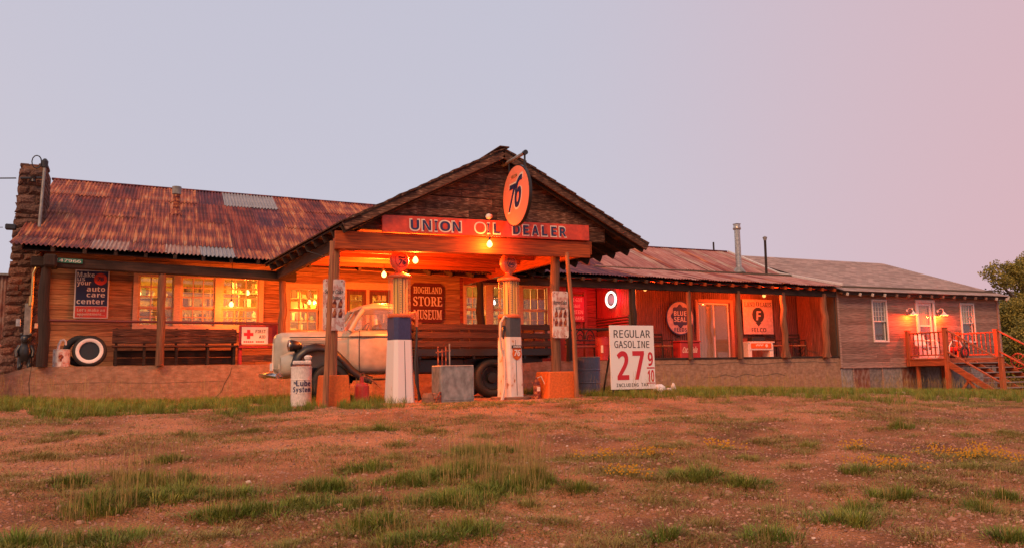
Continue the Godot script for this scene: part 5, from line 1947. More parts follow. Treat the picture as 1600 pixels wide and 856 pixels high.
func pump(at: Vector3, label: String, left: bool) -> void:
	var t := thing("gas_pump", label, "gas pump", at, "visible glass gas pumps under the canopy")
	t.rotation.y = deg_to_rad(12.0)
	var s := newst()
	var r0 := 0.235
	# a base of eight flattened sides, flared at its foot
	var prof := [[0.0, 0.245], [0.10, 0.238], [0.5, 0.222], [1.22, 0.198]]
	if not left:
		prof = [[0.0, 0.225], [0.10, 0.22], [0.5, 0.212], [1.26, 0.20]]
	var rings := []
	for p in prof:
		rings.append(oct_ring(p[0], p[1], 0.30))
	loft(s, rings, true, true, 0xFFFFFFFF)
	var base := part(t, "base", s, M.pump_white if left else M.pump_chipped)
	s = newst()
	bar(s, Vector3(0.0, 0.06, prof[0][1] + 0.002), Vector3(0.0, 1.2, prof[3][1] + 0.001), 0.008, 0.006, 0.0, Vector3(0, 0, 1))
	part(base, "panel_seam", s, M.gray_shape)
	s = newst()
	var y1 := 1.225 if left else 1.265
	loft(s, [oct_ring(y1, 0.198, 0.34), oct_ring(1.66, 0.198 if left else 0.203, 0.34)], true, true, 0xFFFFFFFF)
	part(t, "upper_case", s, M.pump_blue if left else M.pump_slate)
	s = newst()
	lathe(s, [Vector2(0, 1.66), Vector2(0.23, 1.66), Vector2(0.24, 1.68), Vector2(0.24, 1.71), Vector2(0.225, 1.73), Vector2(0, 1.73)], 24)
	part(t, "collar", s, M.pump_orange)
	# glass measuring cylinder with its gauge inside
	var g := 1.73
	var h := 2.44
	s = newst()
	lathe(s, [Vector2(0.195, g), Vector2(0.195, h)], 28)
	var gl := part(t, "glass_cylinder", s, M.pump_glass)
	for q in [[1.95, 0.075], [1.35, 0.05], [2.6, 0.06], [0.75, 0.045], [0.2, 0.03], [3.1, 0.03]]:
		s = newst()
		box(s, Vector3(0.135 * cos(q[0]), (g + h) * 0.5, 0.135 * sin(q[0])), Vector3(q[1], h - g - 0.01, 0.012), 0.004, Basis(Vector3.UP, PI / 2 - q[0]))
		part(gl, "amber_strip", s, M.amber_fuel)
	s = newst()
	tube(s, [Vector3(0, g, 0), Vector3(0, h, 0)], 0.085, 12)
	tube(s, [Vector3(0.07, g, -0.05), Vector3(0.07, h, -0.05)], 0.016, 8)
	tube(s, [Vector3(-0.07, g, -0.06), Vector3(-0.07, h, -0.06)], 0.014, 8)
	part(gl, "pipe", s, M.rim_dark)
	s = newst()
	box(s, Vector3(-0.06, (g + h) * 0.5, 0.155), Vector3(0.05, h - g, 0.006))
	box(s, Vector3(0.10, (g + h) * 0.5, 0.13), Vector3(0.03, h - g, 0.006))
	part(gl, "gauge_strip", s, M.amber_fuel)
	s = newst()
	for i in 14:
		box(s, Vector3(-0.06, g + 0.04 + i * 0.047, 0.160), Vector3(0.045, 0.006, 0.005))
	part(gl, "gauge_mark", s, M.gray_shape)
	s = newst()
	for a in [0.6, 2.2, 3.8, 5.4]:
		tube(s, [Vector3(0.208 * cos(a), g, 0.208 * sin(a)), Vector3(0.208 * cos(a), h, 0.208 * sin(a))], 0.007, 6)
	part(t, "guard_rod", s, M.brass)
	s = newst()
	lathe(s, [Vector2(0, h), Vector2(0.235, h), Vector2(0.245, h + 0.02), Vector2(0.24, h + 0.05), Vector2(0.17, h + 0.085), Vector2(0.09, h + 0.115), Vector2(0.07, h + 0.16), Vector2(0.0, h + 0.16)], 26)
	part(t, "cap", s, M.pump_orange)
	# globe: a flattened ball with lens faces
	var gc := Vector3(0, 2.79 if left else 2.81, 0)
	s = newst()
	var pr := []
	for i in 17:
		var a := PI * i / 16.0
		pr.append(Vector2(0.212 * pow(sin(a), 0.8), -0.10 * cos(a)))
	lathe(s, pr, 28, Transform3D(Basis(Vector3(1, 0, 0), Vector3(0, 0, 1), Vector3(0, -1, 0)), gc), false)
	lathe(s, [Vector2(0.07, 0.0), Vector2(0.06, 0.04), Vector2(0.08, 0.07)], 16, Transform3D(Basis(), Vector3(0, h + 0.14, 0)), false)
	var gb := part(t, "globe", s, M.globe_orange)
	var f := font("Droid Sans", 700)
	var fz := 0.102
	if left:
		s = newst()
		lathe(s, [Vector2(0.128, -0.004), Vector2(0.142, -0.004), Vector2(0.142, 0.004), Vector2(0.128, 0.004)], 28, Transform3D(Basis(Vector3(1, 0, 0), Vector3(0, 0, 1), Vector3(0, -1, 0)), gc + Vector3(0, 0, 0.085)))
		part(gb, "ring", s, M.sign_red)
		lettering(gb, "UNION", Transform3D(Basis(), gc + Vector3(0, 0.06, fz)), 0.15, 0.035, M.navy, f, 0.012)
		lettering(gb, "76", Transform3D(slant(0.2), gc + Vector3(0.01, -0.035, fz)), 0.15, 0.11, M.navy, f, 0.012)
	else:
		shield(gb, gc + Vector3(0, 0, fz), 0.20, 0.20, M.navy, M.globe_orange)
		lettering(gb, "66", Transform3D(Basis(), gc + Vector3(0, -0.02, fz + 0.008)), 0.12, 0.07, M.navy, f, 0.006)
		s = newst()
		box(s, gc + Vector3(0, 0.072, fz + 0.003), Vector3(0.17, 0.036, 0.006))
		part(gb, "name_bar", s, M.navy)
		lettering(gb, "PHILLIPS", Transform3D(Basis(), gc + Vector3(0, 0.072, fz + 0.008)), 0.14, 0.022, M.globe_orange, f, 0.004)
	# hose and nozzle
	if left:
		s = newst()
		box(s, Vector3(0.20, 1.70, 0.10), Vector3(0.10, 0.14, 0.12), 0.02)
		tube(s, [Vector3(0.2, 1.74, 0.12), Vector3(0.28, 1.76, 0.14), Vector3(0.31, 1.66, 0.14), Vector3(0.31, 1.48, 0.14)], [0.03, 0.035, 0.035, 0.028], 8)
		part(t, "valve", s, M.pump_orange)
		s = newst()
		tube(s, [Vector3(0.31, 1.5, 0.14), Vector3(0.28, 1.2, 0.19), Vector3(0.22, 0.8, 0.22), Vector3(0.22, 0.4, 0.26), Vector3(0.30, 0.06, 0.30), Vector3(0.35, 0.03, 0.15), Vector3(0.36, 0.3, 0.1), Vector3(0.35, 0.9, 0.08), Vector3(0.33, 1.35, 0.08)], 0.022, 8)
		part(t, "hose", s, M.hose_black)
	else:
		s = newst()
		box(s, Vector3(-0.22, 1.45, 0.08), Vector3(0.07, 0.10, 0.08), 0.015)
		tube(s, [Vector3(-0.22, 1.47, 0.1), Vector3(-0.27, 1.38, 0.14), Vector3(-0.27, 1.22, 0.14)], [0.03, 0.03, 0.022], 8)
		part(t, "nozzle", s, M.truck_black)
		s = newst()
		tube(s, [Vector3(-0.1, 1.66, 0.12), Vector3(-0.25, 1.68, 0.16), Vector3(-0.36, 1.55, 0.18), Vector3(-0.38, 1.3, 0.18), Vector3(-0.34, 1.05, 0.16), Vector3(-0.27, 0.85, 0.14), Vector3(-0.27, 0.5, 0.18), Vector3(-0.36, 0.2, 0.26), Vector3(-0.50, -0.03, 0.36)], 0.025, 9)
		tube(s, [Vector3(-0.27, 1.22, 0.14), Vector3(-0.26, 0.7, 0.17), Vector3(-0.33, 0.25, 0.24), Vector3(-0.46, -0.02, 0.36)], 0.02, 8)
		part(t, "hose", s, M.hose_cream)
		# shield mark on the base
		shield(base, Vector3(0.02, 0.93, 0.216), 0.24, 0.30, M.block_orange, null)
		s = newst()
		box(s, Vector3(0.02, 1.055, 0.222), Vector3(0.27, 0.062, 0.008), 0.003)
		part(base, "name_bar", s, M.black_paint)
		lettering(base, "UNION", Transform3D(Basis(), Vector3(0.02, 1.055, 0.228)), 0.2, 0.035, M.white_paint, f, 0.004)
		lettering(base, "76", Transform3D(slant(0.15), Vector3(0.02, 0.93, 0.226)), 0.16, 0.13, M.white_paint, f, 0.006)
		s = newst()
		lathe(s, [Vector2(0, -0.1), Vector2(0.42, -0.1), Vector2(0.42, 0.02), Vector2(0.40, 0.03), Vector2(0, 0.03)], 26)
		part(t, "plinth", s, M.mortar)


func slant(k: float) -> Basis:
	return Basis(Vector3(1, 0, 0), Vector3(k, 1, 0), Vector3(0, 0, 1))


func oct_ring(y: float, r: float, cut: float) -> Array:
	# a square of half width r with its corners cut off
	var c := r * (1.0 - cut)
	return [Vector3(r, y, c), Vector3(c, y, r), Vector3(-c, y, r), Vector3(-r, y, c), Vector3(-r, y, -c), Vector3(-c, y, -r), Vector3(c, y, -r), Vector3(r, y, -c)]


func shield(parent: Node3D, c: Vector3, w: float, h: float, m: Material, inner: Material) -> void:
	var base := [[-0.5, 0.42], [-0.3, 0.5], [0.0, 0.45], [0.3, 0.5], [0.5, 0.42], [0.42, 0.2], [0.5, -0.05], [0.42, -0.3], [0.2, -0.44], [0.0, -0.5], [-0.2, -0.44], [-0.42, -0.3], [-0.5, -0.05], [-0.42, 0.2]]
	for k in 2:
		if k == 1 and inner == null:
			break
		var f := 1.0 if k == 0 else 0.86
		var poly := PackedVector2Array()
		for p in base:
			poly.append(Vector2(p[0] * w * f, p[1] * h * f))
		var s := newst()
		prism(s, poly, -0.004, 0.003 + 0.002 * k, Transform3D(Basis(), c))
		part(parent, "shield", s, m if k == 0 else inner)


# ---------------------------------------------------------------- signs
func disc_shape(s: SurfaceTool, r: float, z0: float, z1: float, c := Vector3.ZERO, sx := 1.0, seg := 40) -> void:
	var poly := PackedVector2Array()
	for i in seg:
		poly.append(Vector2(r * sx * cos(TAU * i / seg), r * sin(TAU * i / seg)))
	prism(s, poly, z0, z1, Transform3D(Basis(), c))


func board(called: String, label: String, category: String, at: Vector3, w: float, h: float, th: float, m: Material, group := "", roll := 0.0) -> Node3D:
	# a flat panel standing in the x-y plane, its centre at the thing's origin
	var t := thing(called, label, category, at, group)
	t.rotation.z = roll
	var s := newst()
	box(s, Vector3.ZERO, Vector3(w, h, th), 0.004)
	part(t, "panel", s, m)
	return t


func words(t: Node3D, text: String, x: float, y: float, w: float, h: float, m: Material, f: Font, z: float, sl := 0.0, depth := 0.004) -> void:
	lettering(t, text, Transform3D(slant(sl), Vector3(x, y, z)), w, h, m, f, depth)


func build_signs() -> void:
	var bold := font("Droid Sans", 700)
	var fat := font("Droid Sans", 700)
	var plain := font("Droid Sans", 400)
	var serif := font("Droid Serif", 700)
	var mono := font("Droid Sans Mono", 400)
	var s: SurfaceTool
	# the long board over the pumps
	var t := board("dealer_sign", "long orange red board lettered UNION OIL DEALER under the gable", "sign", Vector3(6.57, 3.44, -14.87), 4.56, 0.33, 0.05, M.sign_orange, "", 0.0145)
	for q in [["UNION", 4.84, 5.905], ["OIL", 6.22, 6.77], ["DEALER", 7.03, 8.29]]:
		var letters: String = q[0]
		var n := letters.length()
		var total := 0.0
		for ch in letters:
			total += 0.55 if ch == "I" else 1.0
		var unit: float = (q[2] - q[1]) / (total - 0.2)
		var pen: float = q[1] - unit * 0.1
		for i in n:
			var step := unit
			var adv: float = unit * (0.55 if letters[i] == "I" else 1.0)
			var lw: float = step * 0.70
			if letters[i] == "I":
				lw = step * 0.22
			elif letters[i] == "O":
				lw = step * 0.86
			elif letters[i] == "L" or letters[i] == "E":
				lw = step * 0.56
			var x: float = pen + adv * 0.5 - 6.57
			pen += adv
			words(t, letters[i], x, -0.005, lw * 1.3, 0.245, M.cream_letter, fat, 0.027)
			words(t, letters[i], x, -0.005, lw, 0.195, M.navy if not (letters == "OIL" and i == 0) else M.sign_orange, fat, 0.031)
	# the round sign hanging out from the gable, square to the front
	t = thing("round_sign", "large round orange 76 sign hanging from a pipe before the gable", "sign", Vector3(6.9, 4.03, -14.32))
	t.rotation.y = -PI / 2
	s = newst()
	disc_shape(s, 0.615, -0.03, 0.03, Vector3.ZERO, 1.0, 56)
	var rim := part(t, "rim", s, M.rim_dark)
	s = newst()
	disc_shape(s, 0.595, -0.034, 0.034, Vector3.ZERO, 1.0, 56)
	part(t, "face", s, M.disc_orange)
	for side in [1.0, -1.0]:
		var xf := Basis() if side > 0 else Basis(Vector3.UP, PI)
		for q in [["7", -0.185, 0.0, 0.27], ["6", 0.13, 0.08, 0.29]]:
			lettering(t, q[0], Transform3D(xf * slant(0.26), xf * Vector3(q[1], q[2] - 0.02, 0.036)), q[3] * 1.22, 0.60 if q[0] == "7" else 0.70, M.cream_letter, fat, 0.004)
			lettering(t, q[0], Transform3D(xf * slant(0.26), xf * Vector3(q[1], q[2] - 0.02, 0.040)), q[3], 0.53 if q[0] == "7" else 0.62, M.navy, fat, 0.004)
		lettering(t, "UNION", Transform3D(xf, xf * Vector3(-0.05, 0.40, 0.036)), 0.27, 0.07, M.brass, bold, 0.004)
	s = newst()
	tube(s, [Vector3(-0.75, 0.78, 0), Vector3(0.38, 0.78, 0)], 0.035, 10)
	var pipe := part(t, "pipe", s, M.zinc)
	s = newst()
	tube(s, [Vector3(0.36, 0.78, 0), Vector3(0.43, 0.78, 0)], 0.05, 10)
	part(pipe, "pipe_cap", s, M.black_paint)
	s = newst()
	tube(s, [Vector3(0.36, 0.75, 0), Vector3(0.33, 0.45, 0)], 0.012, 6)
	tube(s, [Vector3(0.40, 0.75, 0), Vector3(0.39, 0.42, 0)], 0.010, 6)
	tube(s, [Vector3(-0.36, 0.75, 0), Vector3(-0.36, 0.48, 0)], 0.012, 6)
	part(t, "hanger", s, M.black_paint)
	# store museum sign
	t = thing("museum_sign", "dark red wooden sign lettered HOGHLAND STORE MUSEUM with cut corners", "sign", Vector3(7.75, 2.58, -22.18))
	s = newst()
	var c := 0.10
	prism(s, PackedVector2Array([Vector2(-0.49 + c, -0.57), Vector2(0.49 - c, -0.57), Vector2(0.49, -0.57 + c), Vector2(0.49, 0.57 - c), Vector2(0.49 - c, 0.57), Vector2(-0.49 + c, 0.57), Vector2(-0.49, 0.57 - c), Vector2(-0.49, -0.57 + c)]), -0.03, 0.03)
	part(t, "panel", s, M.museum_sign)
	words(t, "HOGHLAND", 0.0, 0.36, 0.86, 0.19, M.cream_letter, serif, 0.032)
	words(t, "STORE", 0.0, 0.04, 0.88, 0.27, M.cream_letter, serif, 0.032)
	words(t, "MUSEUM", 0.0, -0.34, 0.86, 0.27, M.cream_letter, serif, 0.032)
	# auto care poster
	t = board("auto_care_poster", "navy and red framed poster lettered Make us your auto care center", "sign", Vector3(-0.865, 2.625, -22.24), 0.75, 1.18, 0.03, M.white_paint)
	s = newst()
	box(s, Vector3(0, 0.135, 0.016), Vector3(0.69, 0.85, 0.006))
	part(t, "upper_field", s, M.navy)
	s = newst()
	box(s, Vector3(0, -0.435, 0.016), Vector3(0.69, 0.27, 0.006))
	part(t, "lower_field", s, M.sign_orange)
	for q in [["Make", -0.14, 0.47, 0.38, 0.12], ["us", -0.24, 0.355, 0.17, 0.085], ["your", -0.175, 0.24, 0.30, 0.12], ["auto", 0.09, 0.12, 0.40, 0.115], ["care", 0.09, -0.03, 0.40, 0.09], ["center", -0.02, -0.185, 0.60, 0.115]]:
		words(t, q[0], q[1], q[2], q[3], q[4], M.white_paint, fat, 0.021)
	words(t, "Let's make an", -0.0, -0.385, 0.60, 0.075, M.cream_letter, bold, 0.021)
	words(t, "appointment...", -0.0, -0.495, 0.60, 0.085, M.cream_letter, bold, 0.021)
	s = newst()
	disc_shape(s, 0.145, 0.018, 0.023, Vector3(0.18, 0.37, 0))
	part(t, "round_mark", s, M.sign_orange)
	words(t, "76", 0.18, 0.37, 0.15, 0.10, M.navy, bold, 0.025, 0.2)
	# house number
	t = board("number_plate", "small green house number plate 147966 under the left eave", "sign", Vector3(-1.28, 3.165, -20.285), 0.57, 0.10, 0.012, M.sign_green, "", -0.03)
	words(t, "147966", 0.0, 0.0, 0.50, 0.06, M.white_paint, plain, 0.008)
	# first aid sign
	t = board("first_aid_sign", "white first aid sign with red cross fixed to the red bench", "sign", Vector3(2.77, 1.55, -20.60), 0.62, 0.42, 0.012, M.board_white)
	s = newst()
	box(s, Vector3(-0.15, 0.03, 0.009), Vector3(0.22, 0.075, 0.006))
	box(s, Vector3(-0.15, 0.03, 0.0095), Vector3(0.075, 0.22, 0.006))
	part(t, "cross", s, M.red_paint)
	words(t, "FIRST", 0.13, 0.10, 0.24, 0.075, M.gray_shape, bold, 0.008)
	words(t, "AID", 0.17, -0.03, 0.15, 0.075, M.gray_shape, bold, 0.008)
	s = newst()
	for q in [[-0.15, -0.15, 0.24], [0.12, -0.15, 0.20]]:
		for i in 5:
			box(s, Vector3(q[0] + (i - 2) * q[2] / 5.0, q[1], 0.008), Vector3(q[2] / 6.5, 0.035, 0.004))
	part(t, "small_print", s, M.sign_red)
	# two narrow enamel signs on the canopy posts
	for q in [[Vector3(3.43, 1.855, -15.06), 0.41, 0.95, "rusted white enamel sign on the left canopy post, streaked red below", 0.0, ["Serve Coke", "at Home"]], [Vector3(8.19, 1.735, -15.02), 0.38, 0.98, "rusted white enamel sign on the right canopy post, dark scribble in its middle", -0.01, ["Serve Coke", "at Home"]]]:
		t = thing("enamel_sign", q[3], "sign", q[0], "enamel signs on the canopy posts")
		t.rotation.z = q[4]
		var w: float = q[1] * 0.5
		var h: float = q[2] * 0.5
		s = newst()
		var k := 0.035
		prism(s, PackedVector2Array([Vector2(-w + k, -h), Vector2(w - k, -h), Vector2(w - 0.01, -h + 0.01), Vector2(w, -h + k), Vector2(w, h - k), Vector2(w - 0.01, h - 0.01), Vector2(w - k, h), Vector2(-w + k, h), Vector2(-w + 0.01, h - 0.01), Vector2(-w, h - k), Vector2(-w, -h + k), Vector2(-w + 0.01, -h + 0.01)]), -0.008, 0.008)
		part(t, "panel", s, M.old_sign)
		words(t, q[5][0], 0.0, h * 0.52, w * 1.65, 0.085, M.gray_shape, serif, 0.010, 0.1)
		words(t, q[5][1], 0.0, h * 0.28, w * 1.2, 0.06, M.gray_shape, serif, 0.010, 0.1)
		s = newst()
		for i in 6:   # what is left of the painted bottles
			var bx := -w * 0.55 + (i % 3) * w * 0.55
			var by := -h * 0.12 - (i / 3) * h * 0.38
			lathe(s, [Vector2(0, 0), Vector2(0.035, 0.0), Vector2(0.04, 0.09), Vector2(0.018, 0.13), Vector2(0.014, 0.17), Vector2(0, 0.17)], 8, Transform3D(Basis(Vector3(1, 0, 0), Vector3(0.1, 1, 0), Vector3(0, 0, 0.08)), Vector3(bx, by, 0.009)))
		part(t, "worn_picture", s, M.rust)
		s = newst()
		for p in [Vector2(-w * 0.7, h * 0.93), Vector2(w * 0.7, h * 0.93), Vector2(w * 0.7, -h * 0.93), Vector2(-w * 0.7, -h * 0.93)]:
			lathe(s, [Vector2(0, 0.012), Vector2(0.012, 0.01), Vector2(0.014, 0.0)], 8, Transform3D(Basis(Vector3(1, 0, 0), Vector3(0, 0, 1), Vector3(0, -1, 0)), Vector3(p.x, p.y, 0.006)))
		part(t, "bolt", s, M.rust)
	# stamps sign by the red door
	t = board("stamps_sign", "red sign with white lettering about stamps beside the red door", "sign", Vector3(12.66, 2.48, -22.17), 0.58, 0.80, 0.02, M.sign_red)
	words(t, "WE GIVE", 0.0, 0.29, 0.44, 0.11, M.cream_letter, bold, 0.012)
	words(t, "S&H", 0.0, 0.10, 0.26, 0.10, M.cream_letter, bold, 0.012)
	words(t, "GREEN", 0.0, -0.09, 0.48, 0.12, M.cream_letter, bold, 0.012)
	words(t, "STAMPS", 0.0, -0.28, 0.50, 0.11, M.cream_letter, bold, 0.012)
	# round feed sign
	t = thing("feed_sign", "round salmon sign with navy rosette lettered BLUE SEAL FEEDS", "sign", Vector3(16.62, 2.25, -22.16))
	s = newst()
	disc_shape(s, 0.575, -0.015, 0.012, Vector3.ZERO, 0.98)
	part(t, "rim", s, M.navy)
	s = newst()
	disc_shape(s, 0.535, -0.012, 0.016, Vector3.ZERO, 0.98)
	part(t, "face", s, M.salmon_board)
	s = newst()
	var poly := PackedVector2Array()
	for i in 64:
		var a := TAU * i / 64.0
		var r := 0.36 + 0.035 * cos(a * 8.0)
		poly.append(Vector2(r * cos(a) * 0.95, r * sin(a) + 0.06))
	prism(s, poly, 0.0, 0.020)
	part(t, "rosette", s, M.navy)
	words(t, "BLUE", 0.0, 0.15, 0.50, 0.16, M.cream_letter, fat, 0.022)
	words(t, "SEAL", 0.0, -0.05, 0.50, 0.16, M.cream_letter, fat, 0.022)
	words(t, "FEEDS", 0.0, -0.39, 0.50, 0.13, M.navy, fat, 0.018)
	# dairy sign
	t = board("dairy_sign", "square salmon sign lettered LAND O LAKES and FELCO right of the glass door", "sign", Vector3(19.99, 2.33, -22.17), 1.34, 1.22, 0.025, M.salmon_board)
	words(t, "LAND", -0.36, 0.43, 0.48, 0.16, M.gray_shape, serif, 0.014)
	words(t, "O", 0.0, 0.45, 0.15, 0.17, M.gray_shape, serif, 0.014)
	words(t, "LAKES", 0.37, 0.43, 0.50, 0.16, M.gray_shape, serif, 0.014)
	s = newst()
	poly = PackedVector2Array()
	for i in 32:
		var a := TAU * i / 32.0
		poly.append(Vector2(0.27 * cos(a), 0.27 * sin(a) + 0.06))
	prism(s, poly, 0.011, 0.016)
	prism(s, PackedVector2Array([Vector2(-0.14, -0.2), Vector2(0.0, -0.34), Vector2(0.14, -0.2)]), 0.011, 0.0155)
	part(t, "emblem", s, M.gray_shape)
	words(t, "F", 0.02, 0.04, 0.20, 0.32, M.salmon_board, fat, 0.018, 0.08)
	words(t, "FELCO", 0.0, -0.46, 0.66, 0.15, M.gray_shape, fat, 0.014)
	# price sign on its stand
	t = thing("price_sign", "white standing price sign lettered REGULAR GASOLINE 27 9/10", "sign", Vector3(9.94, 0.0, -15.0))
	s = newst()
	box(s, Vector3(0, 0.83, 0), Vector3(1.14, 1.38, 0.03), 0.005)
	part(t, "panel", s, M.board_white)
	s = newst()
	for x in [-0.5, 0.5]:
		bar(s, Vector3(x, -0.12, -0.03), Vector3(x, 1.45, -0.03), 0.03, 0.03)
		bar(s, Vector3(x, -0.1, -0.5), Vector3(x, 1.1, -0.05), 0.03, 0.03)
	bar(s, Vector3(-0.5, 0.14, -0.03), Vector3(0.5, 0.14, -0.03), 0.03, 0.03)
	part(t, "stand", s, M.rim_dark)
	words(t, "REGULAR", 0.0, 1.34, 0.94, 0.165, M.black_paint, mono, 0.018)
	words(t, "GASOLINE", -0.01, 1.11, 0.90, 0.150, M.black_paint, mono, 0.018)
	words(t, "2", -0.26, 0.655, 0.30, 0.62, M.red_paint, fat, 0.018)
	words(t, "7", 0.14, 0.655, 0.30, 0.62, M.red_paint, fat, 0.018)
	words(t, "9", 0.455, 0.79, 0.13, 0.30, M.red_paint, fat, 0.018)
	words(t, "10", 0.455, 0.42, 0.17, 0.26, M.red_paint, bold, 0.018)
	s = newst()
	box(s, Vector3(0.455, 0.595, 0.018), Vector3(0.20, 0.028, 0.005))
	box(s, Vector3(0.455, 0.265, 0.018), Vector3(0.20, 0.018, 0.005))
	part(t, "fraction_bar", s, M.red_paint)
	words(t, "INCLUDING TAX", -0.03, 0.235, 0.82, 0.072, M.black_paint, mono, 0.018)


# ---------------------------------------------------------------- lamps
func omni(t: Node3D, at: Vector3, c: Color, e: float, size := 0.04) -> void:
	var l := OmniLight3D.new()
	l.name = numbered(t, "light")
	l.position = at
	l.light_color = c
	l.light_energy = e
	l.light_size = size
	l.omni_range = 40.0
	l.omni_attenuation = 2.0
	l.shadow_enabled = true
	t.add_child(l, true)


func hanging_bulb(at: Vector3, label: String, m: Material, c: Color, e: float, group := "", drop := 0.16) -> void:
	var t := thing("light_bulb", label, "light bulb", at, group)
	var s := newst()
	lathe(s, [Vector2(0, -0.075), Vector2(0.025, -0.07), Vector2(0.05, -0.045), Vector2(0.058, -0.01), Vector2(0.045, 0.03), Vector2(0.022, 0.06), Vector2(0.02, 0.07)], 16, Transform3D(), false)
	part(t, "bulb", s, m)
	s = newst()
	lathe(s, [Vector2(0.024, 0.068), Vector2(0.026, 0.12), Vector2(0.0, 0.13)], 12)
	tube(s, [Vector3(0, 0.12, 0), Vector3(0, drop, 0)], 0.008, 6)
	part(t, "socket", s, M.black_paint)
	omni(t, Vector3(0, -0.005, 0), c, e)


func build_lamps() -> void:
	var warm := lin(1.0, 0.16, 0.015)
	hanging_bulb(Vector3(6.46, 3.10, -14.72), "warm bulb glowing right under the UNION OIL DEALER board", M.bulb_warm, warm, 2.0, "bulbs under the canopy", 0.2)
	hanging_bulb(Vector3(5.25, 2.86, -15.75), "warm bulb hanging right of the left pump globe", M.bulb_warm, warm, 13.0, "bulbs under the canopy", 0.26)
	hanging_bulb(Vector3(5.36, 2.88, -18.4), "warm bulb hanging left of the left pump globe", M.bulb_warm, warm, 20.0, "bulbs under the canopy", 0.24)
	hanging_bulb(Vector3(14.3, 3.02, -20.75), "dim orange bulb under the wing eave above the feed sign", M.bulb_orange, lin(1.0, 0.10, 0.012), 4.5, "bulbs under the wing porch", 0.14)
	hanging_bulb(Vector3(19.02, 2.93, -20.75), "dim orange bulb under the wing eave above the dairy sign", M.bulb_orange, lin(1.0, 0.10, 0.012), 8.0, "bulbs under the wing porch", 0.14)
	# bulbs inside, seen through the panes
	var room := lin(1.0, 0.50, 0.07)
	hanging_bulb(Vector3(2.33, 2.40, -21.75), "bright bulb hanging before the right panes of the big triple window", M.bulb_warm, warm, 1.9, "", 1.15)
	hanging_bulb(Vector3(2.9, 2.85, -23.2), "bulb inside the store above the shelves of the big triple window", M.bulb_warm, room, 3.2, "bulbs inside the store", 0.6)
	hanging_bulb(Vector3(4.66, 2.66, -23.6), "small bulb behind the narrow window by the truck", M.bulb_warm, room, 2.4, "bulbs inside the store", 0.8)
	hanging_bulb(Vector3(10.25, 2.72, -23.1), "cold white bulb behind the window by the right pump", M.bulb_white, lin(1.0, 0.66, 0.2), 3.6, "bulbs inside the store", 0.8)
	hanging_bulb(Vector3(0.2, 2.9, -24.6), "bulb hanging deep inside the store behind the left panes", M.bulb_warm, room, 2.4, "bulbs inside the store", 0.6)
	hanging_bulb(Vector3(7.4, 2.9, -24.0), "bulb hanging inside the store behind the dark doors", M.bulb_warm, room, 3.2, "bulbs inside the store", 0.6)
	# neon ring on the red end wall
	var t := thing("neon_ring", "glowing white neon ring on the dark red porch wall", "neon sign", Vector3(13.42, 2.72, -21.3))
	t.rotation.y = -PI / 2 + 0.25
	var s := newst()
	disc_shape(s, 0.24, -0.06, 0.0, Vector3.ZERO)
	part(t, "back_box", s, M.black_paint)
	s = newst()
	var pts := []
	for i in 37:
		pts.append(Vector3(0.20 * cos(TAU * i / 36), 0.23 * sin(TAU * i / 36), 0.02))
	tube(s, pts, 0.034, 8, false)
	part(t, "tube", s, M.neon_white)
	s = newst()
	disc_shape(s, 0.15, 0.0, 0.012, Vector3.ZERO, 0.9)
	part(t, "face", s, M.neon_face)
	omni(t, Vector3(0, 0.0, 0.16), lin(1.0, 0.015, 0.04), 1.3, 0.15)
	# gooseneck lamps beside the white door
	for q in [[25.42, "left barn lamp beside the white door, glowing on the gray boards"], [27.03, "right barn lamp beside the white door, glowing on the gray boards"]]:
		t = thing("barn_lamp", q[1], "lamp", Vector3(q[0], 2.33, -20.48), "barn lamps beside the white door")
		s = newst()
		tube(s, [Vector3(0, 0.18, 0), Vector3(0, 0.26, 0.10), Vector3(0, 0.25, 0.22), Vector3(0, 0.12, 0.26)], 0.014, 7)
		disc_shape(s, 0.05, -0.005, 0.015, Vector3(0, 0.18, 0), 1.0, 14)
		part(t, "gooseneck", s, M.white_paint)
		s = newst()
		lathe(s, [Vector2(0.03, 0.13), Vector2(0.05, 0.09), Vector2(0.10, 0.05), Vector2(0.165, 0.01), Vector2(0.17, 0.0), Vector2(0.16, 0.004), Vector2(0.095, 0.04), Vector2(0.03, 0.08)], 20, Transform3D(Basis(), Vector3(0, 0, 0.26)), false)
		part(t, "shade", s, M.white_paint)
		s = newst()
		lathe(s, [Vector2(0, -0.03), Vector2(0.03, -0.02), Vector2(0.035, 0.01), Vector2(0.02, 0.05), Vector2(0, 0.06)], 12, Transform3D(Basis(), Vector3(0, 0, 0.26)), false)
		part(t, "bulb", s, M.bulb_orange)
		omni(t, Vector3(0, 0.0, 0.26), lin(1.0, 0.045, 0.003), 8.0, 0.04)
	# flood lamp on the gable
	t = thing("flood_lamp", "small round white flood lamp on the gable above the orange board", "lamp", Vector3(6.5, 3.70, -14.95))
	s = newst()
	lathe(s, [Vector2(0, 0.0), Vector2(0.03, 0.01), Vector2(0.055, 0.08), Vector2(0.06, 0.13), Vector2(0.0, 0.15)], 14, Transform3D(Basis(Vector3(1, 0, 0), Vector3(0, -0.2, 1).normalized(), Vector3(0, -1, -0.2).normalized()), Vector3.ZERO), false)
	part(t, "reflector", s, M.white_paint)
	s = newst()
	box(s, Vector3(0.07, 0.0, 0.03), Vector3(0.09, 0.08, 0.07), 0.02)
	part(t, "bracket", s, M.disc_orange)


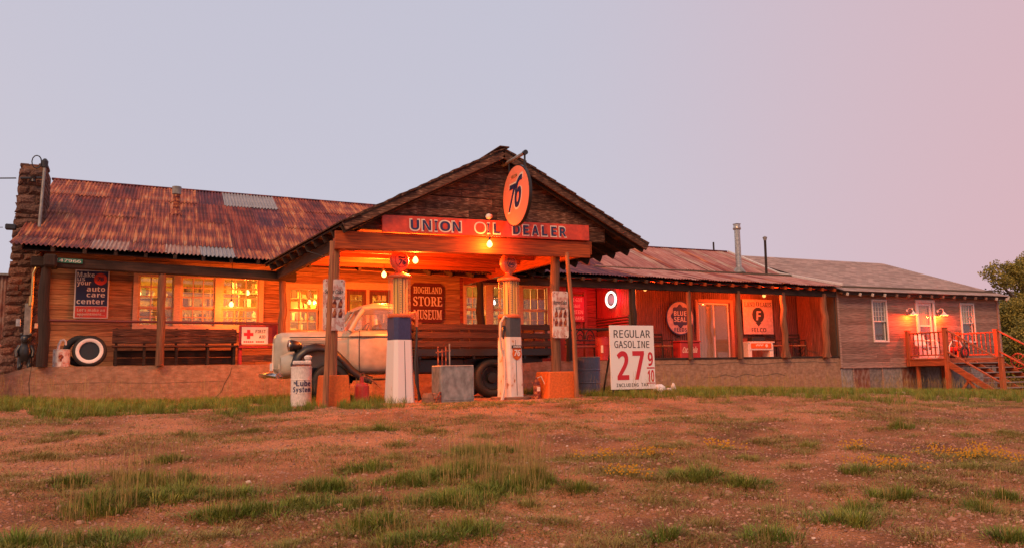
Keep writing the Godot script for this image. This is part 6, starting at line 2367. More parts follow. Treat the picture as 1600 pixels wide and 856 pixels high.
# ---------------------------------------------------------------- things standing in the yard
func build_yard_things() -> void:
	var s := newst()
	tube(s, [Vector3(0, -0.1, 0), Vector3(0.03, 0.9, 0.01), Vector3(0.07, 1.9, 0), Vector3(0.11, 3.0, -0.02)], [0.058, 0.05, 0.048, 0.045], 12)
	single("leaning_pole", s, M.pole_wood, "thick leaning wooden pole in front of the left orange block", "pole", Vector3(3.22, 0.0, -14.78))
	s = newst()
	tube(s, [Vector3(0.02, -0.1, 0), Vector3(-0.02, 1.4, 0.02), Vector3(-0.12, 3.02, -0.02)], [0.05, 0.045, 0.042], 12)
	single("leaning_pole", s, M.pole_wood, "slim leaning wooden pole right of the right canopy post", "pole", Vector3(8.38, 0.0, -14.78))
	for q in [[Vector3(3.46, 0.0, -15.2), 0.235, 0.27, 0.56, "orange painted concrete block at the foot of the left canopy post"], [Vector3(8.13, 0.0, -15.2), 0.30, 0.36, 0.55, "orange painted concrete block at the foot of the right canopy post"]]:
		s = newst()
		var h: float = q[3]
		loft(s, [oct_ring(-0.15, q[2], 0.06), oct_ring(0.02, q[2], 0.06), oct_ring(h - 0.02, q[1], 0.06), oct_ring(h, q[1] - 0.015, 0.06)], true, true, 0xFFFFFFFF)
		var o := single("post_block", s, M.block_orange, q[4], "concrete block", q[0], "orange blocks at the canopy posts")
	# lube drum
	var t := thing("lube_drum", "white drum lettered Lube System with a hand pump on its lid", "drum", Vector3(2.95, 0.0, -15.6))
	s = newst()
	lathe(s, [Vector2(0, 0.0), Vector2(0.19, 0.0), Vector2(0.195, 0.02), Vector2(0.19, 0.04), Vector2(0.19, 0.22), Vector2(0.196, 0.235), Vector2(0.19, 0.25), Vector2(0.19, 0.47), Vector2(0.196, 0.485), Vector2(0.19, 0.5), Vector2(0.19, 0.70), Vector2(0.198, 0.715), Vector2(0.19, 0.73), Vector2(0, 0.73)], 30)
	part(t, "body", s, M.drum_white)
	s = newst()
	lathe(s, [Vector2(0, 0.73), Vector2(0.175, 0.73), Vector2(0.17, 0.75), Vector2(0, 0.76)], 24)
	part(t, "lid", s, M.rust)
	s = newst()
	box(s, Vector3(0.0, 0.80, 0.05), Vector3(0.34, 0.075, 0.09), 0.02)
	tube(s, [Vector3(0.12, 0.75, 0), Vector3(0.12, 0.88, 0)], 0.05, 10)
	lathe(s, [Vector2(0, 0.87), Vector2(0.07, 0.87), Vector2(0.075, 0.91), Vector2(0.04, 0.94), Vector2(0, 0.945)], 14, Transform3D(Basis(), Vector3(0.12, 0, 0)))
	part(t, "hand_pump", s, M.drum_white)
	round_words(t, "Lube", 0.193, 0.42, 0.105, 0.30, M.navy, font("Droid Sans", 700), 0.06)
	round_words(t, "System", 0.193, 0.305, 0.10, 0.37, M.navy, font("Droid Sans", 700), -0.10)
	round_words(t, "76", 0.193, 0.425, 0.05, 0.06, M.navy, font("Droid Sans", 700), -0.85)
	# red fuel can
	t = thing("fuel_can", "small red metal can with spout and handle beside the left orange block", "can", Vector3(4.08, 0.02, -15.5))
	s = newst()
	lathe(s, [Vector2(0, 0), Vector2(0.135, 0), Vector2(0.14, 0.02), Vector2(0.135, 0.32), Vector2(0.10, 0.37), Vector2(0.04, 0.39), Vector2(0.035, 0.5), Vector2(0, 0.5)], 22)
	part(t, "body", s, M.red_metal)
	s = newst()
	tube(s, [Vector3(0.02, 0.5, 0), Vector3(0.14, 0.47, 0.02), Vector3(0.36, 0.28, 0.05)], 0.014, 7)
	tube(s, [Vector3(-0.04, 0.44, 0), Vector3(-0.02, 0.56, 0), Vector3(0.04, 0.57, 0), Vector3(0.05, 0.46, 0)], 0.012, 7)
	part(t, "spout", s, M.rust)
	# zinc trough on end
	t = thing("zinc_tank", "gray galvanized square tank standing between the two pumps", "tank", Vector3(5.86, 0.0, -15.28))
	s = newst()
	box(s, Vector3(0, 0.345, 0), Vector3(0.70, 0.73, 0.54), 0.015)
	part(t, "body", s, M.zinc)
	for q in [[-0.3, 0.36, 0.02, 0.66], [0.3, 0.36, 0.02, 0.66], [0.0, 0.04, 0.58, 0.02], [0.0, 0.69, 0.58, 0.02]]:
		piece(t, "seam", Vector3(q[0], q[1], 0.272), Vector3(q[2], q[3], 0.012), M.zinc, 0.004)
	for z in [-0.2, 0.2]:
		piece(t, "seam", Vector3(-0.352, 0.36, z), Vector3(0.010, 0.66, 0.02), M.zinc, 0.003)
	t = thing("iron_rack", "upright rusty iron rods leaning behind the galvanized tank", "rack", Vector3(5.85, 0.0, -15.75))
	for q in [[-0.12, 1.1], [-0.03, 1.05], [0.05, 1.1], [0.13, 1.16]]:
		s = newst()
		tube(s, [Vector3(q[0], 0.0, 0), Vector3(q[0] + 0.01, q[1], -0.04)], 0.016, 7)
		part(t, "rod", s, M.rust if q[0] < 0.1 else M.zinc)
	s = newst()
	bar(s, Vector3(-0.16, 0.98, -0.035), Vector3(0.16, 1.02, -0.035), 0.02, 0.03)
	part(t, "cross_bar", s, M.rust)
	# concrete lump in rusty straps
	t = thing("strapped_block", "small gray concrete block in rusty iron straps by the left pump", "block", Vector3(5.33, -0.02, -15.1))
	s = newst()
	loft(s, [oct_ring(0.0, 0.15, 0.2), oct_ring(0.12, 0.145, 0.2), oct_ring(0.2, 0.11, 0.25)], true, true, 0xFFFFFFFF)
	part(t, "block", s, M.mortar)
	s = newst()
	bar(s, Vector3(-0.02, 0.2, 0.14), Vector3(0.1, 0.0, 0.17), 0.02, 0.012)
	bar(s, Vector3(0.15, 0.22, 0.12), Vector3(0.03, 0.02, 0.175), 0.02, 0.012)
	bar(s, Vector3(0.0, 0.10, 0.165), Vector3(0.13, 0.10, 0.165), 0.02, 0.012)
	bar(s, Vector3(0.16, 0.0, 0.12), Vector3(0.17, 0.22, 0.10), 0.02, 0.02)
	part(t, "strap", s, M.rust)
	# blue barrel
	t = thing("steel_barrel", "dark blue steel barrel standing before the porch right of the canopy", "barrel", Vector3(10.0, -0.03, -17.0))
	s = newst()
	lathe(s, [Vector2(0, 0.86), Vector2(0.26, 0.86), Vector2(0.27, 0.90), Vector2(0.285, 0.90), Vector2(0.285, 0.87), Vector2(0.28, 0.62), Vector2(0.292, 0.60), Vector2(0.28, 0.58), Vector2(0.28, 0.32), Vector2(0.292, 0.30), Vector2(0.28, 0.28), Vector2(0.28, 0.02), Vector2(0.287, 0.0), Vector2(0, 0)], 32)
	part(t, "body", s, M.barrel_blue)
	s = newst()
	lathe(s, [Vector2(0.275, 0.895), Vector2(0.29, 0.895), Vector2(0.29, 0.915), Vector2(0.275, 0.915), Vector2(0.275, 0.895)], 32)
	part(t, "top_ring", s, M.zinc)
	# small rusty bottle with its hose
	t = thing("gas_bottle", "short rusty red gas bottle with a thin hose beside the right orange block", "bottle", Vector3(7.67, 0.0, -15.15))
	s = newst()
	lathe(s, [Vector2(0, -0.05), Vector2(0.075, -0.05), Vector2(0.078, 0.0), Vector2(0.078, 0.30), Vector2(0.05, 0.37), Vector2(0.022, 0.39), Vector2(0.022, 0.44), Vector2(0, 0.44)], 18)
	part(t, "body", s, M.rust)
	s = newst()
	tube(s, [Vector3(0, 0.42, 0.02), Vector3(0.08, 0.46, 0.04), Vector3(0.14, 0.3, 0.08), Vector3(0.18, 0.1, 0.12), Vector3(0.32, 0.01, 0.22)], 0.012, 7)
	part(t, "hose", s, M.hose_cream)
	s = newst()
	box(s, Vector3(0, 0.2, 0.077), Vector3(0.07, 0.09, 0.01), 0.003)
	part(t, "paper_label", s, M.cream_letter)
	# pale rocks
	for q in [[Vector3(12.0, -0.1, -17.0), Vector3(0.19, 0.14, 0.15), "larger round pale rock in the grass below the price sign"], [Vector3(12.24, -0.08, -16.9), Vector3(0.11, 0.08, 0.1), "flat pale rock between two others in the grass"], [Vector3(12.42, -0.04, -16.95), Vector3(0.06, 0.16, 0.07), "upright pointed pale rock in the grass"], [Vector3(17.4, -0.22, -14.4), Vector3(0.22, 0.05, 0.12), "flat pale slab in the grass right of the porch"]]:
		s = newst()
		blob(s, Vector3.ZERO, q[1], 0.14)
		single("pale_rock", s, M.board_white if q[0].x < 15.0 else M.salmon_board, q[2], "rock", q[0] + Vector3(0, ground_y(q[0].x, q[0].z) - q[0].y + q[1].y * 0.6 - 0.02, 0), "pale rocks in the grass")


func round_words(t: Node3D, text: String, r: float, y: float, h: float, w: float, m: Material, f: Font, turn: float) -> void:
	# letters set one by one round a drum
	var widths := []
	var total := 0.0
	for ch in text:
		var k := 0.62 if ch in "ijlt" else (1.35 if ch in "mw" else 1.0)
		widths.append(k)
		total += k
	var a := turn - w / r * 0.5
	for i in text.length():
		var da: float = w / r * widths[i] / total
		var mid := a + da * 0.5
		var low := 0.0
		var hh := h
		if text[i] in "aceimnorsuvwxz":
			hh = h * 0.72
			low = -h * 0.14
		if text[i] == "y":
			low = -h * 0.14 - h * 0.14
		var bb := Basis(Vector3.UP, mid)
		lettering(t, text[i], Transform3D(bb, bb * Vector3(0, 0, r) + Vector3(0, y + low, 0)), da * r * 0.8, hh, m, f, 0.006)
		a += da


# ---------------------------------------------------------------- things on the porches
func make_chair(label: String, at: Vector3, turn: float, seat_m: Material) -> Node3D:
	var t := thing("porch_chair", label, "chair", at, "chairs on the wing porch")
	t.rotation.y = turn
	var s := newst()
	box(s, Vector3(0, 0.44, 0), Vector3(0.48, 0.05, 0.46), 0.015)
	part(t, "seat", s, seat_m)
	for q in [[-0.22, -0.2, 0.86], [0.22, -0.2, 0.86], [-0.22, 0.2, 0.62], [0.22, 0.2, 0.62]]:
		s = newst()
		tube(s, [Vector3(q[0], 0, q[1]), Vector3(q[0], q[2], q[1] - (0.06 if q[2] > 0.7 else 0.0))], 0.022, 7)
		part(t, "leg", s, M.dark_beam)
	s = newst()
	for y in [0.58, 0.70, 0.82]:
		box(s, Vector3(0, y, -0.235), Vector3(0.44, 0.07, 0.02), 0.006)
	part(t, "backrest", s, M.dark_beam)
	s = newst()
	for x in [-0.22, 0.22]:
		box(s, Vector3(x, 0.63, 0.0), Vector3(0.05, 0.03, 0.48), 0.01)
	part(t, "armrest", s, M.dark_beam)
	return t


func build_porch_things() -> void:
	var F := FLOOR_Y
	# the long bench and the red one
	var t := thing("long_bench", "long dark plank bench below the big triple window", "bench", Vector3(1.03, F, -21.1))
	var s := newst()
	box(s, Vector3(0, 0.46, 0.05), Vector3(2.78, 0.045, 0.42), 0.01)
	part(t, "seat", s, M.bench_wood)
	for y in [0.62, 0.80]:
		piece(t, "back_plank", Vector3(0, y, -0.17), Vector3(2.78, 0.17, 0.03), M.bench_wood, 0.008)
	for y in [0.11, 0.29]:
		piece(t, "lower_plank", Vector3(0, y, -0.15), Vector3(2.7, 0.165, 0.025), M.dark_beam, 0.006)
	for x in [-1.3, -0.7, 0.0, 0.7, 1.3]:
		s = newst()
		box(s, Vector3(x, 0.22, 0.2), Vector3(0.06, 0.44, 0.05), 0.008)
		box(s, Vector3(x, 0.45, -0.2), Vector3(0.06, 0.9, 0.04), 0.008)
		part(t, "leg", s, M.dark_beam)
	t = thing("red_bench", "short red painted bench carrying the first aid sign", "bench", Vector3(2.9, F, -20.85))
	s = newst()
	box(s, Vector3(0, 0.42, 0.08), Vector3(1.0, 0.05, 0.40), 0.012)
	part(t, "seat", s, M.bench_red)
	s = newst()
	box(s, Vector3(0, 0.74, 0.21), Vector3(1.0, 0.44, 0.03), 0.012)
	part(t, "backrest", s, M.bench_red)
	for x in [-0.45, 0.45]:
		s = newst()
		box(s, Vector3(x, 0.46, 0.17), Vector3(0.07, 0.92, 0.045), 0.008)
		box(s, Vector3(x, 0.2, -0.08), Vector3(0.07, 0.4, 0.05), 0.008)
		part(t, "leg", s, M.bench_red)
	piece(t, "stretcher", Vector3(0, 0.15, 0.17), Vector3(0.83, 0.16, 0.03), M.bench_wood, 0.008)
	# tyres
	for q in [[Vector3(-0.80, F + 0.345, -20.78), true, "black tyre with white sidewall leaning beside the oil can"], [Vector3(-1.0, F + 0.36, -21.06), false, "plain black tyre behind the whitewall tyre"]]:
		t = thing("car_tyre", q[2], "tyre", q[0], "old tyres on the porch")
		t.rotation.x = -0.1
		s = newst()
		var xf := Transform3D(Basis(Vector3(1, 0, 0), Vector3(0, 0, 1), Vector3(0, -1, 0)), Vector3.ZERO)
		tyre_shape(s, 0.35, 0.17, xf)
		part(t, "tread", s, M.black_rubber)
		if q[1]:
			s = newst()
			lathe(s, [Vector2(0.205, 0.072), Vector2(0.225, 0.088), Vector2(0.25, 0.091), Vector2(0.272, 0.090), Vector2(0.282, 0.086)], 36, xf, false)
			part(t, "white_wall", s, M.white_paint)
			s = newst()
			disc_shape(s, 0.205, -0.02, 0.03)
			part(t, "rim", s, M.rim_dark)
	# oil can with curved spout
	t = thing("oil_can", "cream round oil can with a curved pale spout handle", "can", Vector3(-1.35, F, -20.72))
	s = newst()
	lathe(s, [Vector2(0, 0), Vector2(0.17, 0), Vector2(0.175, 0.03), Vector2(0.17, 0.06), Vector2(0.17, 0.36), Vector2(0.176, 0.375), Vector2(0.165, 0.385), Vector2(0, 0.39)], 26)
	part(t, "body", s, M.old_sign)
	s = newst()
	tube(s, [Vector3(-0.07, 0.38, 0.0), Vector3(-0.06, 0.48, 0.02), Vector3(-0.02, 0.58, 0.03), Vector3(0.03, 0.60, 0.03), Vector3(0.07, 0.56, 0.03), Vector3(0.08, 0.48, 0.03)], [0.03, 0.03, 0.028, 0.026, 0.024, 0.02], 9)
	part(t, "spout", s, M.drum_white)
	s = newst()
	disc_shape(s, 0.05, 0.164, 0.174, Vector3(0, 0.22, 0))
	box(s, Vector3(0, 0.15, 0.169), Vector3(0.04, 0.06, 0.01))
	part(t, "emblem", s, M.rust)
	# black bear figure
	t = thing("bear_figure", "black standing bear figure in front of the stone pier", "figure", Vector3(-2.06, F - 0.03, -20.85))
	s = newst()
	s.set_smooth_group(1)
	var rings := []
	for q in [[0.16, 0.10, 0.09, 0.0], [0.24, 0.135, 0.12, 0.0], [0.36, 0.14, 0.125, 0.01], [0.46, 0.12, 0.11, 0.01], [0.54, 0.085, 0.085, 0.02], [0.58, 0.085, 0.09, 0.03], [0.64, 0.105, 0.11, 0.04], [0.70, 0.10, 0.10, 0.03], [0.745, 0.06, 0.06, 0.02]]:
		var ring := []
		for k in 16:
			ring.append(Vector3(q[1] * cos(TAU * k / 16), q[0], q[3] + q[2] * sin(TAU * k / 16)))
		rings.append(ring)
	loft(s, rings)
	for sx in [-1.0, 1.0]:
		tube(s, [Vector3(sx * 0.06, 0.30, 0.0), Vector3(sx * 0.085, 0.15, 0.02), Vector3(sx * 0.09, 0.02, 0.02), Vector3(sx * 0.09, 0.0, 0.07)], [0.08, 0.06, 0.05, 0.045], 10)
		tube(s, [Vector3(sx * 0.10, 0.50, 0.01), Vector3(sx * 0.16, 0.38, 0.05), Vector3(sx * 0.15, 0.26, 0.10)], [0.055, 0.045, 0.035], 9)
		blob(s, Vector3(sx * 0.085, 0.75, 0.03), Vector3(0.035, 0.04, 0.02), 0.05, 8, 5)
	tube(s, [Vector3(0, 0.63, 0.10), Vector3(0, 0.615, 0.19)], [0.055, 0.035], 10)
	part(t, "body", s, M.truck_black)
	s = newst()
	blob(s, Vector3(0, 0.63, 0.20), Vector3(0.02, 0.015, 0.015), 0.0, 8, 5)
	part(t, "nose", s, M.rim_dark)
	# red drum on the porch behind the price sign
	t = thing("red_drum", "narrow bright red drum on the porch edge left of the price sign", "drum", Vector3(12.72, F, -20.75))
	s = newst()
	lathe(s, [Vector2(0, 0), Vector2(0.20, 0), Vector2(0.215, 0.02), Vector2(0.21, 0.1), Vector2(0.215, 0.42), Vector2(0.225, 0.44), Vector2(0.22, 0.66), Vector2(0.23, 0.68), Vector2(0.21, 0.69), Vector2(0, 0.67)], 26)
	part(t, "body", s, M.red_metal)
	s = newst()
	box(s, Vector3(-0.13, 0.33, 0.17), Vector3(0.07, 0.22, 0.03), 0.005, Basis(Vector3.UP, -0.6))
	part(t, "paper_label", s, M.cream_letter)
	# iron bench with looping back
	t = thing("iron_bench", "red seated iron bench with looping scroll back under the stamps sign", "bench", Vector3(12.35, F, -21.25))
	s = newst()
	box(s, Vector3(0, 0.42, 0.0), Vector3(1.05, 0.06, 0.4), 0.012)
	part(t, "seat", s, M.trim_red)
	for i in 3:
		s = newst()
		var cx := -0.34 + i * 0.34
		var pts := []
		for k in 13:
			var a := PI * k / 12.0
			pts.append(Vector3(cx + 0.155 * cos(a), 0.66 + 0.27 * sin(a), -0.18))
		tube(s, pts, 0.018, 7)
		pts = []
		for k in 17:
			var a := TAU * k / 16.0
			pts.append(Vector3(cx + 0.09 * cos(a), 0.70 + 0.10 * sin(a), -0.18))
		tube(s, pts, 0.014, 6, false)
		part(t, "scroll", s, M.rim_dark)
	s = newst()
	box(s, Vector3(0, 0.62, -0.18), Vector3(1.05, 0.035, 0.03), 0.006)
	box(s, Vector3(0, 0.50, -0.18), Vector3(1.05, 0.03, 0.03), 0.006)
	part(t, "back_bar", s, M.rim_dark)
	for q in [[-0.48, 0.16], [0.48, 0.16], [-0.48, -0.17], [0.48, -0.17]]:
		s = newst()
		tube(s, [Vector3(q[0], 0, q[1]), Vector3(q[0] * 0.96, 0.42, q[1] * 0.9)], 0.022, 7)
		part(t, "leg", s, M.rim_dark)
	# wing porch: chairs, cooler, painted stand
	var c := make_chair("dark porch chair with orange brown seat left of the red cooler", Vector3(15.45, F, -21.55), 0.15, M.pole_wood)
	copy_thing(c, "porch_chair", "dark porch chair half hidden behind the post right of the painted stand", Vector3(20.25, F, -21.7), -0.1)
	copy_thing(c, "porch_chair", "dark porch chair near the right end wall of the wing porch", Vector3(21.1, F, -21.55), -0.35)
	t = thing("drink_cooler", "low red cooler chest with white script below the round sign", "cooler", Vector3(16.35, F, -21.55))
	s = newst()
	box(s, Vector3(0, 0.29, 0), Vector3(0.80, 0.54, 0.5), 0.03)
	part(t, "chest", s, M.sign_red)
	s = newst()
	box(s, Vector3(0, 0.585, 0), Vector3(0.84, 0.055, 0.54), 0.02)
	part(t, "lid", s, M.sign_red)
	s = newst()
	for x in [-0.36, 0.36]:
		box(s, Vector3(x, 0.01, 0.2), Vector3(0.06, 0.03, 0.06))
	part(t, "foot", s, M.rim_dark)
	words(t, "Coca-Cola", -0.02, 0.32, 0.58, 0.20, M.cream_letter, font("Droid Serif", 700), 0.252, 0.3)
	t = thing("painted_stand", "small cream stand with an orange panel below the square sign", "stand", Vector3(19.3, F, -21.5))
	s = newst()
	box(s, Vector3(0, 0.56, 0), Vector3(1.16, 0.04, 0.42), 0.01)
	part(t, "top", s, M.drum_white)
	for x in [-0.50, 0.44]:
		s = newst()
		box(s, Vector3(x, 0.27, 0.0), Vector3(0.16, 0.54, 0.38), 0.01)
		part(t, "leg", s, M.drum_white)
	s = newst()
	box(s, Vector3(-0.03, 0.42, 0.19), Vector3(0.98, 0.26, 0.03), 0.006)
	part(t, "apron", s, M.drum_white)
	s = newst()
	box(s, Vector3(-0.03, 0.435, 0.21), Vector3(0.88, 0.18, 0.012), 0.003)
	part(t, "panel", s, M.block_orange)
	s = newst()
	for k in 6:
		box(s, Vector3(-0.24 + k * 0.055, 0.45 + (0.02 if k % 2 else 0.0), 0.218), Vector3(0.04, 0.05, 0.004))
	disc_shape(s, 0.055, 0.215, 0.220, Vector3(0.2, 0.44, 0.0))
	part(t, "worn_print", s, M.drum_white)
	s = newst()
	box(s, Vector3(-0.05, 0.66, 0.0), Vector3(0.56, 0.15, 0.26), 0.02)
	part(t, "tray", s, M.rim_dark)
	# on the deck
	t = thing("tube_chair", "white curved tubular metal chair behind the deck railing before the door", "chair", Vector3(25.62, 0.76, -19.95))
	for sx in [-0.26, 0.26]:
		s = newst()
		tube(s, [Vector3(sx, 0.85, -0.32), Vector3(sx, 0.5, -0.24), Vector3(sx, 0.42, -0.1), Vector3(sx, 0.40, 0.2), Vector3(sx, 0.34, 0.27), Vector3(sx, 0.12, 0.27), Vector3(sx, 0.02, 0.2), Vector3(sx, 0.015, -0.3)], 0.02, 8)
		tube(s, [Vector3(sx, 0.66, -0.28), Vector3(sx, 0.64, 0.15), Vector3(sx, 0.56, 0.25), Vector3(sx, 0.36, 0.26)], 0.022, 8)
		part(t, "side_frame", s, M.white_paint)
	s = newst()
	box(s, Vector3(0, 0.42, 0.05), Vector3(0.5, 0.02, 0.42), 0.006)
	part(t, "seat", s, M.white_paint)
	s = newst()
	box(s, Vector3(0, 0.66, -0.28), Vector3(0.5, 0.38, 0.02), 0.008, Basis(Vector3.RIGHT, -0.2))
	part(t, "backrest", s, M.white_paint)
	t = thing("hand_cart", "hand cart with white curved handle and two black wheels on the deck", "cart", Vector3(27.25, 0.76, -19.9))
	s = newst()
	tube(s, [Vector3(-0.55, 0.1, 0), Vector3(-0.5, 0.45, 0), Vector3(-0.3, 0.66, 0), Vector3(0.05, 0.60, 0), Vector3(0.2, 0.4, 0), Vector3(0.28, 0.2, 0)], 0.022, 8)
	part(t, "handle", s, M.white_paint)
	s = newst()
	box(s, Vector3(-0.1, 0.34, 0), Vector3(0.5, 0.14, 0.34), 0.03)
	part(t, "tray", s, M.red_metal)
	for z in [-0.24, 0.24]:
		var xf := Transform3D(Basis(Vector3(1, 0, 0), Vector3(0, 0, 1), Vector3(0, -1, 0)), Vector3(-0.05, 0.22, z))
		s = newst()
		tyre_shape(s, 0.22, 0.08, xf)
		var w := part(t, "wheel", s, M.black_rubber)
		s = newst()
		lathe(s, [Vector2(0, -0.04), Vector2(0.14, -0.02), Vector2(0.14, 0.02), Vector2(0.05, 0.05), Vector2(0, 0.055)], 16, xf)
		part(w, "hub", s, M.red_metal)
	t = thing("rusty_wheel", "rusty old iron wheel hung on the right stair rail", "wheel", Vector3(27.95, 0.62, -18.2))
	t.rotation.y = PI / 2
	s = newst()
	var ring := []
	for k in 29:
		ring.append(Vector3(0.26 * cos(TAU * k / 28), 0.26 * sin(TAU * k / 28), 0))
	tube(s, ring, 0.03, 8, false)
	part(t, "rim", s, M.rust)
	for k in 8:
		s = newst()
		tube(s, [Vector3.ZERO, Vector3(0.25 * cos(TAU * k / 8), 0.25 * sin(TAU * k / 8), 0)], 0.012, 6)
		part(t, "spoke", s, M.rust)
	s = newst()
	lathe(s, [Vector2(0, -0.05), Vector2(0.06, -0.05), Vector2(0.06, 0.05), Vector2(0, 0.05)], 14, Transform3D(Basis(Vector3(1, 0, 0), Vector3(0, 0, 1), Vector3(0, -1, 0)), Vector3.ZERO))
	part(t, "hub", s, M.rust)


# ---------------------------------------------------------------- grass and loose stones
func tuft(sd: int, blades: int, spread: float, lean: float, seeds: bool) -> Mesh:
	var r := RandomNumberGenerator.new()
	r.seed = sd
	var s := newst()
	s.set_smooth_group(0xFFFFFFFF)
	for i in blades:
		var a := r.randf() * TAU
		var p := Vector3(cos(a), 0, sin(a)) * spread * sqrt(r.randf())
		var d := Vector3(cos(a + r.randf_range(-0.6, 0.6)), 0, sin(a + r.randf_range(-0.6, 0.6))) * lean * r.randf_range(0.3, 1.2)
		var h := r.randf_range(0.45, 1.0)
		var w := Vector3(-d.z, 0, d.x).normalized() * r.randf_range(0.012, 0.022)
		var b := p + Vector3(0, h * 0.55, 0) + d * 0.35
		var c := p + Vector3(0, h * r.randf_range(0.85, 1.0), 0) + d
		var k := r.randf_range(0.75, 1.15)
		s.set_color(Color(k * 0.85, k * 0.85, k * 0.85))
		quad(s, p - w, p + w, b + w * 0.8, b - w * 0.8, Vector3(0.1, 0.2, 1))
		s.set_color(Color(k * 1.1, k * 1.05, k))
		tri(s, b - w * 0.8, b + w * 0.8, c, Vector3(0.1, 0.2, 1))
	if seeds:
		for i in 3:
			var a := r.randf() * TAU
			var p := Vector3(cos(a), 0, sin(a)) * spread * 0.5
			var e := p + Vector3(r.randf_range(-0.25, 0.25), r.randf_range(1.3, 1.9), r.randf_range(-0.25, 0.25))
			s.set_color(Color(2.2, 1.7, 1.2))
			quad(s, p - Vector3(0.006, 0, 0), p + Vector3(0.006, 0, 0), e + Vector3(0.005, 0, 0), e - Vector3(0.005, 0, 0), Vector3(0, 0, 1))
			quad(s, e.lerp(p, 0.2) - Vector3(0.018, 0, 0), e.lerp(p, 0.2) + Vector3(0.018, 0, 0), e + Vector3(0.012, 0, 0.01), e - Vector3(0.012, 0, 0.01), Vector3(0, 0, 1))
	s.generate_normals()
	return s.commit()


func scatter(called: String, label: String, mesh: Mesh, m: Material, spots: Array) -> void:
	# spots: [Transform3D, Color]
	var mm := MultiMesh.new()
	mm.transform_format = MultiMesh.TRANSFORM_3D
	mm.use_colors = true
	mm.mesh = mesh
	mm.instance_count = spots.size()
	for i in spots.size():
		mm.set_instance_transform(i, spots[i][0])
		mm.set_instance_color(i, spots[i][1])
	var o := MultiMeshInstance3D.new()
	o.name = numbered(self, called)
	o.multimesh = mm
	o.material_override = m
	add_child(o, true)
	o.set_meta("kind", "stuff")
	o.set_meta("label", label)
	o.set_meta("category", called)


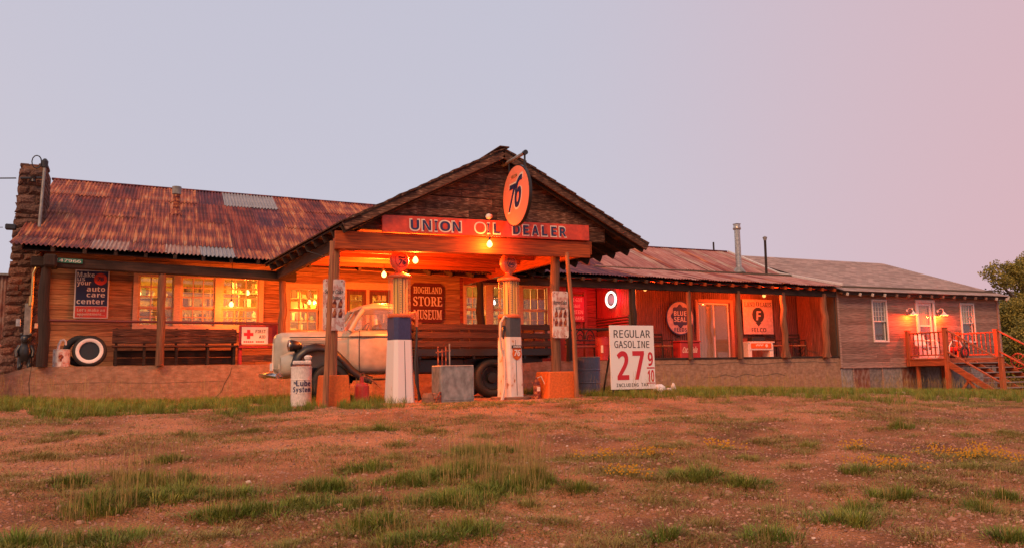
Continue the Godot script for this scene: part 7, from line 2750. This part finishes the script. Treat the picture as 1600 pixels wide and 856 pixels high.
func build_grass() -> void:
	var r := RandomNumberGenerator.new()
	r.seed = 99
	# clumps seen in the yard: x, z, half width, kind (g lush, s short, t tall, d dry, y with yellow flowers)
	var clumps := [
		[3.03,-10.46,0.12,"g"], [2.77,-10.56,0.2,"s"], [3.58,-10.24,0.25,"s"], [4.07,-9.6,0.13,"s"], [2.84,-9.22,0.16,"s"], [3.6,-8.44,0.31,"g"], [2.13,-7.88,0.2,"g"], [2.58,-8.34,0.13,"s"],
		[1.65,-7.22,0.19,"g"], [2.3,-7.0,0.23,"g"], [2.62,-7.14,0.27,"g"], [2.98,-7.32,0.28,"t"], [2.73,-6.44,0.27,"g"], [2.35,-6.12,0.22,"g"], [2.17,-6.24,0.15,"g"], [3.07,-6.52,0.24,"t"],
		[3.37,-6.7,0.2,"t"], [3.36,-7.4,0.21,"s"], [3.51,-6.18,0.11,"g"], [4.35,-7.88,0.14,"d"], [4.53,-7.58,0.18,"y"], [4.15,-6.86,0.21,"d"], [4.28,-6.56,0.2,"y"], [4.4,-6.28,0.2,"d"],
		[3.92,-5.66,0.14,"d"], [1.64,-6.42,0.15,"g"], [1.61,-5.68,0.2,"g"], [2.1,-5.22,0.21,"g"], [2.9,-5.9,0.09,"s"], [2.83,-5.36,0.15,"d"], [1.65,-5.16,0.15,"g"], [2.9,-4.7,0.17,"d"],
		[3.29,-4.68,0.1,"g"], [-0.75,-9.58,0.26,"d"], [-0.77,-10.62,0.22,"d"], [-0.56,-11.16,0.26,"s"], [0.67,-10.96,0.13,"s"], [0.4,-8.98,0.14,"g"], [1.44,-11.0,0.15,"s"], [-0.38,-8.0,0.15,"g"],
		[0.25,-7.86,0.24,"t"], [0.04,-7.2,0.3,"g"], [-0.18,-6.98,0.17,"t"], [0.41,-7.3,0.21,"g"], [0.85,-7.16,0.19,"g"], [1.52,-7.18,0.16,"g"], [1.27,-6.62,0.2,"g"], [0.84,-6.44,0.23,"g"],
		[0.58,-6.44,0.14,"g"], [-0.14,-5.98,0.25,"g"], [-0.56,-6.08,0.18,"g"], [0.53,-5.88,0.12,"d"], [0.93,-5.5,0.11,"s"], [-0.89,-8.5,0.17,"d"], [-0.07,-8.26,0.14,"d"], [-0.64,-8.0,0.18,"d"],
		[4.89,-6.32,0.24,"g"], [5.08,-5.88,0.16,"g"], [6.01,-6.94,0.16,"s"], [7.34,-7.42,0.15,"s"], [9.76,-8.1,0.12,"t"], [6.35,-5.82,0.1,"g"], [7.59,-6.5,0.11,"s"], [5.77,-5.08,0.1,"g"],
		[5.96,-4.98,0.13,"g"], [5.27,-4.82,0.11,"g"], [4.76,-4.44,0.18,"g"], [3.8,-4.82,0.14,"d"], [3.92,-4.34,0.14,"g"], [8.62,-6.16,0.37,"y"], [6.99,-5.92,0.26,"y"], [7.82,-5.7,0.2,"s"],
		[6.65,-5.18,0.17,"d"], [6.23,-4.48,0.13,"g"], [6.74,-4.64,0.13,"g"], [9.93,-7.26,0.17,"s"], [6.27,-7.68,0.15,"y"], [4.91,-3.94,0.16,"d"], [5.45,-3.7,0.15,"g"], [10.6,-7.14,0.22,"s"],
		[6.05,-6.32,0.17,"d"], [5.62,-5.42,0.17,"d"], [8.15,-5.42,0.18,"d"], [6.31,-4.28,0.13,"d"], [5.77,-7.82,0.18,"d"], [5.1,-7.5,0.17,"y"], [7.01,-7.88,0.16,"d"], [7.76,-7.06,0.13,"y"],
	]
	var lush := []
	var bent := []
	var tall := []
	var dry := []
	var flowers := []
	var put := func(list: Array, x: float, z: float, h: float, w: float, c: Vector3) -> void:
		var bb := Basis(Vector3.UP, r.randf() * TAU).scaled(Vector3(w, h, w))
		list.append([Transform3D(bb, Vector3(x, ground_y(x, z) - 0.012, z)), Color(c.x, c.y, c.z)])
	var green := func() -> Vector3:
		var v := r.randf()
		return Vector3(0.115, 0.19, 0.014).lerp(Vector3(0.29, 0.27, 0.036), v * v) * r.randf_range(0.75, 1.25)
	var straw := func() -> Vector3:
		return Vector3(0.27, 0.19, 0.05).lerp(Vector3(0.48, 0.31, 0.11), r.randf()) * r.randf_range(0.75, 1.15)
	for c in clumps:
		var rad: float = c[2] * 1.25
		var n := int(18 + rad * rad * 900.0)
		for i in n:
			var a := r.randf() * TAU
			var q := pow(r.randf(), 0.75) * (1.45 if r.randf() < 0.3 else 1.0)
			var x: float = c[0] + cos(a) * rad * q * 1.25
			var z: float = c[1] + sin(a) * rad * q * 1.0
			var e := maxf(0.35, 1.0 - 0.5 * q)
			match c[3]:
				"g":
					put.call(lush if r.randf() < 0.5 else bent, x, z, r.randf_range(0.09, 0.20) * e, r.randf_range(0.11, 0.19), green.call())
					if r.randf() < 0.10:
						put.call(tall, x, z, r.randf_range(0.12, 0.2), 0.12, straw.call())
				"s":
					put.call(lush if r.randf() < 0.4 else bent, x, z, r.randf_range(0.06, 0.13) * e, r.randf_range(0.08, 0.13), green.call().lerp(straw.call(), 0.35))
				"t":
					put.call(lush, x, z, r.randf_range(0.12, 0.23) * e, r.randf_range(0.10, 0.16), green.call())
					if r.randf() < 0.4:
						put.call(tall, x, z, r.randf_range(0.16, 0.27), 0.13, straw.call())
				"d":
					if r.randf() < 0.7:
						put.call(dry, x, z, r.randf_range(0.06, 0.14) * e, r.randf_range(0.09, 0.15), straw.call().lerp(green.call(), 0.3))
				"y":
					if r.randf() < 0.8:
						put.call(dry, x, z, r.randf_range(0.06, 0.12) * e, r.randf_range(0.09, 0.15), straw.call().lerp(green.call(), 0.55))
					if r.randf() < 0.16:
						put.call(flowers, x, z, 1.0, 1.0, Vector3(0.62, 0.32, 0.02))
	# the strips along the buildings
	for i in 11000:
		var x := r.randf_range(-5.5, 4.9)
		var z := r.randf_range(-20.4, -11.8)
		var edge := -12.6 + 1.3 * bumps.get_noise_2d(x * 9.0, 3.0)
		if z > edge + r.randf_range(-1.2, 0.0):
			continue
		if bumps.get_noise_2d(x * 14.0, z * 9.0) < lerpf(-0.24, 0.06, smoothstep(-18.5, -13.5, z)):
			continue
		put.call(lush if r.randf() < 0.6 else bent, x, z, r.randf_range(0.08, 0.25), r.randf_range(0.12, 0.18), green.call() * 1.15)
		if r.randf() < 0.07:
			put.call(tall, x, z, r.randf_range(0.18, 0.34), 0.14, straw.call())
	for i in 19000:
		var x := r.randf_range(8.9, 33.0)
		var z := r.randf_range(-20.45, -9.4)
		var edge := lerpf(-13.2, -10.2, smoothstep(8.0, 15.0, x)) + 1.2 * bumps.get_noise_2d(x * 8.0, 8.0)
		if z > edge + r.randf_range(-1.5, 0.0):
			continue
		if bumps.get_noise_2d(x * 12.0, z * 9.0) < lerpf(-0.24, 0.04, smoothstep(-17.5, -11.5, z)):
			continue
		put.call(lush if r.randf() < 0.6 else bent, x, z, r.randf_range(0.08, 0.25), r.randf_range(0.12, 0.2), green.call() * 1.1)
		if r.randf() < 0.12:
			put.call(tall, x, z, r.randf_range(0.16, 0.3), 0.14, straw.call())
	for i in 900:   # a thin line of growth before the pumps
		var x := r.randf_range(4.6, 9.2)
		var z := r.randf_range(-14.6, -12.6)
		if bumps.get_noise_2d(x * 12.0, z * 12.0) > 0.06:
			put.call(lush, x, z, r.randf_range(0.04, 0.08), r.randf_range(0.08, 0.13), green.call().lerp(straw.call(), 0.4))
	# thin growth everywhere, thicker to the left and near
	for i in 85000:
		var x := r.randf_range(-7.0, 16.0)
		var z := r.randf_range(-14.5, -2.6)
		var k := bumps.get_noise_2d(x * 7.0 + 40.0, z * 10.0)
		var want := 0.10 + smoothstep(-9.0, -5.0, z) * -0.06 - smoothstep(3.0, -1.0, x) * 0.13 + smoothstep(-10.0, -13.0, z) * 0.18
		if k < want and r.randf() > 0.14 or r.randf() > 0.62:
			continue
		if r.randf() < 0.5:
			put.call(dry, x, z, r.randf_range(0.03, 0.10), r.randf_range(0.07, 0.13), straw.call().lerp(green.call(), r.randf() * 0.5))
		else:
			put.call(bent, x, z, r.randf_range(0.04, 0.10), r.randf_range(0.08, 0.15), green.call().lerp(straw.call(), 0.35))
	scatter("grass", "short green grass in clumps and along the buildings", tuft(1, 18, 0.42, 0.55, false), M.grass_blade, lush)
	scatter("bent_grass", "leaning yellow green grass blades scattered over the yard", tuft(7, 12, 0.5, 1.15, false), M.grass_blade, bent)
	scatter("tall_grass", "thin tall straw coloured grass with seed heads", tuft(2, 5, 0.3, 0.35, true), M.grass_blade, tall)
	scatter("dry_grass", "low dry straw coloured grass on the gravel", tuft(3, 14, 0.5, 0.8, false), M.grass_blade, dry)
	var s := newst()
	for i in 7:
		var p := Vector3(r.randf_range(-0.06, 0.06), r.randf_range(0.03, 0.11), r.randf_range(-0.06, 0.06))
		s.set_color(Color(1, 1, 1))
		for k in 2:
			var d := Vector3(0.008, 0.004 * k, 0) if k == 0 else Vector3(0, 0.003, 0.008)
			quad(s, p - d - Vector3(0, 0.006, 0), p + d - Vector3(0, 0.006, 0), p + d + Vector3(0, 0.006, 0), p - d + Vector3(0, 0.006, 0), Vector3(0, 0.3, 1))
	s.generate_normals()
	scatter("wildflowers", "tiny yellow wildflowers scattered over the right yard", s.commit(), M.grass_blade, flowers)
	# loose stones
	s = newst()
	blob(s, Vector3.ZERO, Vector3(1, 0.62, 0.8), 0.22, 6, 4)
	s.generate_normals()
	var stones := []
	for i in 60000:
		var z := -2.4 - 15.0 * pow(r.randf(), 1.5)
		var x := r.randf_range(-1.0, 1.0) * (3.0 - z * 0.75) + 0.42 * -z
		var q := r.randf()
		var sz := 0.005 + 0.013 * q * q + (0.022 * r.randf() if r.randf() < 0.012 else 0.0)
		var bb := Basis.from_euler(Vector3(r.randf_range(-0.4, 0.4), r.randf() * TAU, r.randf_range(-0.4, 0.4))).scaled(Vector3.ONE * sz)
		var c := Vector3(0.50, 0.24, 0.16).lerp(Vector3(0.66, 0.36, 0.25), r.randf()) * r.randf_range(0.45, 0.88)
		if r.randf() < 0.012:
			c = Vector3(0.66, 0.48, 0.38)
		stones.append([Transform3D(bb, Vector3(x, ground_y(x, z) + sz * 0.15, z)), Color(c.x, c.y, c.z)])
	scatter("gravel", "loose pink and orange stones of the gravel yard", s.commit(), M.pebble, stones)
